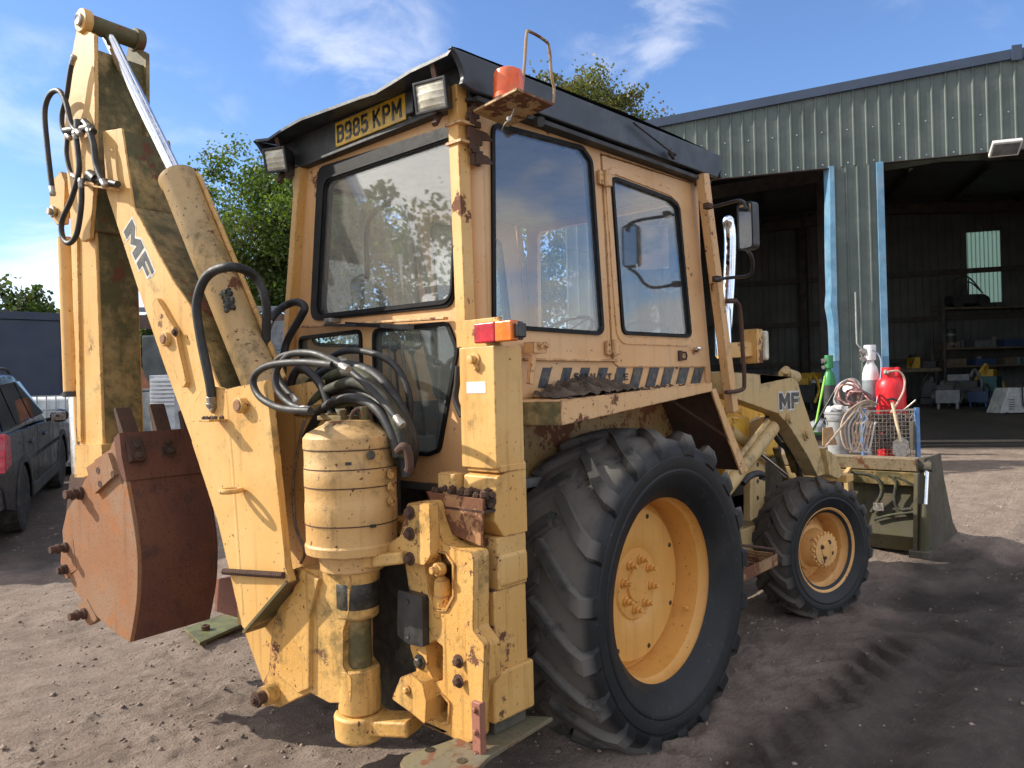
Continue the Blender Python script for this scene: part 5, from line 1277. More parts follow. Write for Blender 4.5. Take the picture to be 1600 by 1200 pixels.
MB().mm((1.6, -.60, .40), (2.6, -.42, .62)).build("front_chassis", OLIVE, LD, bevel=.01)
MB().mm((1.6, .42, .40), (2.6, .60, .62)).build("front_chassis", OLIVE, LD, bevel=.01)
MB().cyl((2.33, -.72, .47), (2.33, .72, .47), .09, 16).build("front_axle", OILY, LD)
mb = MB(); mb.mm((1.3, -.40, .62), (2.6, .40, .8)); mb.build("sump", OILY, LD)
# lift ram and its rod
p0 = W(1126, 772, y=-.74); p1 = W(1206, 668, y=-.74); r_ = 12 * pxm(p1)
lr = bpy.data.objects.new("lift_ram", None); COL.objects.link(lr); lr.parent = LD; BASE[lr.name] = Vector((0, 0, 0))
MB().lathe([(r_ * .5, -.02), (r_, 0), (r_, (p1 - p0).length), (r_ * .8, (p1 - p0).length + .02)], p0, p1 - p0, 24).build("ram_barrel", OLIVE, lr)
u_ = (p1 - p0).normalized(); k2 = Vector((-u_[2], 0, u_[0])); k2 = k2 if k2[2] > 0 else -k2
MB().tube([p0 + k2 * r_ * 1.35 + u_ * .02, p1 + k2 * r_ * 1.35 - u_ * .03], .018, 10).build("feed_pipe", OLIVE, lr)
MB().cyl(W(1186, 708, y=-.66), W(1228, 742, y=-.66), .02, 14).build("crowd_rod", CHROME, lr)
MB().cyl(W(1138, 672, y=-.60), W(1188, 712, y=-.62), .045, 16).build("crowd_barrel", OLIVE, lr)
hose([W(1160, 755, y=-.78), W(1170, 745, y=-.79), W(1182, 740, y=-.80), W(1192, 742, y=-.80), W(1190, 750, y=-.79)], .022, HOSE, fit=False)
for i, pts in enumerate(([(1205, 668), (1216, 690), (1236, 708), (1256, 735)], [(1208, 664), (1224, 684), (1244, 712), (1250, 742)], [(1196, 660), (1200, 640), (1190, 628)])):
    hose([W(a, b, y=-.66 - .02 * i) for a, b in pts], .016, HOSE, fit=False)
mb = MB()
for a, b in ((1212, 700), (1226, 690), (1240, 715)): mb.bar(W(a, b, y=-.60), W(a + 16, b + 48, y=-.60), .05, .02)
mb.build("linkage", MOSSY, LD, bevel=.004)
p = W(1190, 650, y=-.82); mb = MB(); mb.tube([W(1146, 622, y=-.83), W(1148, 634, y=-.83), W(1144, 640, y=-.83)], .012, 8); mb.build("hook", RUSTD, LD)
# step
sp = bpy.data.objects.new("cab_step", None); COL.objects.link(sp); sp.parent = LD; BASE[sp.name] = Vector((0, 0, 0))
RST = paint("rusty_step", (.35, .2, .08), (.3, .18, .09), rust=1.2, dirt=.6, seed=22)
a0 = W(1149, 905, y=-.98); a1 = W(1214, 874, y=-.98); 
MB().bar(a0, a1, .012, .07).build("step_side", RST, sp, bevel=.002)
for i in range(5):
    t = i / 4; c_ = a0.lerp(a1, t); MB().bar(c_ + Z * .02, c_ + Y * .26 + Z * .02, .02, .03).build("step_rung", RST, sp)
MB().bar(a0 + Y * .27, a1 + Y * .27, .012, .07).build("step_side", RST, sp)
MB().tube(catmull([W(1150, 895, y=-.97), W(1150, 856, y=-.97), W(1156, 852, y=-.97), W(1205, 858, y=-.97), W(1210, 862, y=-.97), W(1212, 880, y=-.97)], 3), .009, 8).build("step_loop", RUSTD, sp)
MB().bar(a0 + Y * .27, (a0[0] + .05, -.55, .8), .04, .02).build("step_hanger", RUSTD, sp); MB().bar(a1 + Y * .27, (a1[0], -.55, .8), .04, .02).build("step_hanger", RUSTD, sp)
mb = MB(); mb.mm((1.08, -.72, .5), (1.22, -.5, 1.55)); mb.build("hydraulic_tank", YEL, LD, bevel=.01)
# exhaust stack
ex = [W(1133, 535, y=-.42), W(1139, 440, y=-.42), W(1141, 385, y=-.42), W(1140, 358, y=-.42), W(1136, 338, y=-.42)]
re = 9.5 * pxm(ex[2])
MB().tube(catmull(ex, 5), [re] * 16 + [re * .95] * 3 + [re * .8, re * .5], 20).build("exhaust_pipe", CHROME, LD)
MB().lathe([(re * 1.05, 0), (re * 1.35, .02), (re * 1.35, .34), (re * 1.1, .37)], W(1131, 560, y=-.42), Z, 20).build("exhaust_shield", CHROME, LD)
MB().lathe([(re * 1.4, 0), (re * 1.4, .02)], W(1139, 472, y=-.42), Z, 18).build("exhaust_clamp", RUSTD, LD)
# hand rail
MB().tube(catmull([W(1136, 471, y=-.86), W(1152, 473, y=-.87), W(1157, 490, y=-.87), W(1160, 540, y=-.87), W(1163, 595, y=-.87), W(1159, 609, y=-.87), W(1134, 613, y=-.86)], 4), .013, 10).build("hand_rail", RUSTD, LD)
# front lamp bracket
a = W(1132, 548, y=-.72); b_ = W(1180, 545, y=-.72); MB().bar(a, b_, .06, .10).build("bracket_arm", YEL, LD, bevel=.004); mb = MB(); mb.mm((b_[0] - .10, -.78, b_[2] - .10), (b_[0] - .01, -.66, b_[2] + .13)); mb.build("lamp_bracket", YEL, LD, bevel=.004)
MB().mm((b_[0] + .0, -.80, b_[2] - .08), (b_[0] + .05, -.62, b_[2] + .12)).build("headlamp", LAMPG, LD, bevel=.015)
# mirrors: near one and far one
def mirror(cx, cy, y, w_, h_, ang, arm1, arm2, nm="wing_mirror", tip=0.0):
    m_ = bpy.data.objects.new(nm, None); COL.objects.link(m_); m_.parent = LD; BASE[m_.name] = Vector((0, 0, 0))
    c = W(cx, cy, y=y); s_ = pxm(c); n = Vector((-math.cos(rad(ang)), -math.sin(rad(ang)), tip)).normalized(); a_ = n.cross(Z).normalized(); Zm = a_.cross(n); Zm = Zm if Zm[2] > 0 else -Zm
    lp_ = rpoly([(-w_ * s_, -h_ * s_), (w_ * s_, -h_ * s_), (w_ * s_, h_ * s_), (-w_ * s_, h_ * s_)], .03)
    MB().plate([lp_], c, a_, Zm, n * -.05).build("mirror_shell", BLK, m_, bevel=.012, seg=3)
    MB().plate([lp_, offs(lp_, -.010)], c, a_, Zm, n * .006).build("mirror_rim", BLK, m_)
    MB().plate([offs(lp_, -.009)], c + n * .001, a_, Zm, n * .002).build("mirror_glass", MIRR, m_, smooth=0)
    for arm in (arm1, arm2): MB().tube(catmull([W(a, b, y=yy) for a, b, yy in arm], 4), .010, 8).build("mirror_arm", BLK, m_)
    return m_
mirror(1165, 353, -1.12, 15, 37, -12, ((1104, 323, -.86), (1116, 323, -.88), (1150, 314, -1.05), (1162, 316, -1.12), (1165, 326, -1.13)), ((1168, 392, -1.13), (1175, 402, -1.12), (1176, 420, -1.1), (1168, 431, -1.05), (1140, 434, -.92), (1116, 437, -.88)))
for (a, b) in ((1106, 322), (1120, 436)): MB().box(W(a, b, y=-.87), (.05, .04, .035)).build("mirror_clamp", RUSTD, LD, bevel=.004)
mirror(1021, 388, .98, 25, 34, 30, ((1052, 338, .86), (1040, 340, .95), (1030, 350, .98)), ((1030, 420, .98), (1034, 450, .96), (1044, 456, .90), (1060, 452, .86)), tip=-.32)

# loader bucket
lb = bpy.data.objects.new("loader_bucket", None); COL.objects.link(lb); lb.parent = LD; BASE[lb.name] = Vector((0, 0, 0))
YR = -1.10; ZO = .06
epx = [(1449, 770), (1446, 716), (1470, 708), (1475, 745), (1489, 815), (1497, 832), (1480, 862), (1460, 876), (1449, 866)]
ep = [xz(a, b, YR) for a, b in epx]
MB().plate([ep], (0, YR, 0), X, Z, (0, .03, 0)).build("bucket_end", MUDST, lb, bevel=.004)
MB().plate([ep], (0, -YR - .03, 0), X, Z, (0, .03, 0)).build("bucket_end", MUDST, lb, bevel=.004)
xb0 = W(1440, 870, y=YR)[0]; zt0 = W(1440, 715, y=YR)[2]
cs = [(xb0 - .02, zt0 - .26), (xb0 + .06, zt0 - .10), (xb0 - .02, .52), (xb0 - .02, .20), (xb0 + .12, .10), (xb0 + .95, .06), (xb0 + .95, .075), (xb0 + .13, .125), (xb0 + .005, .22), (xb0 + .005, .5), (xb0 + .09, zt0 - .1), (xb0 + .02, zt0 - .26)]
cs = [(xb0 - .0, zt0 - .10), (xb0 + .03, .62), (xb0 - .02, .45), (xb0 - .04, .25), (xb0 + .08, .10), (xb0 + .95, .06), (xb0 + .95, .08), (xb0 + .10, .125), (xb0 - .015, .26), (xb0 + .0, .45), (xb0 + .05, .62), (xb0 + .03, zt0 - .10)]
MB().prism([(a, YR + .03, c_) for a, c_ in cs], (0, -2 * YR - .06, 0)).build("bucket_shell", BKT, lb, bevel=.006)
# top beam and its rusty edge
tb = [(xb0 - .09, zt0), (xb0 + .06, zt0 + .005), (xb0 + .08, zt0 - .03), (xb0 + .05, zt0 - .11), (xb0 - .06, zt0 - .11)]
MB().prism([(a, YR - .0, c_) for a, c_ in tb], (0, -2 * YR, 0)).build("top_beam", paint("beam_paint", (.27, .21, .13), (.22, .175, .105), rust=.5, moss=.35, dirt=.8, seed=23), lb, bevel=.006)
mb = MB(); mb.prism([(xb0 - .08, YR, zt0 - .12), (xb0 - .05, YR, zt0 - .24), (xb0 + .06, YR, zt0 - .24), (xb0 + .06, YR, zt0 - .12)], (0, -2 * YR, 0)); mb.build("back_rib", MOSSY, lb, bevel=.006)
MB().bar(W(1423, 700, y=YR + .02) + Vector((.05, 0, -.02)), W(1423, 660, y=YR + .02) + Vector((.05, 0, 0)), .03, .05, X).build("spill_post", MUDST, lb, bevel=.004)
# end ram
p0 = W(1443, 862, y=YR - .06); p1 = W(1445, 788, y=YR - .06); p2 = W(1448, 728, y=YR - .06)
MB().cyl(p0, p1, 8 * pxm(p0), 18).build("ram_barrel", BKT, lb); MB().cyl(p1, p2, 4 * pxm(p0), 16).build("ram_rod", CHROME, lb)
mb = MB(); mb.lathe([(.05, -.03), (.05, .10)], p2 + Y * .05, (0, -1, 0), 18); mb.box(p2 + Vector((.05, .03, .02)), (.18, .05, .10)); mb.build("ram_eye", MUDST, lb, bevel=.004)
mb = MB(); mb.box(p0 + Vector((0, .02, -.02)), (.14, .16, .06)); mb.build("ram_foot", MUDST, lb, bevel=.006)
MB().plate([rpoly(fa([(1430, 740), (1444, 735), (1440, 870), (1428, 868)], YR), .01)], (0, YR - .02, 0), X, Z, (0, .03, 0)).build("hinge_plate", BKT, lb, bevel=.004)
# pipes over the bucket back
xp_ = xb0 - .06
for pts, r in (([(1330, 738), (1360, 742), (1374, 752), (1378, 770), (1368, 790), (1362, 800)], .018), ([(1388, 742), (1400, 752), (1398, 778), (1404, 795), (1425, 795)], .016), ([(1350, 736), (1400, 745), (1430, 760)], .012), ([(1366, 812), (1390, 805), (1430, 800)], .012)):
    hose([W(a, b, x=xp_) for a, b in pts], r, HOSEG, fit=False)
MB().box(W(1373, 792, x=xp_ - .01), (.02, .09, .07)).build("pipe_clamp", STEEL, lb, bevel=.004)
for yy in (-.55, .55):
    MB().prism([(xb0 - .16, yy, .80), (xb0 - .02, yy, .85), (xb0 - .02, yy, .30), (xb0 - .12, yy, .34)], (0, .04, 0)).build("arm_bracket", OLIVE, lb, bevel=.004)
mb = MB(); a = W(1312, 718, y=-.72); mb.mm((a[0] - .08, -.78, .60), (a[0] + .1, -.60, .66)); mb.mm((a[0] - .02, -.72, .45), (a[0] + .04, -.66, .66)); mb.mm((a[0] - .08, -.80, .8), (a[0] + .08, -.6, .86)); mb.build("quick_hitch", YEL, LD, bevel=.004)

# ------------------------------------------------------------------ ground
def vnoise(x, y, sc, seed):
    x = x * sc; y = y * sc; xi = np.floor(x).astype(np.int64); yi = np.floor(y).astype(np.int64); fx = x - xi; fy = y - yi
    fx = fx * fx * (3 - 2 * fx); fy = fy * fy * (3 - 2 * fy)
    def h(a, b):
        n = (a * 374761393 + b * 668265263 + seed * 974634777) & 0xffffffff
        n = ((n ^ (n >> 13)) * 1274126177) & 0xffffffff
        return ((n ^ (n >> 16)) & 0xffff) / 65535.0
    return (h(xi, yi) * (1 - fx) + h(xi + 1, yi) * fx) * (1 - fy) + (h(xi, yi + 1) * (1 - fx) + h(xi + 1, yi + 1) * fx) * fy
def fbm(x, y, sc, seed, octv=4, gain=.5):
    t = 0; a = 1; s_ = 0
    for i in range(octv): t = t + a * vnoise(x + 31.7 * i, y - 17.3 * i, sc * 2 ** i, seed + i); s_ += a; a *= gain
    return t / s_
DX = np.array([-200, 5.0, 6.5, 8.4, 11, 13, 15, 17, 22, 40, 70, 400]); DZ = np.array([-.035, -.035, .0, .22, .385, .48, .66, .80, 1.0, 1.4, 2.6, 9.0])
def slope(x, y):
    d = (x - CAM[0]) * FW2[0] + (y - CAM[1]) * FW2[1]
    return np.interp(d, DX, DZ)
def gz(x, y): return float(slope(np.array([x]), np.array([y]))[0])
# shed frame: p = P0 + D s + N t ; s grows to the left end, t towards the yard
P0 = np.array([10.324, 1.495]); DW = np.array([-.448, .894]); DW /= np.linalg.norm(DW); NW = np.array([-DW[1], DW[0]])
if NW @ (CAM[:2] - P0) < 0: NW = -NW
def SH(s, t, z): q = P0 + DW * s + NW * t; return Vector((q[0], q[1], z))

PUD = []
for _a, _b, _rx, _ry in ((1465, 935, .70, .34), (1560, 985, .45, .3), (25, 888, .6, .35)):
    _p = W(_a, _b, z=.05); PUD.append((_p[0], _p[1], _rx, _ry))
def height(x, y):
    z = slope(x, y)
    s_ = (x - P0[0]) * DW[0] + (y - P0[1]) * DW[1]; t = (x - P0[0]) * NW[0] + (y - P0[1]) * NW[1]
    inside = np.clip((-t) / .6, 0, 1)
    yard = 1 - inside * .85
    d = np.hypot(x - CAM[0], y - CAM[1]); near = np.clip((16 - d) / 7, .55, 1)
    # long soft undulation, clods, fine crumb
    z = z + yard * (.05 * (fbm(x, y, .45, 1, 3) - .5) + near * (.040 * (fbm(x, y, 2.6, 5, 4) - .5) + .050 * np.maximum(0, fbm(x, y, 6.0, 9, 4, .65) - .50) * 1.8 * np.clip(fbm(x, y, .7, 93, 2) * 3 - .8, .15, 1) + .008 * (fbm(x, y, 15.0, 14, 2, .6) - .5)))
    # scrape marks and fine crumbs
    al = RT2[0] * x + RT2[1] * y + .12 * fbm(x, y, .8, 90, 2); ac = FW2[0] * x + FW2[1] * y + .10 * fbm(x, y, .9, 91, 2)
    z = z + yard * near * (.034 * (fbm(al * .14, ac, 7.0, 61, 3, .62) - .5) + .018 * np.maximum(0, fbm(x, y, 13.0, 71, 2, .7) - .56) * 3 * np.clip(fbm(x, y, .9, 92, 2) * 3 - 1.1, 0, 1))
    # ruts running along the machine, to its right
    for y0, w_, dp in ((-1.78, .13, .075), (-2.35, .17, .07), (-3.2, .2, .06)):
        yy = y - y0 - .12 * np.sin(x * .7 + y0)
        g = np.exp(-(yy / w_) ** 2)
        z = z - yard * g * dp * .6 + yard * .03 * np.exp(-((np.abs(yy) - w_ * 1.6) / .09) ** 2) * (fbm(x, y, 5, 21, 3))
    # cleat prints of the tyre beside the rear wheel
    yy = (y + 1.36 + .04 * np.sin(x)); inb = np.exp(-(yy / .24) ** 4) * np.clip((x + .9) / .5, 0, 1) * np.clip((2.3 - x) / .6, 0, 1)
    ph = (x + np.abs(yy) * 1.0) / .235; sq = np.clip((np.sin(2 * np.pi * ph) - .1) * 5.0, -1, 1)
    z = z + inb * (.042 * sq - .034) * np.clip(fbm(x, y, 1.7, 33, 3) * 2.2 - .45, .1, 1)
    # mud squeezed up round the tyre that stands nearest
    ex = np.abs(x - .02) / .46; ey = (y + .90) / .36; rr_ = np.sqrt(ex ** 2 + ey ** 2)
    z = z + .050 * np.exp(-((rr_ - 1.0) / .20) ** 2) * (.6 + .8 * fbm(x, y, 6, 101, 3))
    for pcx, pcy, prx, pry in PUD:
        w_ = np.clip(1.5 * np.exp(-(((x - pcx) / prx) ** 2 + ((y - pcy) / pry) ** 2) ** 1.5), 0, 1)
        zc = float(slope(np.array([pcx]), np.array([pcy]))[0])
        z = z * (1 - w_) + (zc - .030 + .030 * (fbm(x, y, 3.5, 77, 3) - .5)) * w_
    return z

def axis_lines(parts):
    o = []
    for a, b, st in parts: o += list(np.arange(a, b, st))
    return np.array(sorted(set(np.round(o, 4))))
geo = lambda a, b, n: list(np.geomspace(a, b, n))
dl = np.array(sorted(set(np.round([-60, -40, -25, -15, -9, -5, -2.5, -1, 0.2, 1, 1.7] + list(np.arange(2.1, 6.4, .019)) + list(np.arange(6.4, 7.0, .03)) + list(np.arange(7.0, 15, .06)) + list(np.arange(15, 30, .25)) + geo(30, 420, 40), 4))))
ll = np.array(sorted(set(np.round([-x for x in geo(7.2, 300, 40)] + list(np.arange(-7.0, -2.4, .06)) + list(np.arange(-2.4, 3.2, .020)) + list(np.arange(3.2, 4.6, .03)) + list(np.arange(4.6, 9.5, .06)) + geo(9.6, 300, 40), 4))))
DD, LL = np.meshgrid(dl, ll, indexing='ij')
gx = CAM[0] + DD * FW2[0] + LL * RT2[0]; gy = CAM[1] + DD * FW2[1] + LL * RT2[1]
gzv = height(gx, gy)
nv = np.stack([gx.ravel(), gy.ravel(), gzv.ravel()], 1)
nr, nc = DD.shape; idx = np.arange(nr * nc).reshape(nr, nc)
gf = np.stack([idx[:-1, :-1].ravel(), idx[:-1, 1:].ravel(), idx[1:, 1:].ravel(), idx[1:, :-1].ravel()], 1)

def ground_mat():
    m, nt, N, L, b = newmat("yard_mud"); g = G(nt)
    n4 = g.noise(1.0, 7, .7, g.mapped((3.5, 30, 30), rot=(0, 0, rad(47.0)))); n1 = g.noise(.55, 6, .6); n2 = g.noise(5, 8, .7); n3 = g.noise(34, 5, .7)
    dry = g.mix(g.ramp(n2, .34, .66), (.345, .262, .208), (.47, .37, .295))
    dry = g.mix(g.math('MULTIPLY', g.ramp(g.noise(75, 4, .75), .52, .60), .55), dry, (.19, .142, .114)); dry = g.mix(g.math('MULTIPLY', g.ramp(n4, .56, .66), .45), dry, (.17, .128, .10))
    dry = g.mix(g.math('MULTIPLY', g.ramp(g.noise(60, 3), .66, .72), .7), dry, (.46, .40, .34))
    dry = g.mix(g.math('MULTIPLY', g.ramp(g.noise(.8, 6, .62), .52, .64), .5), dry, (.205, .152, .120))
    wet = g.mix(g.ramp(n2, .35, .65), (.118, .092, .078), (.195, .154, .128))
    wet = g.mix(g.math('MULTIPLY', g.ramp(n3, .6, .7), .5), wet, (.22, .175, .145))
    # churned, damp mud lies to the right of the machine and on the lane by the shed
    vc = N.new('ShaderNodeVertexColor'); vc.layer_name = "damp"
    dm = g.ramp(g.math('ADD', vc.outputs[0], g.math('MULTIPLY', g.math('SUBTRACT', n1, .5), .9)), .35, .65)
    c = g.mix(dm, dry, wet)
    vw = N.new('ShaderNodeVertexColor'); vw.layer_name = "wet"  # carries puddle wetness and the painted darkening of the cleat hollows
    c = g.mix(g.math('MULTIPLY', vw.outputs[0], .75), c, (.040, .033, .028))
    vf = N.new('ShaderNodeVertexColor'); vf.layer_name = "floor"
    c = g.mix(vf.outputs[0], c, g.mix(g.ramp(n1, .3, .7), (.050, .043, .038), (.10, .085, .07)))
    vg = N.new('ShaderNodeVertexColor'); vg.layer_name = "field"
    c = g.mix(vg.outputs[0], c, g.mix(n2, (.06, .13, .02), (.10, .18, .035)))
    L.new(c, b.inputs['Base Color'])
    L.new(g.ramp(g.math('MAXIMUM', g.math('MULTIPLY', dm, g.math('MULTIPLY', g.ramp(n2, .55, .35), .6)), vw.outputs[0]), 0, 1, .92, .22), b.inputs['Roughness'])
    b.inputs['Specular IOR Level'].default_value = .35
    h = g.math('ADD', g.math('MULTIPLY', n3, .45), g.math('ADD', g.math('MULTIPLY', n4, 1.2), g.math('MULTIPLY', n3, .0)))
    h = g.math('ADD', h, g.math('ADD', g.math('MULTIPLY', g.noise(85, 5, .8), 1.1), g.math('MULTIPLY', g.noise(12, 6, .7), 1.3)))
    L.new(g.bump(h, 1.0, .035), b.inputs['Normal'])
    return m
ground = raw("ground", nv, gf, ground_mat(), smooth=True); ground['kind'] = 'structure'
def vcol(name, arr):
    at_ = ground.data.color_attributes.new(name, 'FLOAT_COLOR', 'POINT')
    a4 = np.ones((len(nv), 4), dtype=np.float32); a4[:, :3] = np.clip(arr.ravel(), 0, 1)[:, None]; at_.data.foreach_set('color', a4.ravel())
yy = gy.ravel(); xx = gx.ravel()
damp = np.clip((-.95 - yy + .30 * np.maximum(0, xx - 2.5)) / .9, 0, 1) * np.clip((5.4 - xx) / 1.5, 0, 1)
lane = np.exp(-(((xx - 5.5) * .35 + (yy + 4)) / 3.0) ** 2) * .0
left_ = np.clip((yy - 4.2) / 2.0, 0, 1) * np.clip((13 - yy) / 3, 0, 1) * .75
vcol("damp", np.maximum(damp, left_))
_wet_relief = np.zeros(len(xx))
for _cx, _cy, _rx, _ry in PUD: _wet_relief = np.maximum(_wet_relief, np.exp(-(((xx - _cx) / (_rx * 1.5)) ** 2 + ((yy - _cy) / (_ry * 1.6)) ** 2)) * 1.3)
_yy = yy + 1.36 + .04 * np.sin(xx); _in = np.exp(-(_yy / .24) ** 4) * np.clip((xx + .9) / .5, 0, 1) * np.clip((2.3 - xx) / .6, 0, 1)
_sq = np.clip((-np.sin(2 * np.pi * (xx + np.abs(_yy)) / .235) + .1) * 3.0, 0, 1)
_wet_relief = np.maximum(_wet_relief * np.clip(fbm(xx, yy, 2.2, 81, 4) * 2.6 - .55, 0, 1), .55 * _in * _sq * np.clip(fbm(xx, yy, 1.7, 33, 3) * 2.2 - .45, .1, 1))  # cleat hollows are wet, and darkened in colour to bring out their relief
vcol("wet", _wet_relief)
tt = (xx - P0[0]) * NW[0] + (yy - P0[1]) * NW[1]; ss = (xx - P0[0]) * DW[0] + (yy - P0[1]) * DW[1]
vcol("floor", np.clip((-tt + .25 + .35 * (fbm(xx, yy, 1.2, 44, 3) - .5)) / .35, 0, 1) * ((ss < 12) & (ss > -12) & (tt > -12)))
dep = DD.ravel(); vcol("field", np.clip((dep - 24) / 4, 0, 1) * (tt > -30))
# puddles: shallow sheets that the dips of the ground rise through
WAT = plain("puddle_water", (.07, .058, .047), .06, var=.1, bump=0, spec=.5)
for i, (cx, cy, rx, ry) in enumerate(PUD):
    an = np.linspace(0, 2 * np.pi, 90); sp_ = height(cx + np.cos(an) * rx * 1.25, cy + np.sin(an) * ry * 1.25)
    lv_ = min(float(np.min(sp_)) - .003, float(slope(np.array([cx]), np.array([cy]))[0]) - .020)
    vs = [(cx, cy, lv_)] + [(cx + math.cos(a) * rx * 1.2, cy + math.sin(a) * ry * 1.2, lv_) for a in np.linspace(0, 2 * math.pi, 48, endpoint=False)]
    me = bpy.data.meshes.new("puddle"); me.from_pydata(vs, [], [(0, 1 + k_, 1 + (k_ + 1) % 48) for k_ in range(48)]); me.materials.append(WAT)
    o = bpy.data.objects.new("puddle", me); COL.objects.link(o); o['kind'] = 'structure'
# loose stones and crumbs of mud
vs = []; fs = []; 
cr = np.random.default_rng(5); n = 15000
d_ = 2.5 + 7.5 * cr.random(n) ** 1.6; l_ = (cr.random(n) * 2 - 1) * (.72 * d_ + .2)
sx = CAM[0] + d_ * FW2[0] + l_ * RT2[0]; sy = CAM[1] + d_ * FW2[1] + l_ * RT2[1]; _k = ~((sy < -1.0) & (sx < 4.5) & (cr.random(n) < .75)); sx = sx[_k]; sy = sy[_k]; n = len(sx); sz = height(sx, sy); sr = .0025 + .013 * cr.random(n) ** 5
oc = np.array([[1, 0, 0], [0, 1, 0], [-1, 0, 0], [0, -1, 0], [0, 0, .8], [0, 0, -.6]]); of = np.array([[0, 1, 4], [1, 2, 4], [2, 3, 4], [3, 0, 4], [1, 0, 5], [2, 1, 5], [3, 2, 5], [0, 3, 5]])
V_ = (oc[None] * (1 + .5 * (cr.random((n, 6, 1)) - .5)) * sr[:, None, None] * (1 + .5 * (cr.random((n, 1, 3)) - .5))) + np.stack([sx, sy, sz + sr * .2], 1)[:, None, :]
Fq = (of[None] + (np.arange(n) * 6)[:, None, None]).reshape(-1, 3)
o = raw("loose_gravel", V_.reshape(-1, 3), Fq, plain("stone", (.26, .20, .16), .9, var=.6, scale=3, bump=.2)); o['kind'] = 'stuff'

# ------------------------------------------------------------------ shed
CLAD = plain("green_cladding", (.072, .094, .086), .55, var=.16, scale=2.2, bump=.03, dust=(.16, .18, .165), dusta=.35)
CLADI = plain("cladding_inside", (.078, .081, .078), .7, var=.25, scale=2, bump=.03)
TRIM = plain("blue_grey_trim", (.035, .055, .095), .45, var=.15, scale=3, bump=.02)
BLUE = plain("blue_door_trim", (.10, .225, .345), .45, var=.2, scale=4, bump=.06, dust=(.25, .33, .40), dusta=.4)
BLUE2 = plain("dark_blue_trim", (.06, .135, .22), .5, var=.2, scale=4, bump=.06)
GREYM = plain("grey_metal", (.16, .17, .18), .5, .3, var=.3)
STRUT = plain("rusty_steel_frame", (.05, .04, .036), .7, var=.4, scale=6)
shed = thing("shed", "large green metal clad shed with two open bays and blue door edges", "shed", SH(0, 0, .45))
def roofz(s): return 6.58 - (s - .3) * .080 if s > -2.385 else 6.795 + (s + 2.385) * .055
def topz(s): return 6.58 - (s - .3) * .080 if s > .3 else (6.58 + (.3 - s) * .0615 if s > -2.45 else 6.749 - (-2.45 - s) * .07)
LINT = 5.25
def ribbed(s0, s1, zb, ztop, t0, mat, nm, par, depth=.019, pitch=.2, inv=1):
    """box profile cladding sheet between s0 and s1"""
    prof = []; n = max(1, round((s1 - s0) / pitch)); pt_ = (s1 - s0) / n
    for i in range(n):
        a = s0 + i * pt_
        prof += [(a + .0, 0), (a + pt_ * .70, 0), (a + pt_ * .77, depth), (a + pt_ * .87, depth), (a + pt_ * .94, 0)]
    prof.append((s1, 0))
    vs = []; fs = []
    for (s_, dd) in prof:
        zt_ = ztop(s_) if callable(ztop) else ztop
        vs += [SH(s_, t0 + dd * inv, zb(s_) if callable(zb) else zb), SH(s_, t0 + dd * inv, zt_)]
    for i in range(len(prof) - 1): fs.append((2 * i, 2 * i + 2, 2 * i + 3, 2 * i + 1))
    mb = MB(); mb.add(vs, fs); n0 = len(vs)
    mb.add([SH(s_, t0 - .012 + dd * inv, z) for (s_, dd) in prof for z in ((zb(s_) if callable(zb) else zb), (ztop(s_) if callable(ztop) else ztop))], [tuple(reversed(f)) for f in fs])
    for i in range(len(prof) - 1): mb.f.append((2 * i, 2 * i + n0, 2 * i + 2 + n0, 2 * i + 2))
    return mb.build(nm, mat, par, smooth=0)
s_ = 5.0
while s_ > -10.9:
    s2 = s_ - 1.0
    ribbed(s2, s_, LINT, lambda q: topz(q) - .02, 0, CLAD, "cladding_sheet", shed)
    s_ = s2
ribbed(-.40, .32, .40, LINT, 0, CLAD, "cladding_sheet", shed, pitch=.18)
ribbed(4.2, 5.0, .3, LINT, 0, CLAD, "cladding_sheet", shed)
ribbed(-11, -6.4, .3, LINT, 0, CLAD, "cladding_sheet", shed)
mb = MB()
for q_ in np.arange(-10.8, 4.9, .4):
    for z_ in (LINT + .06, LINT + .62): mb.lathe([(.014, 0), (.012, .008), (.004, .012)], SH(q_ + .07, .0005, z_), (NW[0], NW[1], 0), 6)
o_ = mb.build("sheet_fixing", plain("zinc_screw", (.45, .46, .46), .4, .6), shed); o_['kind'] = 'stuff'
# lintel drip edges, blue door edges and roof trim
for a, b in ((-6.4, -.47), (.36, 4.2)):
    MB().prism([SH(a, -.06, LINT - .012), SH(b, -.06, LINT - .012), SH(b, .04, LINT - .012), SH(a, .04, LINT - .012)], (0, 0, .012)).build("lintel_edge", STRUT, shed)
def sbox(s0, s1, t0, t1, z0, z1): return MB().prism([SH(s0, t0, z0), SH(s1, t0, z0), SH(s1, t1, z0), SH(s0, t1, z0)], (0, 0, z1 - z0))
# left edge: a bent flashing, loose and dented near the foot
fl = [(.30, .055), (.38, .05), (.46, -.10), (.44, -.11), (.365, .03), (.30, .04)]
vs = []; fs = []; zz = list(np.linspace(1.95, LINT + .02, 26))
for z in zz:
    k_ = .035 * math.exp(-((z - 2.9) / .16) ** 2) + .012 * math.sin(z * 2.2); 
    for (a, c_) in fl: vs.append(SH(a + k_ * (1 if a > .36 else .3), c_ + k_ * .5, z))
for i in range(len(zz) - 1):
    for j in range(6): fs.append((i * 6 + j, i * 6 + (j + 1) % 6, (i + 1) * 6 + (j + 1) % 6, (i + 1) * 6 + j))
fs += [tuple(range(6)), tuple((len(zz) - 1) * 6 + j for j in range(6))]
MB().add(vs, fs).build("door_edge", BLUE, shed, smooth=25)
sbox(.30, .42, -.10, .045, .4, 1.95).build("door_edge", BLUE2, shed, bevel=.006)
sbox(-.47, -.36, -.10, .05, .4, LINT + .01).build("door_edge", BLUE, shed, bevel=.006)
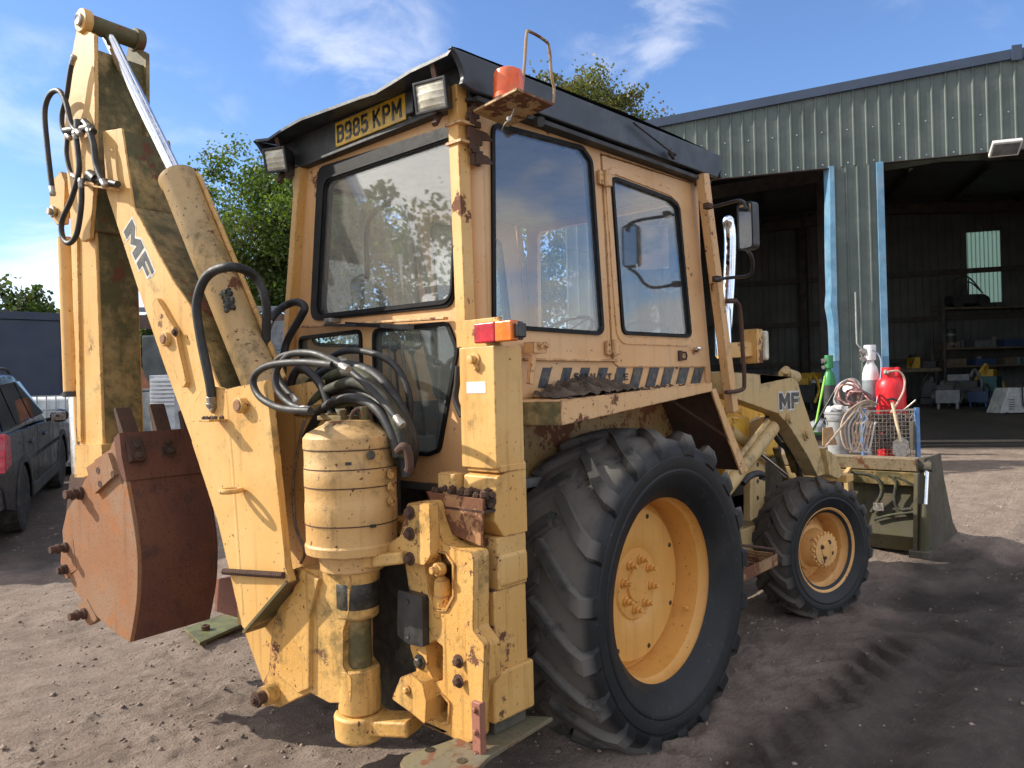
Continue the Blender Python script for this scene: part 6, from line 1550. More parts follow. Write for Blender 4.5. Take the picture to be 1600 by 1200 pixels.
sbox(-.468, -.365, .05, .056, .4, 2.0).build("door_edge", BLUE2, shed)
for a, b in ((5.2, -2.45), (-2.45, -11.2)):
    q = [SH(a, .06, topz(a) - .05), SH(b, .06, topz(b) - .05), SH(b, .06, topz(b) + .11), SH(a, .06, topz(a) + .11)]
    MB().prism(q, tuple(-.09 * np.array([NW[0], NW[1], 0]))).build("roof_trim", TRIM, shed, bevel=.006)
mb = MB(); a = SH(-2.45, .075, topz(-2.45) + .03); mb.box(a, (.14, .03, .24), (Vector((*DW, 0)), Vector((*NW, 0)), Z)); mb.build("ridge_cap", TRIM, shed)
# roof sheets, side and back walls; the shed runs 9.5 m back
DPT = -10.5
def quad(nm, pts, mat, th=(0, 0, -.02)): return MB().prism(pts, th).build(nm, mat, shed, smooth=0)
TRANS = bpy.data.materials.new("rooflight_sheet"); TRANS.use_nodes = True
_n = TRANS.node_tree; _n.nodes.clear(); _o = _n.nodes.new('ShaderNodeOutputMaterial'); _t = _n.nodes.new('ShaderNodeBsdfTranslucent'); _t.inputs[0].default_value = (.62, .72, .62, 1); _n.links.new(_t.outputs[0], _o.inputs[0])
seg_s = [5.2, 3.6, 2.7, -1.55, -2.45, -3.2, -11.2]
for i in range(len(seg_s) - 1):
    a, b = seg_s[i], seg_s[i + 1]
    cuts = [-.06, -3.4, -6.4, DPT] if i in (1, 3, 4) else [-.06, DPT]
    for k_ in range(len(cuts) - 1):
        t0, t1 = cuts[k_], cuts[k_ + 1]
        quad("rooflight" if k_ == 1 else "roof_sheet", [SH(a, t0, topz(a) + .10), SH(b, t0, topz(b) + .10), SH(b, t1, topz(b) + .10), SH(a, t1, topz(a) + .10)], TRANS if k_ == 1 else CLADI, (0, 0, -.02) if k_ != 1 else (0, 0, -.004))
q = [SH(4.95, -.02, .2), SH(4.95, DPT, .2), SH(4.95, DPT, topz(4.95) + .09), SH(4.95, -.02, topz(4.95) + .09)]; quad("side_wall", q, CLADI, tuple(-.05 * np.array([*DW, 0])))
q = [SH(-10.95, 0.0, .2), SH(-10.95, DPT, .2), SH(-10.95, DPT, topz(-11) + .1), SH(-10.95, 0, topz(-11) + .1)]; quad("side_wall", q, CLADI, tuple(.05 * np.array([*DW, 0])))
# back wall: sheets of cladding with one translucent sheet
def bpt(px, py, t=DPT):
    p = WP(px, py, (NW[0], NW[1], 0), (P0[0] + NW[0] * t, P0[1] + NW[1] * t, 0)); return ((np.array(p)[:2] - P0) @ DW, p[2])
tA = bpt(1562, 360); tB = bpt(1512, 455); ts0, ts1 = tA[0], tB[0]; tz1 = tA[1]; tz0 = tB[1] - .35
for k_ in range(16):
    a, b = -11 + k_, -10 + k_
    segs = [(a, b)]
    if b <= ts0 or a >= ts1: ribbed(a, b, .5, lambda q: topz(q) + .11, DPT, CLADI, "back_sheet", shed, pitch=.2)
    else:
        if a < ts0: ribbed(a, ts0, .5, lambda q: topz(q) + .11, DPT, CLADI, "back_sheet", shed)
        if b > ts1: ribbed(ts1, b, .5, lambda q: topz(q) + .11, DPT, CLADI, "back_sheet", shed)
ribbed(ts0, ts1, .5, tz0, DPT, CLADI, "back_sheet", shed, pitch=(ts1 - ts0) / 4); ribbed(ts0, ts1, tz1, lambda q: topz(q) + .11, DPT, CLADI, "back_sheet", shed, pitch=(ts1 - ts0) / 4)
ribbed(ts0, ts1, tz0, tz1, DPT, TRANS, "rooflight", shed, pitch=(ts1 - ts0) / 8, depth=.02)
# steel frame inside
def sbar(p, q, w_, h_, nm, mat=STRUT): return MB().bar(p, q, w_, h_).build(nm, mat, shed)
for s_ in (4.7, .0, -6.2): 
    for t in (-.35, -4.8, DPT + .25): sbar(SH(s_, t, .4), SH(s_, t, topz(s_) - .2), .18, .18, "steel_column")
for t in (-.35, -4.8, DPT + .25):
    sbar(SH(4.9, t, topz(4.9) - .25), SH(-2.45, t, topz(-2.45) - .25), .16, .30, "rafter"); sbar(SH(-2.45, t, topz(-2.45) - .25), SH(-10.9, t, topz(-10.9) - .25), .16, .30, "rafter")
for s_ in np.arange(-9, 4.9, 1.7): sbar(SH(s_, -.1, topz(s_) - .05), SH(s_, DPT, topz(s_) - .05), .07, .16, "purlin")
for z in (2.1, 3.3, 4.6): sbar(SH(4.9, DPT + .1, z), SH(-10.9, DPT + .1, z), .08, .14, "wall_rail")
# floodlight over the right hand bay
p = np.array(WP(1571, 231, (NW[0], NW[1], 0), (P0[0] + NW[0] * .25, P0[1] + NW[1] * .25, 0)))
fd = thing("floodlight", "white floodlight fixed to the shed wall above the right bay opening", "floodlight", p)
ax_ = (Vector((*DW, 0)), Vector((*NW, 0)), Z); DW3 = ax_[0]; NW3 = ax_[1]
tn = (NW3 * .55 - Z * .83).normalized(); tu = DW3.cross(tn)
MB().box(V3(p), (.42, .30, .07), (DW3, tu, tn)).build("lamp_body", plain("white_case", (.62, .62, .60), .4, var=.1), fd, bevel=.015)
MB().box(V3(p) + tn * .037, (.36, .23, .006), (DW3, tu, tn)).build("lamp_glass", GREYM, fd)
MB().box(V3(p) - NW3 * .14, (.10, .18, .05), (DW3, NW3, Z)).build("lamp_bracket", STEEL, fd)
# cable conduit on the pier
mb = MB(); z0 = 2.95
mb.tube(catmull([SH(.02, .06, 3.1), SH(.02, .06, 2.35), SH(.0, .06, 2.2), SH(-.14, .06, 2.05), SH(-.17, .06, 1.9), SH(-.17, .06, 1.2)], 4), .014, 8); o = mb.build("conduit", plain("grey_conduit", (.30, .32, .30), .5), shed)

# ------------------------------------------------------------------ inside the shed
SHELF = plain("shelf_board", (.13, .10, .07), .8, var=.3); DKM = plain("dark_machine", (.03, .03, .032), .5, var=.4)
def fpt(px, py, d):
    p = W(px, py, d=d); return p
def floor_at(p): return gz(p[0], p[1])
def shelving(nm, label, pxa, pxb, d, levels, seed, group):
    a = W(pxa, 600, d=d); b = W(pxb, 600, d=d); zf = floor_at((a + b) / 2)
    rt = thing(nm, label, "shelving", ((a[0] + b[0]) / 2, (a[1] + b[1]) / 2, zf), group)
    ax1 = (b - a); ax1[2] = 0; L_ = ax1.length; ax1.normalize(); ay = Vector((-ax1[1], ax1[0], 0))
    if ay.dot(Vector((*FW2, 0))) < 0: ay = -ay
    lv = [W((pxa + pxb) / 2, q, d=d)[2] for q in levels]
    top_ = max(lv) + .1
    for u_ in (0, L_):
        for v_ in (0, .6): MB().bar(a + ax1 * u_ + ay * v_ + Z * (zf - a[2]), a + ax1 * u_ + ay * v_ + Z * (top_ - a[2]), .06, .06).build("upright", STRUT, rt)
    for z in lv:
        c = a + ax1 * L_ / 2 + ay * .3; MB().box((c[0], c[1], z), (L_, .62, .045), (ax1, ay, Z)).build("shelf", SHELF, rt)
    return a, ax1, ay, L_, lv
cols = {'dark': DKM, 'grey': GREYM, 'brown': SHELF, 'blue': plain("dark_blue_paint", (.03, .06, .14), .5), 'yellow': plain("shed_yellow", (.50, .30, .03), .5), 'teal': plain("teal_paint", (.03, .11, .12), .5), 'pale': plain("pale_grey_case", (.50, .52, .52), .5), 'green': plain("bottle_green", (.03, .22, .07), .45), 'orange': plain("orange_case", (.50, .16, .03), .5), 'white': plain("white_board", (.6, .6, .58), .5)}
itemrng = random.Random(21)
def crate(nm, label, cat, c, sx_, sy_, sz_, mat, yaw=0, group=None):
    """open topped tray or box with a rim and handles"""
    t = thing(nm, label, cat, c, group); R = Matrix.Rotation(yaw, 3, 'Z'); ax = (R @ X, R @ Y, Z); c = V3(c)
    mb = MB()
    mb.box(c + Z * .01, (sx_, sy_, .02), ax)
    for s_ in (-1, 1): mb.box(c + ax[0] * (s_ * (sx_ / 2 - .01)) + Z * sz_ / 2, (.02, sy_, sz_), ax); mb.box(c + ax[1] * (s_ * (sy_ / 2 - .01)) + Z * sz_ / 2, (sx_ - .04, .02, sz_), ax)
    mb.build("box_wall", mat, t, bevel=.004)
    mb = MB()
    for s_ in (-1, 1): mb.box(c + ax[0] * (s_ * (sx_ / 2)) + Z * (sz_ - .02), (.03, sy_ + .02, .03), ax); mb.box(c + ax[1] * (s_ * (sy_ / 2)) + Z * (sz_ - .02), (sx_, .03, .03), ax)
    mb.build("rim", mat, t, bevel=.003); return t
def engine(nm, label, cat, c, s_, mat, mat2, seed, group=None):
    """compact machine: block, cylinder head, flywheel housing, pipes and feet"""
    t = thing(nm, label, cat, c, group); c = V3(c); r = random.Random(seed)
    a = r.uniform(0, 3); R = Matrix.Rotation(a, 3, 'Z'); ax = (R @ X, R @ Y, Z)
    MB().box(c + Z * .45 * s_, (.8 * s_, .5 * s_, .5 * s_), ax).build("engine_block", mat, t, bevel=.03 * s_)
    MB().box(c + Z * .78 * s_ + ax[0] * .08 * s_, (.55 * s_, .3 * s_, .2 * s_), ax).build("cylinder_head", mat2, t, bevel=.02 * s_)
    MB().cyl(c + Z * .42 * s_ + ax[0] * .38 * s_, c + Z * .42 * s_ + ax[0] * .52 * s_, .30 * s_, 18).build("flywheel", mat2, t)
    MB().tube(catmull([c + Z * .8 * s_ - ax[0] * .2 * s_, c + Z * 1.0 * s_ - ax[0] * .3 * s_, c + Z * .6 * s_ - ax[0] * .5 * s_ + ax[1] * .2 * s_, c + Z * .2 * s_ - ax[0] * .4 * s_ + ax[1] * .3 * s_], 4), .04 * s_, 8).build("pipe", mat2, t)
    for i in (-1, 1): MB().box(c + Z * .1 * s_ + ax[0] * (i * .3 * s_), (.08 * s_, .5 * s_, .2 * s_), ax).build("foot", mat, t)
    return t
sa = shelving("shelving", "tall shelving of dark boards at the shed back, under the pale translucent sheet", 1478, 1640, 20.6, (480, 543, 571), 1, "shelving at the back of the shed")
a, ax1, ay, L_, lv = sa
# quad-like frame machine on the top shelf, against the light sheet
c = a + ax1 * .75 + ay * .3; c = Vector((c[0], c[1], lv[0] + .022)); mw = thing("old_mower", "dark old mower with bent handle bars on the top shelf under the translucent sheet", "mower", c)
MB().box(c + Z * .22, (.9, .5, .28), (ax1, ay, Z)).build("mower_body", DKM, mw, bevel=.06)
for i in (-.35, .35): MB().cyl(c + ax1 * i + Z * .16 - ay * .30, c + ax1 * i + Z * .16 - ay * .22, .16, 18).build("mower_wheel", DKM, mw)
mb = MB(); mb.tube(catmull([c + ax1 * -.4 + Z * .35, c + ax1 * -.3 + Z * .75, c + ax1 * .1 + Z * .85, c + ax1 * .45 + Z * .45], 5), .022, 8); mb.tube(catmull([c + ax1 * -.1 + Z * .35, c + ax1 * .1 + Z * .72, c + ax1 * .5 + Z * .40], 5), .02, 8); mb.tube([c + ax1 * .1 + Z * .35, c + ax1 * .12 + Z * .8], .018, 8); mb.build("handle_bar", DKM, mw)
lbls = ["brown tray of parts on the middle shelf", "grey tray of parts on the middle shelf", "dark blue tray near the shelf end", "flat brown tray on the lower shelf", "dark tray of tools on the lower shelf", "grey tray low on the shelf under the dark blue one"]
k_ = 0
for li, z in enumerate(lv[1:]):
    for j in range(3):
        c = a + ax1 * (.35 + j * .8) + ay * .3; crate("parts_tray", lbls[k_], "tray", (c[0], c[1], z + .023), .55, .4, .16 + .05 * itemrng.random(), [cols['brown'], cols['grey'], cols['blue']][(k_ + li) % 3] if k_ != 3 else cols['brown'], math.atan2(ax1[1], ax1[0])); k_ += 1
# drum stack on the shelf's left end
c = a + ax1 * .28 + ay * .25; c = Vector((c[0], c[1], lv[1] + .023))
dt = thing("oil_drum", "dark upright drum with pale bands on the left end of the shelf", "drum", c)
dt2 = MB().lathe([(.16, 0), (.165, .02), (.16, .04), (.16, .24), (.168, .25), (.16, .26), (.16, .48), (.168, .50), (.15, .52), (.15, .50), (.001, .50)], c + ax1 * -.0 + ay * .0, Z, 22).build("drum_body", DKM, dt)
for h_ in (.12, .36): MB().lathe([(.163, h_ - .03), (.166, h_ - .03), (.166, h_ + .03), (.163, h_ + .03)], c, Z, 22).build("drum_band", GREYM, dt)
for k_ in range(4):
    li = 1 + k_ % 2; c = a + ax1 * (.55 + .5 * k_) + ay * (.12 + .35 * ((k_ * 7) % 3) / 3); c = Vector((c[0], c[1], lv[li] + .023)); hh_ = .17 + .05 * (k_ % 3)
    tn_ = thing("tin", ["small black paint tin on the middle shelf of the shelving", "small grey paint tin on the lower shelf of the shelving", "small brown paint tin on the middle shelf of the shelving", "small teal paint tin on the lower shelf of the shelving"][k_], "tin", c, "paint tins on the shelving")
    MB().lathe([(.075, 0), (.08, .008), (.078, .02), (.078, hh_)], c, Z, 14).build("tin_body", [DKM, cols['grey'], cols['brown'], cols['teal']][k_ % 4], tn_); MB().lathe([(.083, hh_), (.083, hh_ + .012), (.06, hh_ + .014), (.001, hh_ + .012)], c, Z, 14).build("tin_lid", GREYM, tn_)
def bench(nm, label, pxa, pxb, py, d, mat, edge):
    a = W(pxa, py, d=d); b = W(pxb, py, d=d); zf = floor_at((a + b) / 2); ax1 = b - a; zt_ = a[2]; ax1[2] = 0; L_ = ax1.length; ax1.normalize(); ay = Vector((-ax1[1], ax1[0], 0)); ay = ay if ay.dot(Vector((*FW2, 0))) > 0 else -ay
    t = thing(nm, label, "workbench", ((a[0] + b[0]) / 2, (a[1] + b[1]) / 2, zf)); c = (a + b) / 2
    MB().box((c[0] + ay[0] * .35, c[1] + ay[1] * .35, zt_), (L_, .7, .06), (ax1, ay, Z)).build("bench_top", mat, t)
    MB().box((c[0] - ay[0] * .012, c[1] - ay[1] * .012, zt_ - .02), (L_, .02, .10), (ax1, ay, Z)).build("bench_edge", edge, t)
    for u_ in (.08, L_ - .08):
        for v_ in (.06, .62): q = a + ax1 * u_ + ay * v_; MB().bar((q[0], q[1], zf), (q[0], q[1], zt_ - .03), .07, .07).build("bench_leg", STRUT, t)
    return a, ax1, ay, L_, zt_
b1 = bench("workbench", "workbench with a bright white edge deep in the left bay", 1195, 1300, 596, 19.5, cols['blue'], cols['white'])
b2 = bench("workbench", "dark workbench against the back wall right of the blue pier", 1392, 1470, 578, 20.5, SHELF, SHELF)
c = W(1272, 580, d=19.7); crate("tool_box", "yellow box standing on the white edged workbench", "box", (c[0], c[1], b1[4] + .031), .7, .35, .16, cols['yellow'])
c = W(1226, 588, d=19.8); crate("tool_box", "grey box on the white edged workbench beside the yellow box", "box", (c[0], c[1], b1[4] + .031), .4, .3, .2, cols['grey'])
c = W(1427, 562, d=20.8); engine("bench_machine", "small yellow machine on the dark workbench", "machine", (c[0], c[1], b2[4] + .031), .42, cols['yellow'], DKM, 3)
c = W(1455, 566, d=20.8); crate("tool_box", "dark box at the right end of the dark workbench", "box", (c[0], c[1], b2[4] + .031), .35, .3, .18, DKM)
for i, (px, py, d, s_, m1, m2, nm, lb_, cat) in enumerate((
    (1505, 628, 19.2, .9, DKM, GREYM, "scrap_engine", "greasy dark engine on the floor left of the teal machine", "engine"),
    (1545, 622, 19.6, 1.0, cols['teal'], cols['yellow'], "water_pump", "teal and yellow pump on the floor below the shelving", "pump"),
    (1452, 622, 20.2, .8, DKM, DKM, "gearbox", "black gearbox on the floor under the dark workbench", "gearbox"),
    (1482, 633, 18.4, .65, GREYM, DKM, "axle_hub", "low grey axle hub lying in front of the greasy dark engine", "axle hub"),
    (1530, 626, 18.7, .55, cols['blue'], DKM, "pump_motor", "small blue motor on the floor in front of the pump", "motor"),
    (1255, 628, 19.2, .9, DKM, cols['yellow'], "generator", "dark generator under the white edged workbench", "generator"))):
    c = W(px, py, d=d); engine(nm, lb_, cat, (c[0], c[1], floor_at(c)), s_, m1, m2, 30 + i)
# grey cabinet machine at the right edge
c = W(1588, 640, d=16.6); zf = floor_at(c); gc = thing("welding_set", "pale grey leaning cabinet machine on the shed floor at the right edge", "welder", (c[0], c[1], zf))
cc = Vector((c[0], c[1], zf)); R = (RT2[0], RT2[1])
q = [cc + Vector((RT2[0] * u_, RT2[1] * u_, z)) for u_, z in ((-.36, .03), (.45, .03), (.40, .58), (-.14, .58))]
MB().prism(q, (FW2[0] * .5, FW2[1] * .5, 0)).build("cabinet", cols['pale'], gc, bevel=.02)
for i in range(5): 
    pa_ = cc + Vector((RT2[0] * -.1, RT2[1] * -.1, .12 + .05 * i)) - Vector((FW2[0] * .004, FW2[1] * .004, 0)); MB().box(pa_, (.12, .008, .016), (Vector((*RT2, 0)), Vector((*FW2, 0)), Z)).build("vent_slot", DKM, gc)
MB().tube(catmull([cc + Vector((RT2[0] * .0, RT2[1] * .0, .59)), cc + Vector((RT2[0] * .1 - FW2[0] * .05, RT2[1] * .1 - FW2[1] * .05, .64)), cc + Vector((RT2[0] * .12 - FW2[0] * .06, RT2[1] * .12 - FW2[1] * .06, .2)), cc + Vector((RT2[0] * .3 - FW2[0] * .06, RT2[1] * .3 - FW2[1] * .06, .06))], 5), .014, 8).build("cable", DKM, gc)
for u_ in (-.2, .28): MB().cyl(cc + Vector((RT2[0] * u_, RT2[1] * u_, .04)), cc + Vector((RT2[0] * u_ + FW2[0] * .5, RT2[1] * u_ + FW2[1] * .5, .04)), .04, 12).build("castor", DKM, gc)

# ------------------------------------------------------------------ things standing at the pier
def gas(nm, label, px, pyb, pyt, d, body, shoulder, rw, kind):
    c = W(px, pyb, d=d); top_ = W(px, pyt, d=d); zf = gz(c[0], c[1]) ; c = Vector((c[0], c[1], zf)); h = top_[2] - zf; r = rw * d / F
    t = thing(nm, label, "gas cylinder", c)
    if kind == 'tall':
        MB().lathe([(r * .9, 0), (r, .02), (r, h * .70)], c, Z, 28).build("cylinder_body", body, t)
        MB().lathe([(r, h * .70), (r * .97, h * .75), (r * .75, h * .81), (r * .42, h * .85), (r * .38, h * .88), (.001, h * .88)], c, Z, 28).build("shoulder", shoulder, t)
        MB().lathe([(r * .62, h * .87), (r * .66, h * .87), (r * .72, h * .99), (r * .68, h), (r * .60, h * .98)], c, Z, 16).build("valve_guard", shoulder, t)
        mb = MB(); mb.cyl(c + Z * h * .88, c + Z * h * .97, r * .22, 10); sd = Vector((-RT2[0], -RT2[1], 0)); mb.cyl(c + Z * h * .93, c + Z * h * .93 + sd * r * 1.2, r * .18, 10); mb.cyl(c + Z * h * .95 + sd * r * .9 - Vector((*FW2, 0)) * r * .4, c + Z * h * .95 + sd * r * .9 + Vector((*FW2, 0)) * r * .3, r * .35, 14); mb.cyl(c + Z * h * .88 + sd * r * 1.0 - Vector((*FW2, 0)) * r * .3, c + Z * h * .88 + sd * r * 1.0, r * .32, 14); mb.build("regulator", STEEL, t)
    else:
        MB().lathe([(r * .85, 0), (r * .9, .04), (r, .08), (r, h * .78), (r * .95, h * .84), (r * .75, h * .89), (r * .4, h * .92), (.001, h * .92)], c, Z, 32).build("cylinder_body", body, t)
        mb = MB(); n = 26
        for i in range(n):
            an = 2 * math.pi * i / n
            if i % 9 in (7, 8): continue
            a2 = 2 * math.pi * (i + 1) / n; p_ = [c + Vector((math.cos(q) * r * .66, math.sin(q) * r * .66, z_)) for q, z_ in ((an, h * .87), (a2, h * .87), (a2, h), (an, h))]
            mb.prism(p_, Vector((math.cos(an), math.sin(an), 0)) * -.012)
        mb.build("collar", body, t)
        mb = MB(); mb.cyl(c + Z * h * .91, c + Z * h * .99, r * .13, 10); sd = Vector((-RT2[0], -RT2[1], 0)) * .7 - Vector((*FW2, 0)) * .7; mb.cyl(c + Z * h * .95, c + Z * h * .95 + sd * r * .75, r * .14, 12); mb.ball(c + Z * h * .95 + sd * r * .8, r * .22, 10); mb.build("regulator", STEEL, t)
    return t, c, h, r
PGREY = plain("grey_cylinder_paint", (.22, .25, .27), .45, var=.15, bump=.05); PWHT = plain("white_cylinder_paint", (.66, .66, .66), .45, var=.08)
PRED = plain("red_cylinder_paint", (.60, .012, .02), .38, var=.18, bump=.04)
g1 = gas("gas_cylinder", "tall grey gas cylinder with white shoulder standing behind the wire crate", 1364, 715, 539, 11.4, PGREY, PWHT, 12.5, 'tall')
g2 = gas("gas_cylinder", "bright red propane cylinder standing in the wire crate", 1395, 725, 574, 11.1, PRED, PRED, 21.5, 'fat')
g3 = gas("gas_cylinder", "dark gas cylinder with bright green shoulder beside the blue door edge", 1299, 712, 555, 12.2, plain("dark_cylinder", (.035, .04, .04), .5), cols['green'], 9.0, 'tall')
HOSP = plain("pink_welding_hose", (.46, .27, .24), .6, var=.25, scale=6); HOSB = plain("brown_rope", (.38, .28, .20), .8, var=.3, scale=14, bump=.2)
HOSGR = plain("grey_welding_hose", (.42, .40, .38), .6, var=.2, scale=6); HOSDK = plain("maroon_welding_hose", (.16, .06, .07), .6, var=.3, scale=6)
# hoses from the bottles
def fd_tube(nm, label, pts, r, mat, cat="hose", grp=None):
    P = catmull(pts, 7); o_ = MB().tube(P, r, 7).build(nm, mat, None, loc=P[-1], smooth=60); tag(o_, label, cat, grp); return o_
fd_tube("gas_hose", "pale hose hanging down the front of the red propane cylinder", [W(1387, 581, d=10.6), W(1404, 580, d=10.6), W(1413, 592, d=10.6), W(1412, 610, d=10.6), W(1402, 630, d=10.6), W(1392, 645, d=10.6)], .014, plain("pale_pink_hose", (.55, .38, .30), .6))
fd_tube("gas_hose", "light blue hose hanging down the side of the grey gas cylinder", [W(1362, 546, d=11.1), W(1374, 556, d=11.1), W(1377, 575, d=11.1), W(1373, 610, d=11.1), W(1368, 636, d=11.1)], .010, plain("pale_blue_hose", (.35, .42, .55), .6))
# wire crate
dC = 10.7
cw_ = thing("wire_crate", "wire mesh crate with blue corner posts in front of the shed pier", "crate", (W(1395, 700, d=dC)[0], W(1395, 700, d=dC)[1], gz(*W(1395, 700, d=dC)[:2])))
cA = W(1350, 700, d=dC - .05); cB = W(1434, 700, d=dC); zf = gz(cA[0], cA[1]) + .02; ztop_ = W(1400, 641, d=dC)[2]
cA[2] = cB[2] = zf; ax1 = (cB - cA); L_ = ax1.length; ax1.normalize(); ay = Vector((-ax1[1], ax1[0], 0)); ay = ay if ay.dot(Vector((*FW2, 0))) > 0 else -ay; DC = .62; HC = ztop_ - zf
WIRE = plain("galvanised_wire", (.36, .33, .28), .5, .5, var=.25)
BLPOST = plain("crate_blue", (.07, .18, .40), .5, var=.25, dust=(.3, .3, .3), dusta=.4)
for u_ in (0, L_):
    for v_ in (0, DC): MB().bar(cA + ax1 * u_ + ay * v_, cA + ax1 * u_ + ay * v_ + Z * (HC + .03), .05, .05, ax1).build("corner_post", BLPOST, cw_)
def meshpanel(o_, a_, La, par):
    mb = MB(); n = int(La / .055); m = int(HC / .055)
    for i in range(n + 1): mb.bar(o_ + a_ * (La * i / n) + Z * .04, o_ + a_ * (La * i / n) + Z * HC, .0055, .0055, a_)
    for j in range(m + 1): mb.bar(o_ + Z * (.04 + (HC - .04) * j / m), o_ + a_ * La + Z * (.04 + (HC - .04) * j / m), .0055, .0055)
    mb.bar(o_ + Z * HC, o_ + a_ * La + Z * HC, .02, .02); mb.bar(o_ + Z * .04, o_ + a_ * La + Z * .04, .03, .03)
    p_ = mb.build("wire_panel", WIRE, par, smooth=0); p_['kind'] = 'stuff'
meshpanel(cA, ax1, L_, cw_); meshpanel(cA + ay * DC, ax1, L_, cw_); meshpanel(cA, ay, DC, cw_); meshpanel(cA + ax1 * L_, ay, DC, cw_)
MB().box(cA + ax1 * L_ / 2 + ay * DC / 2 + Z * .03, (L_, DC, .03), (ax1, ay, Z)).build("crate_floor", STRUT, cw_)
# tangle of rope and hose inside the crate and over its left side
tr = random.Random(8)
def coil(n, px, py, d, rx, ry, r, mats, labels, nm, cat, grp):
    for i in range(n):
        pts = []; ph = tr.uniform(0, 6); k0 = tr.uniform(.75, 1.15); tilt = tr.uniform(-.3, .3); m_ = 22
        for j in range(m_):
            t = ph + j * 2 * math.pi / 9
            pts.append(W(px + rx * k0 * math.cos(t) * (1 + .1 * math.sin(3 * t + i)) + tr.uniform(-1.5, 1.5), py + ry * k0 * math.sin(t) + tilt * rx * math.cos(t) + tr.uniform(-1.5, 1.5), d=d + .10 * math.sin(t * 1.3 + i) + i * .012))
        fd_tube(nm, labels[i], pts, r, mats[i % len(mats)], cat, grp)
coil(3, 1326, 616, 11.0, 19, 20, .012, [HOSGR, HOSP, HOSP], ["pale grey coil of welding hose draped over the bin and crate corner", "pink coil of welding hose over the bin, outermost", "pink coil of welding hose over the bin, crossing the grey coil"], "hose_coil", "hose", "coiled welding hoses on the bin")
coil(3, 1340, 622, 10.9, 17, 11, .013, [HOSDK, HOSP, HOSDK], ["maroon coil of welding hose lying lowest over the bin", "flat pink coil of welding hose between maroon coils", "maroon coil of welding hose lying uppermost over the bin"], "hose_coil", "hose", "coiled welding hoses on the bin")
rl = ["brown rope loop hanging furthest left down the bin", "brown rope loop hanging in front of the bin", "grey rope loop hanging between bin and crate", "brown rope loop hanging beside the crate post", "brown rope draped along the left mesh side", "grey rope draped on the crate's left corner", "long brown rope trailing from the crate top towards the loader bucket"]
for i in range(6):
    x0 = 1352 - i * 2; xl_ = 1318 + i * 6; 
    fd_tube("rope", rl[i], [W(1372 - i * 3, 632 + i, d=dC + .1), W(x0, 626 + i * 2, d=dC - .05), W(xl_ + 6, 644 + i * 2, d=dC - .15), W(xl_ - 4, 668, d=dC - .2), W(xl_, 694 + (i % 3) * 4, d=dC - .22), W(xl_ + 10, 702, d=dC - .22), W(xl_ + 18, 680 - i * 3, d=dC - .2), W(xl_ + 22, 660, d=dC - .15)], .013, HOSB if i not in (2, 5) else HOSGR, "rope", "ropes hanging from the wire crate")
fd_tube("rope", rl[6], [W(1362, 634, d=dC), W(1340, 640, d=dC - .1), W(1318, 664, d=dC - .4), W(1300, 686, d=dC - .8), W(1290, 698, d=dC - 1.2)], .014, HOSB, "rope")
mb = MB()
for i in range(64):
    pts = []; x = tr.uniform(1362, 1424); y = tr.uniform(655, 696)
    for j in range(7): pts.append(W(max(1358, min(1428, x)), max(648, min(700, y)), d=dC + .03 + .15 * tr.random())); x += tr.uniform(-22, 22); y += tr.uniform(-13, 13)
    mb.tube(catmull(pts, 4), .014, 5)
o = mb.build("scrap_chain", plain("scrap_cable", (.17, .13, .11), .6, .2, var=.6, scale=12), None, loc=W(1395, 690, d=dC + .3)); tag(o, "tangle of dull cable and chain filling the wire crate", "cable"); o['kind'] = 'stuff'
c = W(1362, 683, d=dC + .1); rg = MB()
rg.box(c, (.20, .03, .12), ((ax1 + Z * .5).normalized(), ay, (Z - ax1 * .5).normalized())); rg.box(c - ax1 * .02 + Z * .05 - ay * .018, (.14, .012, .02), ((ax1 + Z * .5).normalized(), ay, (Z - ax1 * .5).normalized()))
tag(rg.build("oil_carton", cols['orange'], None, loc=c, bevel=.004), "small orange carton lying in the wire crate behind the mesh", "carton")
# spade with a wooden shaft leaning in front
sp0 = W(1394, 628, d=dC - .12); sp1 = W(1407, 690, d=dC - .2); spd = thing("spade", "spade with a pale wooden shaft leaning against the wire crate", "spade", W(1411, 704, d=dC - .22))
MB().tube([sp0, sp1], .021, 10).build("shaft", plain("ash_wood", (.62, .48, .30), .6, var=.2, scale=20), spd)
MB().tube([sp0 - ax1 * .07 + Z * .03, sp0 - ax1 * .0 + Z * .045, sp0 + ax1 * .07 + Z * .02], .016, 8).build("grip", BLK, spd); 
MB().prism([sp1 + ax1 * a_ + Z * z_ for a_, z_ in ((-.02, .05), (.04, .05), (.12, -.0), (.12, -.17), (.05, -.22), (-.05, -.22), (-.11, -.17), (-.11, 0))], ay * .012).build("blade", STEEL, spd, bevel=.004)
fd_tube("steel_rod", "thin steel rod poking out over the wire crate beside the red cylinder", [W(1402, 648, d=dC + .2), W(1418, 636, d=dC + .15), W(1431, 625, d=dC + .1)], .014, STEEL, "rod")
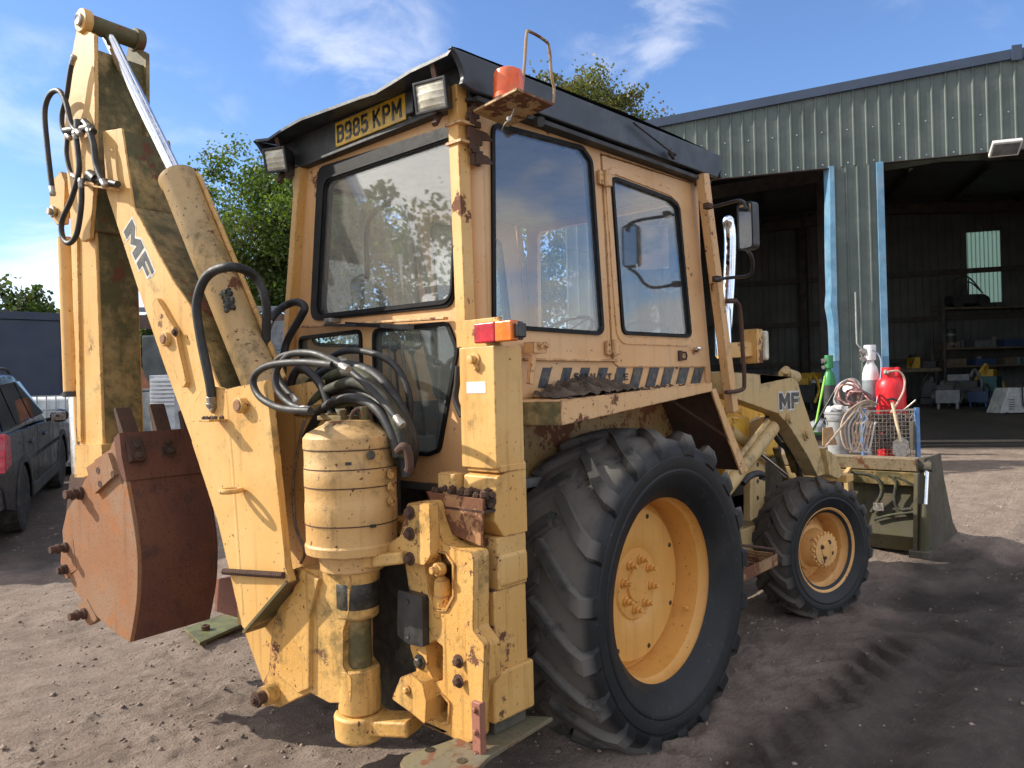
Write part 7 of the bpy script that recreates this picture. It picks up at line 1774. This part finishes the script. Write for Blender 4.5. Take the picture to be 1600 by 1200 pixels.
# bin full of rags
bc_ = W(1310, 700, d=10.9); zf = gz(bc_[0], bc_[1]); zt_ = W(1310, 643, d=10.9)[2]; hB = zt_ - zf; rB = 19 * 10.9 / F; bc_ = Vector((bc_[0], bc_[1], zf)); bn = thing("dustbin", "ribbed grey plastic dustbin full of white rags behind the loader bucket", "bin", bc_)
pr_ = [(rB * .72, 0)] + [(rB * (.72 + .22 * z_ / hB) + (.010 if i % 2 else 0), z_) for i, z_ in enumerate(np.linspace(.03, hB * .82, 7))] + [(rB * .96, hB * .84), (rB, hB * .86), (rB, hB * .93), (rB * .97, hB * .94), (rB * 1.04, hB * .96), (rB * 1.04, hB), (rB * .96, hB), (rB * .90, hB * .9), (.001, hB * .88)]
MB().lathe(pr_, bc_, Z, 32).build("bin_body", plain("grey_plastic", (.28, .29, .29), .55, var=.2), bn, smooth=25)
for s_ in (-1, 1): MB().tube(catmull([bc_ + ax1 * (s_ * rB) + Z * hB * .9, bc_ + ax1 * (s_ * rB * 1.2) + Z * hB * .84, bc_ + ax1 * (s_ * rB) + Z * hB * .78], 4), .012, 8).build("bin_handle", BLK, bn)
RAG = plain("white_rag", (.62, .60, .58), .9, var=.15, scale=20, bump=.3)
for i, (px, py, lab) in enumerate(((1299, 641, "white rag on top of the bin, at its left rim"), (1309, 638, "white rag heaped in the middle of the bin"), (1320, 641, "white rag on top of the bin, under the hose coil"))):
    c = W(px, py, d=10.9); rgm = MB(); rgm.ball(c, .075, 12, (1.3, 1.1, .7)); rr = random.Random(i)
    rgm.v = [(a_ + rr.uniform(-.014, .014), b_ + rr.uniform(-.014, .014), z_ + rr.uniform(-.014, .014)) for a_, b_, z_ in rgm.v]; tag(rgm.build("rag", RAG, None, loc=c), lab, "rag")
# brush with a green handle, black bar, white drum and grey sheets behind
br_ = thing("yard_brush", "brush with a bright green handle leaning against the dark gas cylinder", "broom", W(1272, 690, d=11.6))
MB().tube([W(1289, 588, d=11.9), W(1273, 672, d=11.6)], .016, 8).build("handle", plain("lime_green", (.22, .55, .06), .5), br_)
MB().box(W(1271, 678, d=11.6), (.26, .07, .05), (Vector((*RT2, 0)), Vector((*FW2, 0)), Z)).build("brush_head", plain("green_head", (.05, .2, .05), .6), br_); MB().box(W(1271, 684, d=11.6), (.27, .08, .08), (Vector((*RT2, 0)), Vector((*FW2, 0)), Z)).build("bristles", DKM, br_)
fd_tube("black_bar", "black bar leaning beside the green handled brush", [W(1305, 610, d=11.5), W(1285, 645, d=11.5), W(1270, 672, d=11.4)], .016, BLK, "bar")
c = W(1333, 611, d=11.3); zf = gz(c[0], c[1]); wd = thing("argon_bottle", "small white headed bottle lying tilted among the hose coils", "gas bottle", c)
axw = (W(1318, 600, d=11.2) - c).normalized(); MB().lathe([(.085, -.28), (.10, -.26), (.10, .0), (.07, .05), (.03, .07), (.03, .10)], c, axw, 20).build("bottle_body", cols['grey'], wd); MB().lathe([(.075, .06), (.085, .07), (.085, .13), (.07, .14), (.001, .12)], c, axw, 18).build("bottle_cap", PWHT, wd)
c = W(1295, 650, d=11.9); zf = gz(c[0], c[1])
for i, (a_, lab, m_) in enumerate(((0, "brown cardboard sheet leaning left of the dustbin", plain("cardboard", (.36, .23, .12), .8)), (1, "wrapped grey bundle on the ground behind the dustbin", plain("grey_wrap", (.22, .24, .26), .6, scale=14, bump=.4)))):
    if i == 0: p_ = W(1292, 682, d=10.6); tag(MB().prism([p_ + Vector((RT2[0] * u_, RT2[1] * u_, z_)) for u_, z_ in ((-.06, -.12), (.14, -.12), (.08, .13), (-.05, .12))], (FW2[0] * .02, FW2[1] * .02, 0)).build("cardboard_sheet", m_, None, loc=p_), lab, "cardboard")
    else: p_ = W(1279, 672, d=12.2); mbb = MB(); mbb.ball(p_, .22, 14, (1, .8, .8)); rr = random.Random(4); mbb.v = [(q[0] + rr.uniform(-.03, .03), q[1] + rr.uniform(-.03, .03), q[2] + rr.uniform(-.03, .03)) for q in mbb.v]; tag(mbb.build("wrapped_bundle", m_, None, loc=p_), lab, "bundle")

# ------------------------------------------------------------------ dark car at the left
CARP = plain("car_paint", (.012, .014, .017), .22, 0, var=.15, scale=3, bump=0, spec=.5, dust=(.06, .055, .05), dusta=.2)
CARG = glass("car_glass", tint=(.10, .11, .12), dust=.02, refl=1.6)
CLAD2 = plain("car_sill_plastic", (.03, .031, .033), .7, var=.2, dust=(.12, .10, .085), dusta=.5)
CART = plain("car_tyre", (.018, .018, .018), .8, var=.4, scale=20, dust=(.10, .085, .07), dusta=.5)
ALLOY = plain("alloy_wheel", (.30, .30, .30), .4, .7, var=.2, dust=(.12, .1, .09), dusta=.6)
r0 = W(38, 815, d=8.4); f0 = W(97, 757, d=11.0)
ax = (f0 - r0); ax[2] = 0; ax.normalize(); sn = Vector((ax[1], -ax[0], 0))          # sn points to the car's right side
r0[2] = gz(r0[0], r0[1])
tilt = (gz(*(r0 + ax * 2.86)[:2]) - r0[2]) / 2.86
up = (Z - ax * tilt).normalized(); axc = (ax + Z * tilt).normalized()
suv = thing("parked_car", "dark grey estate car parked at the left edge, red tail lamp towards the yard", "car", r0 - sn * .9)
CW = .90
def cp(f, s_, z): return r0 + axc * f + sn * (s_ - CW + .02) + up * z      # s_: 0 centre line
def arc(c, r, a0, a1, n=9): return [(c + r * math.cos(rad(a0 + (a1 - a0) * i / n)), .36 + r * math.sin(rad(a0 + (a1 - a0) * i / n))) for i in range(n + 1)]
side = [(-.95, .42), (-1.02, .62), (-1.0, .80), (-.97, 1.02), (-.90, 1.13), (.2, 1.10), (1.95, 1.05), (2.9, 1.0), (3.5, .86), (3.72, .62), (3.68, .40)] + arc(2.86, .42, -8, 188)[0:] + arc(0, .42, -8, 188)
mb = MB(); mb.plate([side], cp(0, -CW, 0), axc, up, sn * (2 * CW)); mb.build("car_body", CARP, suv, bevel=.05, seg=3)
# greenhouse
lo = [(-.86, 1.10), (.55, 1.10), (1.05, 1.09), (1.9, 1.05)]; hi = [(-.62, 1.66), (.4, 1.70), (.9, 1.68), (1.08, 1.63)]
vs = []
for (f_, z_), w_ in [(q, CW - .05) for q in lo] + [(q, CW - .24) for q in hi]:
    vs += [cp(f_, w_, z_), cp(f_, -w_, z_)]
fs = [(0, 2, 10, 8), (2, 4, 12, 10), (4, 6, 14, 12), (1, 9, 11, 3), (3, 11, 13, 5), (5, 13, 15, 7), (8, 10, 11, 9), (10, 12, 13, 11), (12, 14, 15, 13), (0, 8, 9, 1), (6, 7, 15, 14), (0, 1, 3, 2), (2, 3, 5, 4), (4, 5, 7, 6)]
MB().add(vs, fs).build("car_cabin", CARP, suv, bevel=.03, seg=3)
def gw(f_, k_, s_=1):   # point on the slanted side glass, k_ 0 belt .. 1 roof
    w_ = CW - .05 - .19 * k_ + .006; z_ = 1.10 + .58 * k_; return cp(f_, w_ * s_, z_)
for s_ in (1, -1):
    for (a, b, c_, d_) in ((-.68, -.05, -.10, -.50), (.0, .82, .70, -.03), (.88, 1.72, 1.06, .76)):
        mb = MB(); mb.prism([gw(a, .10, s_), gw(b, .10, s_), gw(c_, .86, s_), gw(d_, .86, s_)], sn * (.008 * s_)); mb.build("side_window", CARG, suv, smooth=0)
    mb = MB(); mb.tube(catmull([cp(-.5, s_ * .62, 1.69), cp(-.4, s_ * .62, 1.75), cp(.6, s_ * .62, 1.76), cp(.95, s_ * .62, 1.70)], 4), .018, 8); mb.build("roof_rail", CLAD2, suv)
    for (c_) in (0, 2.86):
        wl = bpy.data.objects.new("wheel", None); COL.objects.link(wl); wl.parent = suv; BASE[wl.name] = BASE[suv.name]
        wc = cp(c_, s_ * (CW - .12), .37)
        MB().lathe([(.23, -.10), (.30, -.115), (.36, -.10), (.372, -.06), (.372, .06), (.36, .10), (.30, .115), (.23, .10)], wc, sn * s_, 40).build("tyre", CART, wl)
        MB().lathe([(.24, .09), (.23, .095), (.215, .07), (.20, .02), (.05, .03), (.001, .03)], wc, sn * s_, 36).build("rim", CLAD2, wl)
        mb = MB()
        for i in range(7):
            a_ = 2 * math.pi * i / 7; dv = axc * math.cos(a_) + up * math.sin(a_); mb.bar(wc + sn * s_ * .065 + dv * .03, wc + sn * s_ * .085 + dv * .225, .045, .025, sn)
        mb.lathe([(.06, .04), (.06, .08), (.03, .085)], wc, sn * s_, 18); mb.build("spokes", ALLOY, wl, bevel=.004)
        q = arc(c_, .47, -4, 184, 14); q2 = arc(c_, .40, -4, 184, 14)
        mb = MB(); mb.plate([q + q2[::-1]], cp(0, s_ * CW, 0) + sn * .0, axc, up, sn * (.012 * s_)); mb.build("arch_trim", CLAD2, suv)
    MB().bar(cp(.42, s_ * (CW + .006), .38), cp(2.45, s_ * (CW + .006), .38), .03, .13, up).build("sill", CLAD2, suv, bevel=.01)
    for f_ in (.35, 1.25): MB().bar(cp(f_, s_ * (CW + .015), .93), cp(f_ + .20, s_ * (CW + .015), .94), .025, .03, up).build("door_handle", CARP, suv, bevel=.006)
    for f_ in (.86, 1.75, .02):
        MB().bar(cp(f_, s_ * (CW + .0005), .42 if f_ > .1 else .78), cp(f_ + (.0 if f_ > .1 else -.05), s_ * (CW + .0005), 1.09), .002, .008, axc).build("door_gap", RUBB, suv, smooth=0)
    # door mirror
    m0 = cp(1.58, s_ * (CW + .02), 1.08); mm_ = MB(); mm_.ball(m0 + sn * (.12 * s_) + up * .05, .11, 12, (1, 1, .8)); mm_.bar(m0 - sn * (.03 * s_), m0 + sn * (.08 * s_) + up * .02, .06, .04, up); mm_.build("door_mirror", CARP, suv)
    MB().box(m0 + sn * (.12 * s_) + up * .05 - axc * .098, (.012, .16, .11), (axc, sn, up)).build("mirror_glass", MIRR, suv, bevel=.003)
    mb = MB(); mb.prism([cp(-1.03, s_ * (CW + .012), .78), cp(-.70, s_ * (CW + .012), .82), cp(-.74, s_ * (CW + .012), 1.12), cp(-.95, s_ * (CW + .012), 1.16)], sn * (-.12 * s_)); mb.build("tail_lamp", LENSR, suv, bevel=.01)
    mb = MB(); mb.prism([cp(-1.03, s_ * (CW - .03), .56), cp(-1.03, s_ * (CW - .30), .56), cp(-1.03, s_ * (CW - .30), .62), cp(-1.03, s_ * (CW - .03), .62)], axc * .05); mb.build("reflector", LENSR, suv)
MB().bar(cp(-1.0, -CW + .02, .52), cp(-1.0, CW - .02, .52), .16, .22, up).build("rear_bumper", CLAD2, suv, bevel=.03, seg=3)
mb = MB(); mb.prism([cp(-.84, .72, 1.16), cp(-.84, -.72, 1.16), cp(-.66, -.60, 1.60), cp(-.66, .60, 1.60)], axc * -.02); mb.build("rear_window", CARG, suv, smooth=0)

# ------------------------------------------------------------------ container and stored goods behind the car
NAVY = plain("navy_container_paint", (.020, .030, .060), .5, var=.15, scale=2, bump=.03)
ct = W(106, 490, d=14.5); cl_ = W(-60, 490, d=13.4)
axk = (ct - cl_); axk[2] = 0; axk.normalize(); nk = Vector((axk[1], -axk[0], 0)); nk = nk if nk.dot(Vector((*FW2, 0))) > 0 else -nk
zf = gz(ct[0], ct[1]); 
cont = thing("shipping_container", "dark navy steel container standing behind the dark car", "container", (ct[0], ct[1], zf))
c0 = ct + axk * .05; c1 = ct - axk * 6.0; zt_ = ct[2]
def kbox(u0, u1, v0, v1, z0, z1): return MB().prism([Vector((ct[0], ct[1], z0)) - axk * u0 + nk * v0, Vector((ct[0], ct[1], z0)) - axk * u1 + nk * v0, Vector((ct[0], ct[1], z0)) - axk * u1 + nk * v1, Vector((ct[0], ct[1], z0)) - axk * u0 + nk * v1], (0, 0, z1 - z0))
kbox(.08, 5.95, .03, 2.4, zf + .15, zt_ - .06).build("container_body", NAVY, cont)
kbox(-.05, 6.05, -.02, 2.45, zt_ - .14, zt_).build("top_rail", NAVY, cont, bevel=.01)
kbox(-.05, 6.05, -.02, 2.45, zf, zf + .16).build("bottom_rail", NAVY, cont, bevel=.01)
for u in (-.05, 5.92): kbox(u, u + .14, -.03, .12, zf + .16, zt_ - .14).build("corner_post", NAVY, cont, bevel=.01)
for i in range(5): kbox(.14 + 1.16 * i, .14 + 1.16 * i + 1.14, .012, .03, zf + .17, zt_ - .15).build("side_panel", NAVY, cont, bevel=.003)
# tank in a wire cage beside the container
ti = W(112, 700, d=12.6); zf = gz(ti[0], ti[1]); tank = thing("water_tank", "white plastic tank in a wire cage beside the navy container", "water tank", (ti[0], ti[1], zf))
tb_ = Vector((ti[0], ti[1], zf)); tax = (Vector((*RT2, 0)), Vector((*FW2, 0)), Z); zt_ = W(112, 618, d=12.6)[2]; hT = zt_ - zf
MB().box(tb_ + Z * (hT / 2 + .06), (1.0, 1.0, hT - .14), tax).build("tank_body", plain("tank_white", (.60, .63, .64), .45, var=.08), tank, bevel=.08, seg=3)
MB().lathe([(.14, 0), (.14, .05), (.001, .06)], tb_ + Z * (hT - .01), Z, 18).build("tank_lid", BLK, tank)
mb = MB()
for i in range(8):
    u = -.52 + 1.04 * i / 7
    mb.bar(tb_ + tax[0] * u - tax[1] * .53 + Z * .12, tb_ + tax[0] * u - tax[1] * .53 + Z * hT, .016, .016); mb.bar(tb_ + tax[1] * u + tax[0] * .53 + Z * .12, tb_ + tax[1] * u + tax[0] * .53 + Z * hT, .016, .016)
for j in range(6):
    z_ = .14 + (hT - .14) * j / 5; mb.bar(tb_ - tax[0] * .53 - tax[1] * .545 + Z * z_, tb_ + tax[0] * .53 - tax[1] * .545 + Z * z_, .018, .018); mb.bar(tb_ - tax[1] * .53 + tax[0] * .545 + Z * z_, tb_ + tax[1] * .53 + tax[0] * .545 + Z * z_, .018, .018)
mb.build("wire_cage", plain("cage_wire", (.30, .32, .33), .5, .5), tank, smooth=0)
for i in (-.4, 0, .4): MB().box(tb_ + tax[0] * i + Z * .06, (.12, 1.0, .12), tax).build("pallet_foot", STRUT, tank)
# low lean-to shed with corrugated sheets between dipper and boom
def dbox(px0, px1, pyt, pyb, d, depth): 
    a = W(px0, pyb, d=d); b = W(px1, pyb, d=d); zt2 = W((px0 + px1) / 2, pyt, d=d)[2]; e = b - a; e[2] = 0; z0 = min(a[2], gz(a[0], a[1]))
    return [Vector((a[0], a[1], z0)), Vector((b[0], b[1], z0)), Vector((b[0] + FW2[0] * depth, b[1] + FW2[1] * depth, z0)), Vector((a[0] + FW2[0] * depth, a[1] + FW2[1] * depth, z0))], zt2 - z0
lean = thing("lean_to", "low open lean to with a grey roof and brown timber beam behind the boom", "shed", W(240, 640, d=17))
q, h = dbox(188, 470, 490, 500, 17, 4.0); 
a_, b_ = W(188, 488, d=17), W(470, 486, d=17)
MB().prism([a_, b_, b_ + Vector((FW2[0] * 4, FW2[1] * 4, .5)), a_ + Vector((FW2[0] * 4, FW2[1] * 4, .5))], (0, 0, .1)).build("roof_sheet", plain("grey_roof", (.16, .18, .21), .6), lean)
MB().bar(a_ - Z * .22, b_ - Z * .22, .2, .30).build("beam", plain("brown_beam", (.10, .065, .05), .8, var=.4, scale=5), lean)
for px in (192, 300, 420): 
    p = W(px, 500, d=17.1); MB().bar((p[0], p[1], gz(p[0], p[1])), (p[0], p[1], p[2] - .2), .16, .16).build("post", STRUT, lean)
shw = W(330, 560, d=20.5); 
cs_ = thing("corrugated_sheets", "pale corrugated iron sheets standing upright behind the boom", "metal sheets", W(250, 640, d=15.5))
CORR = plain("pale_corrugated_iron", (.34, .36, .36), .5, .3, var=.2, scale=3)
a_ = W(226, 640, d=15.5); b_ = W(300, 640, d=15.2); e = b_ - a_; e[2] = 0; zt2 = W(250, 524, d=15.5)[2]; z0 = gz(a_[0], a_[1]); n = 26
for k_ in range(2):
    vs = []; o_ = Vector((FW2[0], FW2[1], 0)) * (.12 * k_)
    for i in range(n * 2 + 1):
        t = i / (n * 2); p = a_ + e * (t + .05 * k_) + o_ + Vector((FW2[0], FW2[1], 0)) * (.035 * (1 if i % 2 else -1)); vs += [Vector((p[0], p[1], z0)), Vector((p[0], p[1], zt2 - .05 * k_))]
    fs = [(2 * i, 2 * i + 2, 2 * i + 3, 2 * i + 1) for i in range(n * 2)]
    mb = MB(); mb.add(vs, fs); n0 = len(vs); mb.add([v + Vector((FW2[0], FW2[1], 0)) * .01 for v in vs], [tuple(reversed(f)) for f in fs]); mb.build("iron_sheet", CORR, cs_, smooth=60)
bxs = thing("white_cabinet", "white slatted cabinet standing behind the rusty bucket teeth", "cabinet", W(262, 668, d=12.8))
q, h = dbox(236, 274, 586, 700, 12.8, .5); MB().prism(q, (0, 0, h)).build("cabinet_body", cols['pale'], bxs, bevel=.01)
for i in range(7):
    p = W(254, 594 + 6.3 * i, d=12.78); MB().box(p, (.40, .02, .045), (Vector((*RT2, 0)), Vector((*FW2, 0)), Z)).build("slat", PWHT, bxs, bevel=.006)
q, h = dbox(214, 236, 612, 690, 13.2, .5); t_ = thing("grey_bin", "tall grey box bin beside the white slatted cabinet", "bin", q[0]); MB().prism(q, (0, 0, h)).build("bin_body", plain("grey_box", (.28, .29, .29), .6), t_, bevel=.03); MB().prism([p + Z * h for p in q], (0, 0, .05)).build("bin_lid", GREYM, t_, bevel=.015)
lg = W(222, 600, d=14.2); tag(MB().cyl(lg - Vector((RT2[0] * .15, RT2[1] * .15, -.35)), lg + Vector((RT2[0] * .12, RT2[1] * .12, -.25)), .11, 12).build("red_roll", plain("roll_brown", (.32, .13, .07), .8), None, loc=lg), "brown red roll leaning beside the corrugated sheets", "roll")
# pallets of goods past the boom on its right, under the lean-to
for i, (px, pyt, pyb, w_, m_, lab) in enumerate(((436, 500, 540, 26, GREYM, "grey stack of sheets under the lean to, right of the boom"), (448, 540, 580, 22, cols['teal'], "teal tarpaulin bundle under the lean to, right of the boom"))):
    q, h = dbox(px - w_, px + w_, pyt, pyb, 15.8, .8); t_ = thing("stored_stack", lab, "stack", q[0])
    for k_ in range(4): MB().prism([p + Z * (h * k_ / 4) for p in q], (0, 0, h / 4 - .02)).build("sheet", m_, t_, bevel=.01)

# ------------------------------------------------------------------ trees
def leafmat(name, c1, c2, c3):
    m, nt, N, L, b = newmat(name); g = G(nt); N.remove(b); out = N['Material Output']
    ge = N.new('ShaderNodeNewGeometry')
    c = g.mix(ge.outputs['Random Per Island'], c1, c2); c = g.mix(g.ramp(g.noise(.9, 3), .5, .68), c, c3)
    df = N.new('ShaderNodeBsdfDiffuse'); tl = N.new('ShaderNodeBsdfTranslucent'); L.new(c, df.inputs[0])
    mm = N.new('ShaderNodeMix'); mm.data_type = 'RGBA'; mm.blend_type = 'MULTIPLY'; mm.inputs['Factor'].default_value = 1; L.new(c, mm.inputs['A']); mm.inputs['B'].default_value = (1.5, 1.7, .5, 1); L.new(mm.outputs['Result'], tl.inputs[0])
    gl = N.new('ShaderNodeBsdfGlossy'); gl.inputs['Roughness'].default_value = .45; gl.inputs[0].default_value = (.5, .5, .5, 1)
    m1 = N.new('ShaderNodeMixShader'); m1.inputs[0].default_value = .42; L.new(df.outputs[0], m1.inputs[1]); L.new(tl.outputs[0], m1.inputs[2])
    m2 = N.new('ShaderNodeMixShader'); m2.inputs[0].default_value = .06; L.new(m1.outputs[0], m2.inputs[1]); L.new(gl.outputs[0], m2.inputs[2]); L.new(m2.outputs[0], out.inputs[0]); return m
BARK = plain("bark", (.09, .07, .055), .9, var=.4, scale=10, bump=.5)
LEAF1 = leafmat("fresh_leaf", (.055, .092, .019), (.105, .145, .03), (.095, .11, .027))
LEAF2 = leafmat("autumn_leaf", (.060, .078, .026), (.125, .115, .042), (.145, .10, .038))
LEAF3 = leafmat("dark_leaf", (.035, .06, .022), (.065, .09, .03), (.06, .07, .03))
def tree(name, label, base, h, rx, rz, zc, leaf, nclump, nleaf, lsize, seed, group="trees round the yard"):
    t = thing(name, label, "tree", base, group); r = np.random.default_rng(seed); b = Vector(base); rr = random.Random(seed)
    MB().tube([b, b + Z * h * .25 + X * .1, b + Z * h * .5, b + Z * h * .75, b + Z * h * .92], [h * .028, h * .022, h * .016, h * .009, h * .003], 10).build("trunk", BARK, t)
    mb = MB(); ends = []
    for i in range(11):
        a = rr.uniform(0, 6.28); z0 = h * rr.uniform(.28, .7); l_ = rr.uniform(.55, .95) * rx; z1 = z0 + rr.uniform(.1, .35) * h * .6
        e_ = b + Vector((math.cos(a) * l_, math.sin(a) * l_, min(z1, h * .95))); mb.tube(catmull([b + Z * z0, b + Vector((math.cos(a) * l_ * .5, math.sin(a) * l_ * .5, z0 + (z1 - z0) * .65)), e_], 4), [h * .010] * 4 + [h * .006] * 4 + [h * .002], 6)
    mb.build("limb", BARK, t)
    # clumps through the volume, thicker towards the outside
    cl = r.normal(size=(nclump, 3)); cl /= np.linalg.norm(cl, axis=1)[:, None]; cl *= (r.random(nclump) ** .45)[:, None]
    lump = 1 + .20 * np.sin(cl[:, 0] * 5 + seed) * np.cos(cl[:, 1] * 4 + seed * 2) + .14 * np.sin(cl[:, 2] * 6 + seed)
    cl = cl * lump[:, None] * np.array([rx, rx, rz]) + np.array([b[0], b[1], b[2] + zc])
    cs = (.10 + .12 * r.random(nclump)) * rx
    k = nleaf; pos = np.repeat(cl, k, 0) + r.normal(size=(nclump * k, 3)) * np.repeat(cs, k)[:, None] * np.array([.62, .62, .42])
    n = len(pos); d = r.normal(size=(n, 3)); d[:, 2] -= .25; d /= np.linalg.norm(d, axis=1)[:, None]
    e = r.normal(size=(n, 3)); e -= d * (e * d).sum(1)[:, None]; e /= np.linalg.norm(e, axis=1)[:, None]
    s_ = (lsize * (.6 + .8 * r.random(n)))[:, None]
    nrm = np.cross(d, e)
    v = np.stack([pos, pos + d * s_ * .5 + e * s_ * .33 + nrm * s_ * .08, pos + d * s_, pos + d * s_ * .5 - e * s_ * .33 + nrm * s_ * .08], 1).reshape(-1, 3)
    f = np.arange(n * 4).reshape(n, 4)
    raw("crown", v, f, leaf, t); return t
def tpos(px, d): p = W(px, 600, d=d); return (p[0], p[1], gz(p[0], p[1]))
tree("ash_tree", "big fresh green tree standing behind the boom and cab", tpos(455, 19), 7.2, 2.3, 2.3, 4.7, LEAF1, 300, 210, .085, 1)
tree("ash_tree", "low green tree seen through the cab's far windows", tpos(640, 20), 6.4, 3.0, 2.6, 3.9, LEAF1, 160, 100, .14, 2)
tree("oak_tree", "browning tree rising above the cab roof behind the shed gable", tpos(925, 34), 13.2, 3.6, 2.6, 10.9, LEAF2, 320, 190, .145, 3)
tree("oak_tree", "green tree hidden low behind the cab's front window", tpos(800, 26), 6.8, 3.0, 2.9, 3.8, LEAF3, 130, 100, .16, 4)
for i, (px, d, h, rx, lab) in enumerate(((-15, 55, 8.6, 4.4, "distant dark tree above the navy container at the left edge"), (40, 60, 7.6, 3.2, "distant smaller dark tree above the middle of the navy container"), (100, 66, 6.6, 3.0, "far low tree just left of the dipper"), (225, 62, 6.0, 3.0, "far low tree between dipper and boom"), (300, 58, 6.6, 3.4, "far dark tree low behind the boom"))):
    tree("far_tree", lab, tpos(px, d), h, rx, h * .36, h * .62, LEAF3, 80, 60, .42, 10 + i)
# trees across the yard behind the photographer's left, whose crowns the glass mirrors
tree("yard_tree", "green tree on the far left of the yard, outside the picture", (-15.0, 20.0, 0.6), 9.0, 3.6, 3.6, 5.5, LEAF1, 110, 70, .26, 31)
tree("yard_tree", "second green tree on the far left of the yard, outside the picture", (-22.0, 17.0, 0.6), 9.5, 3.8, 3.8, 5.5, LEAF1, 110, 70, .26, 32)
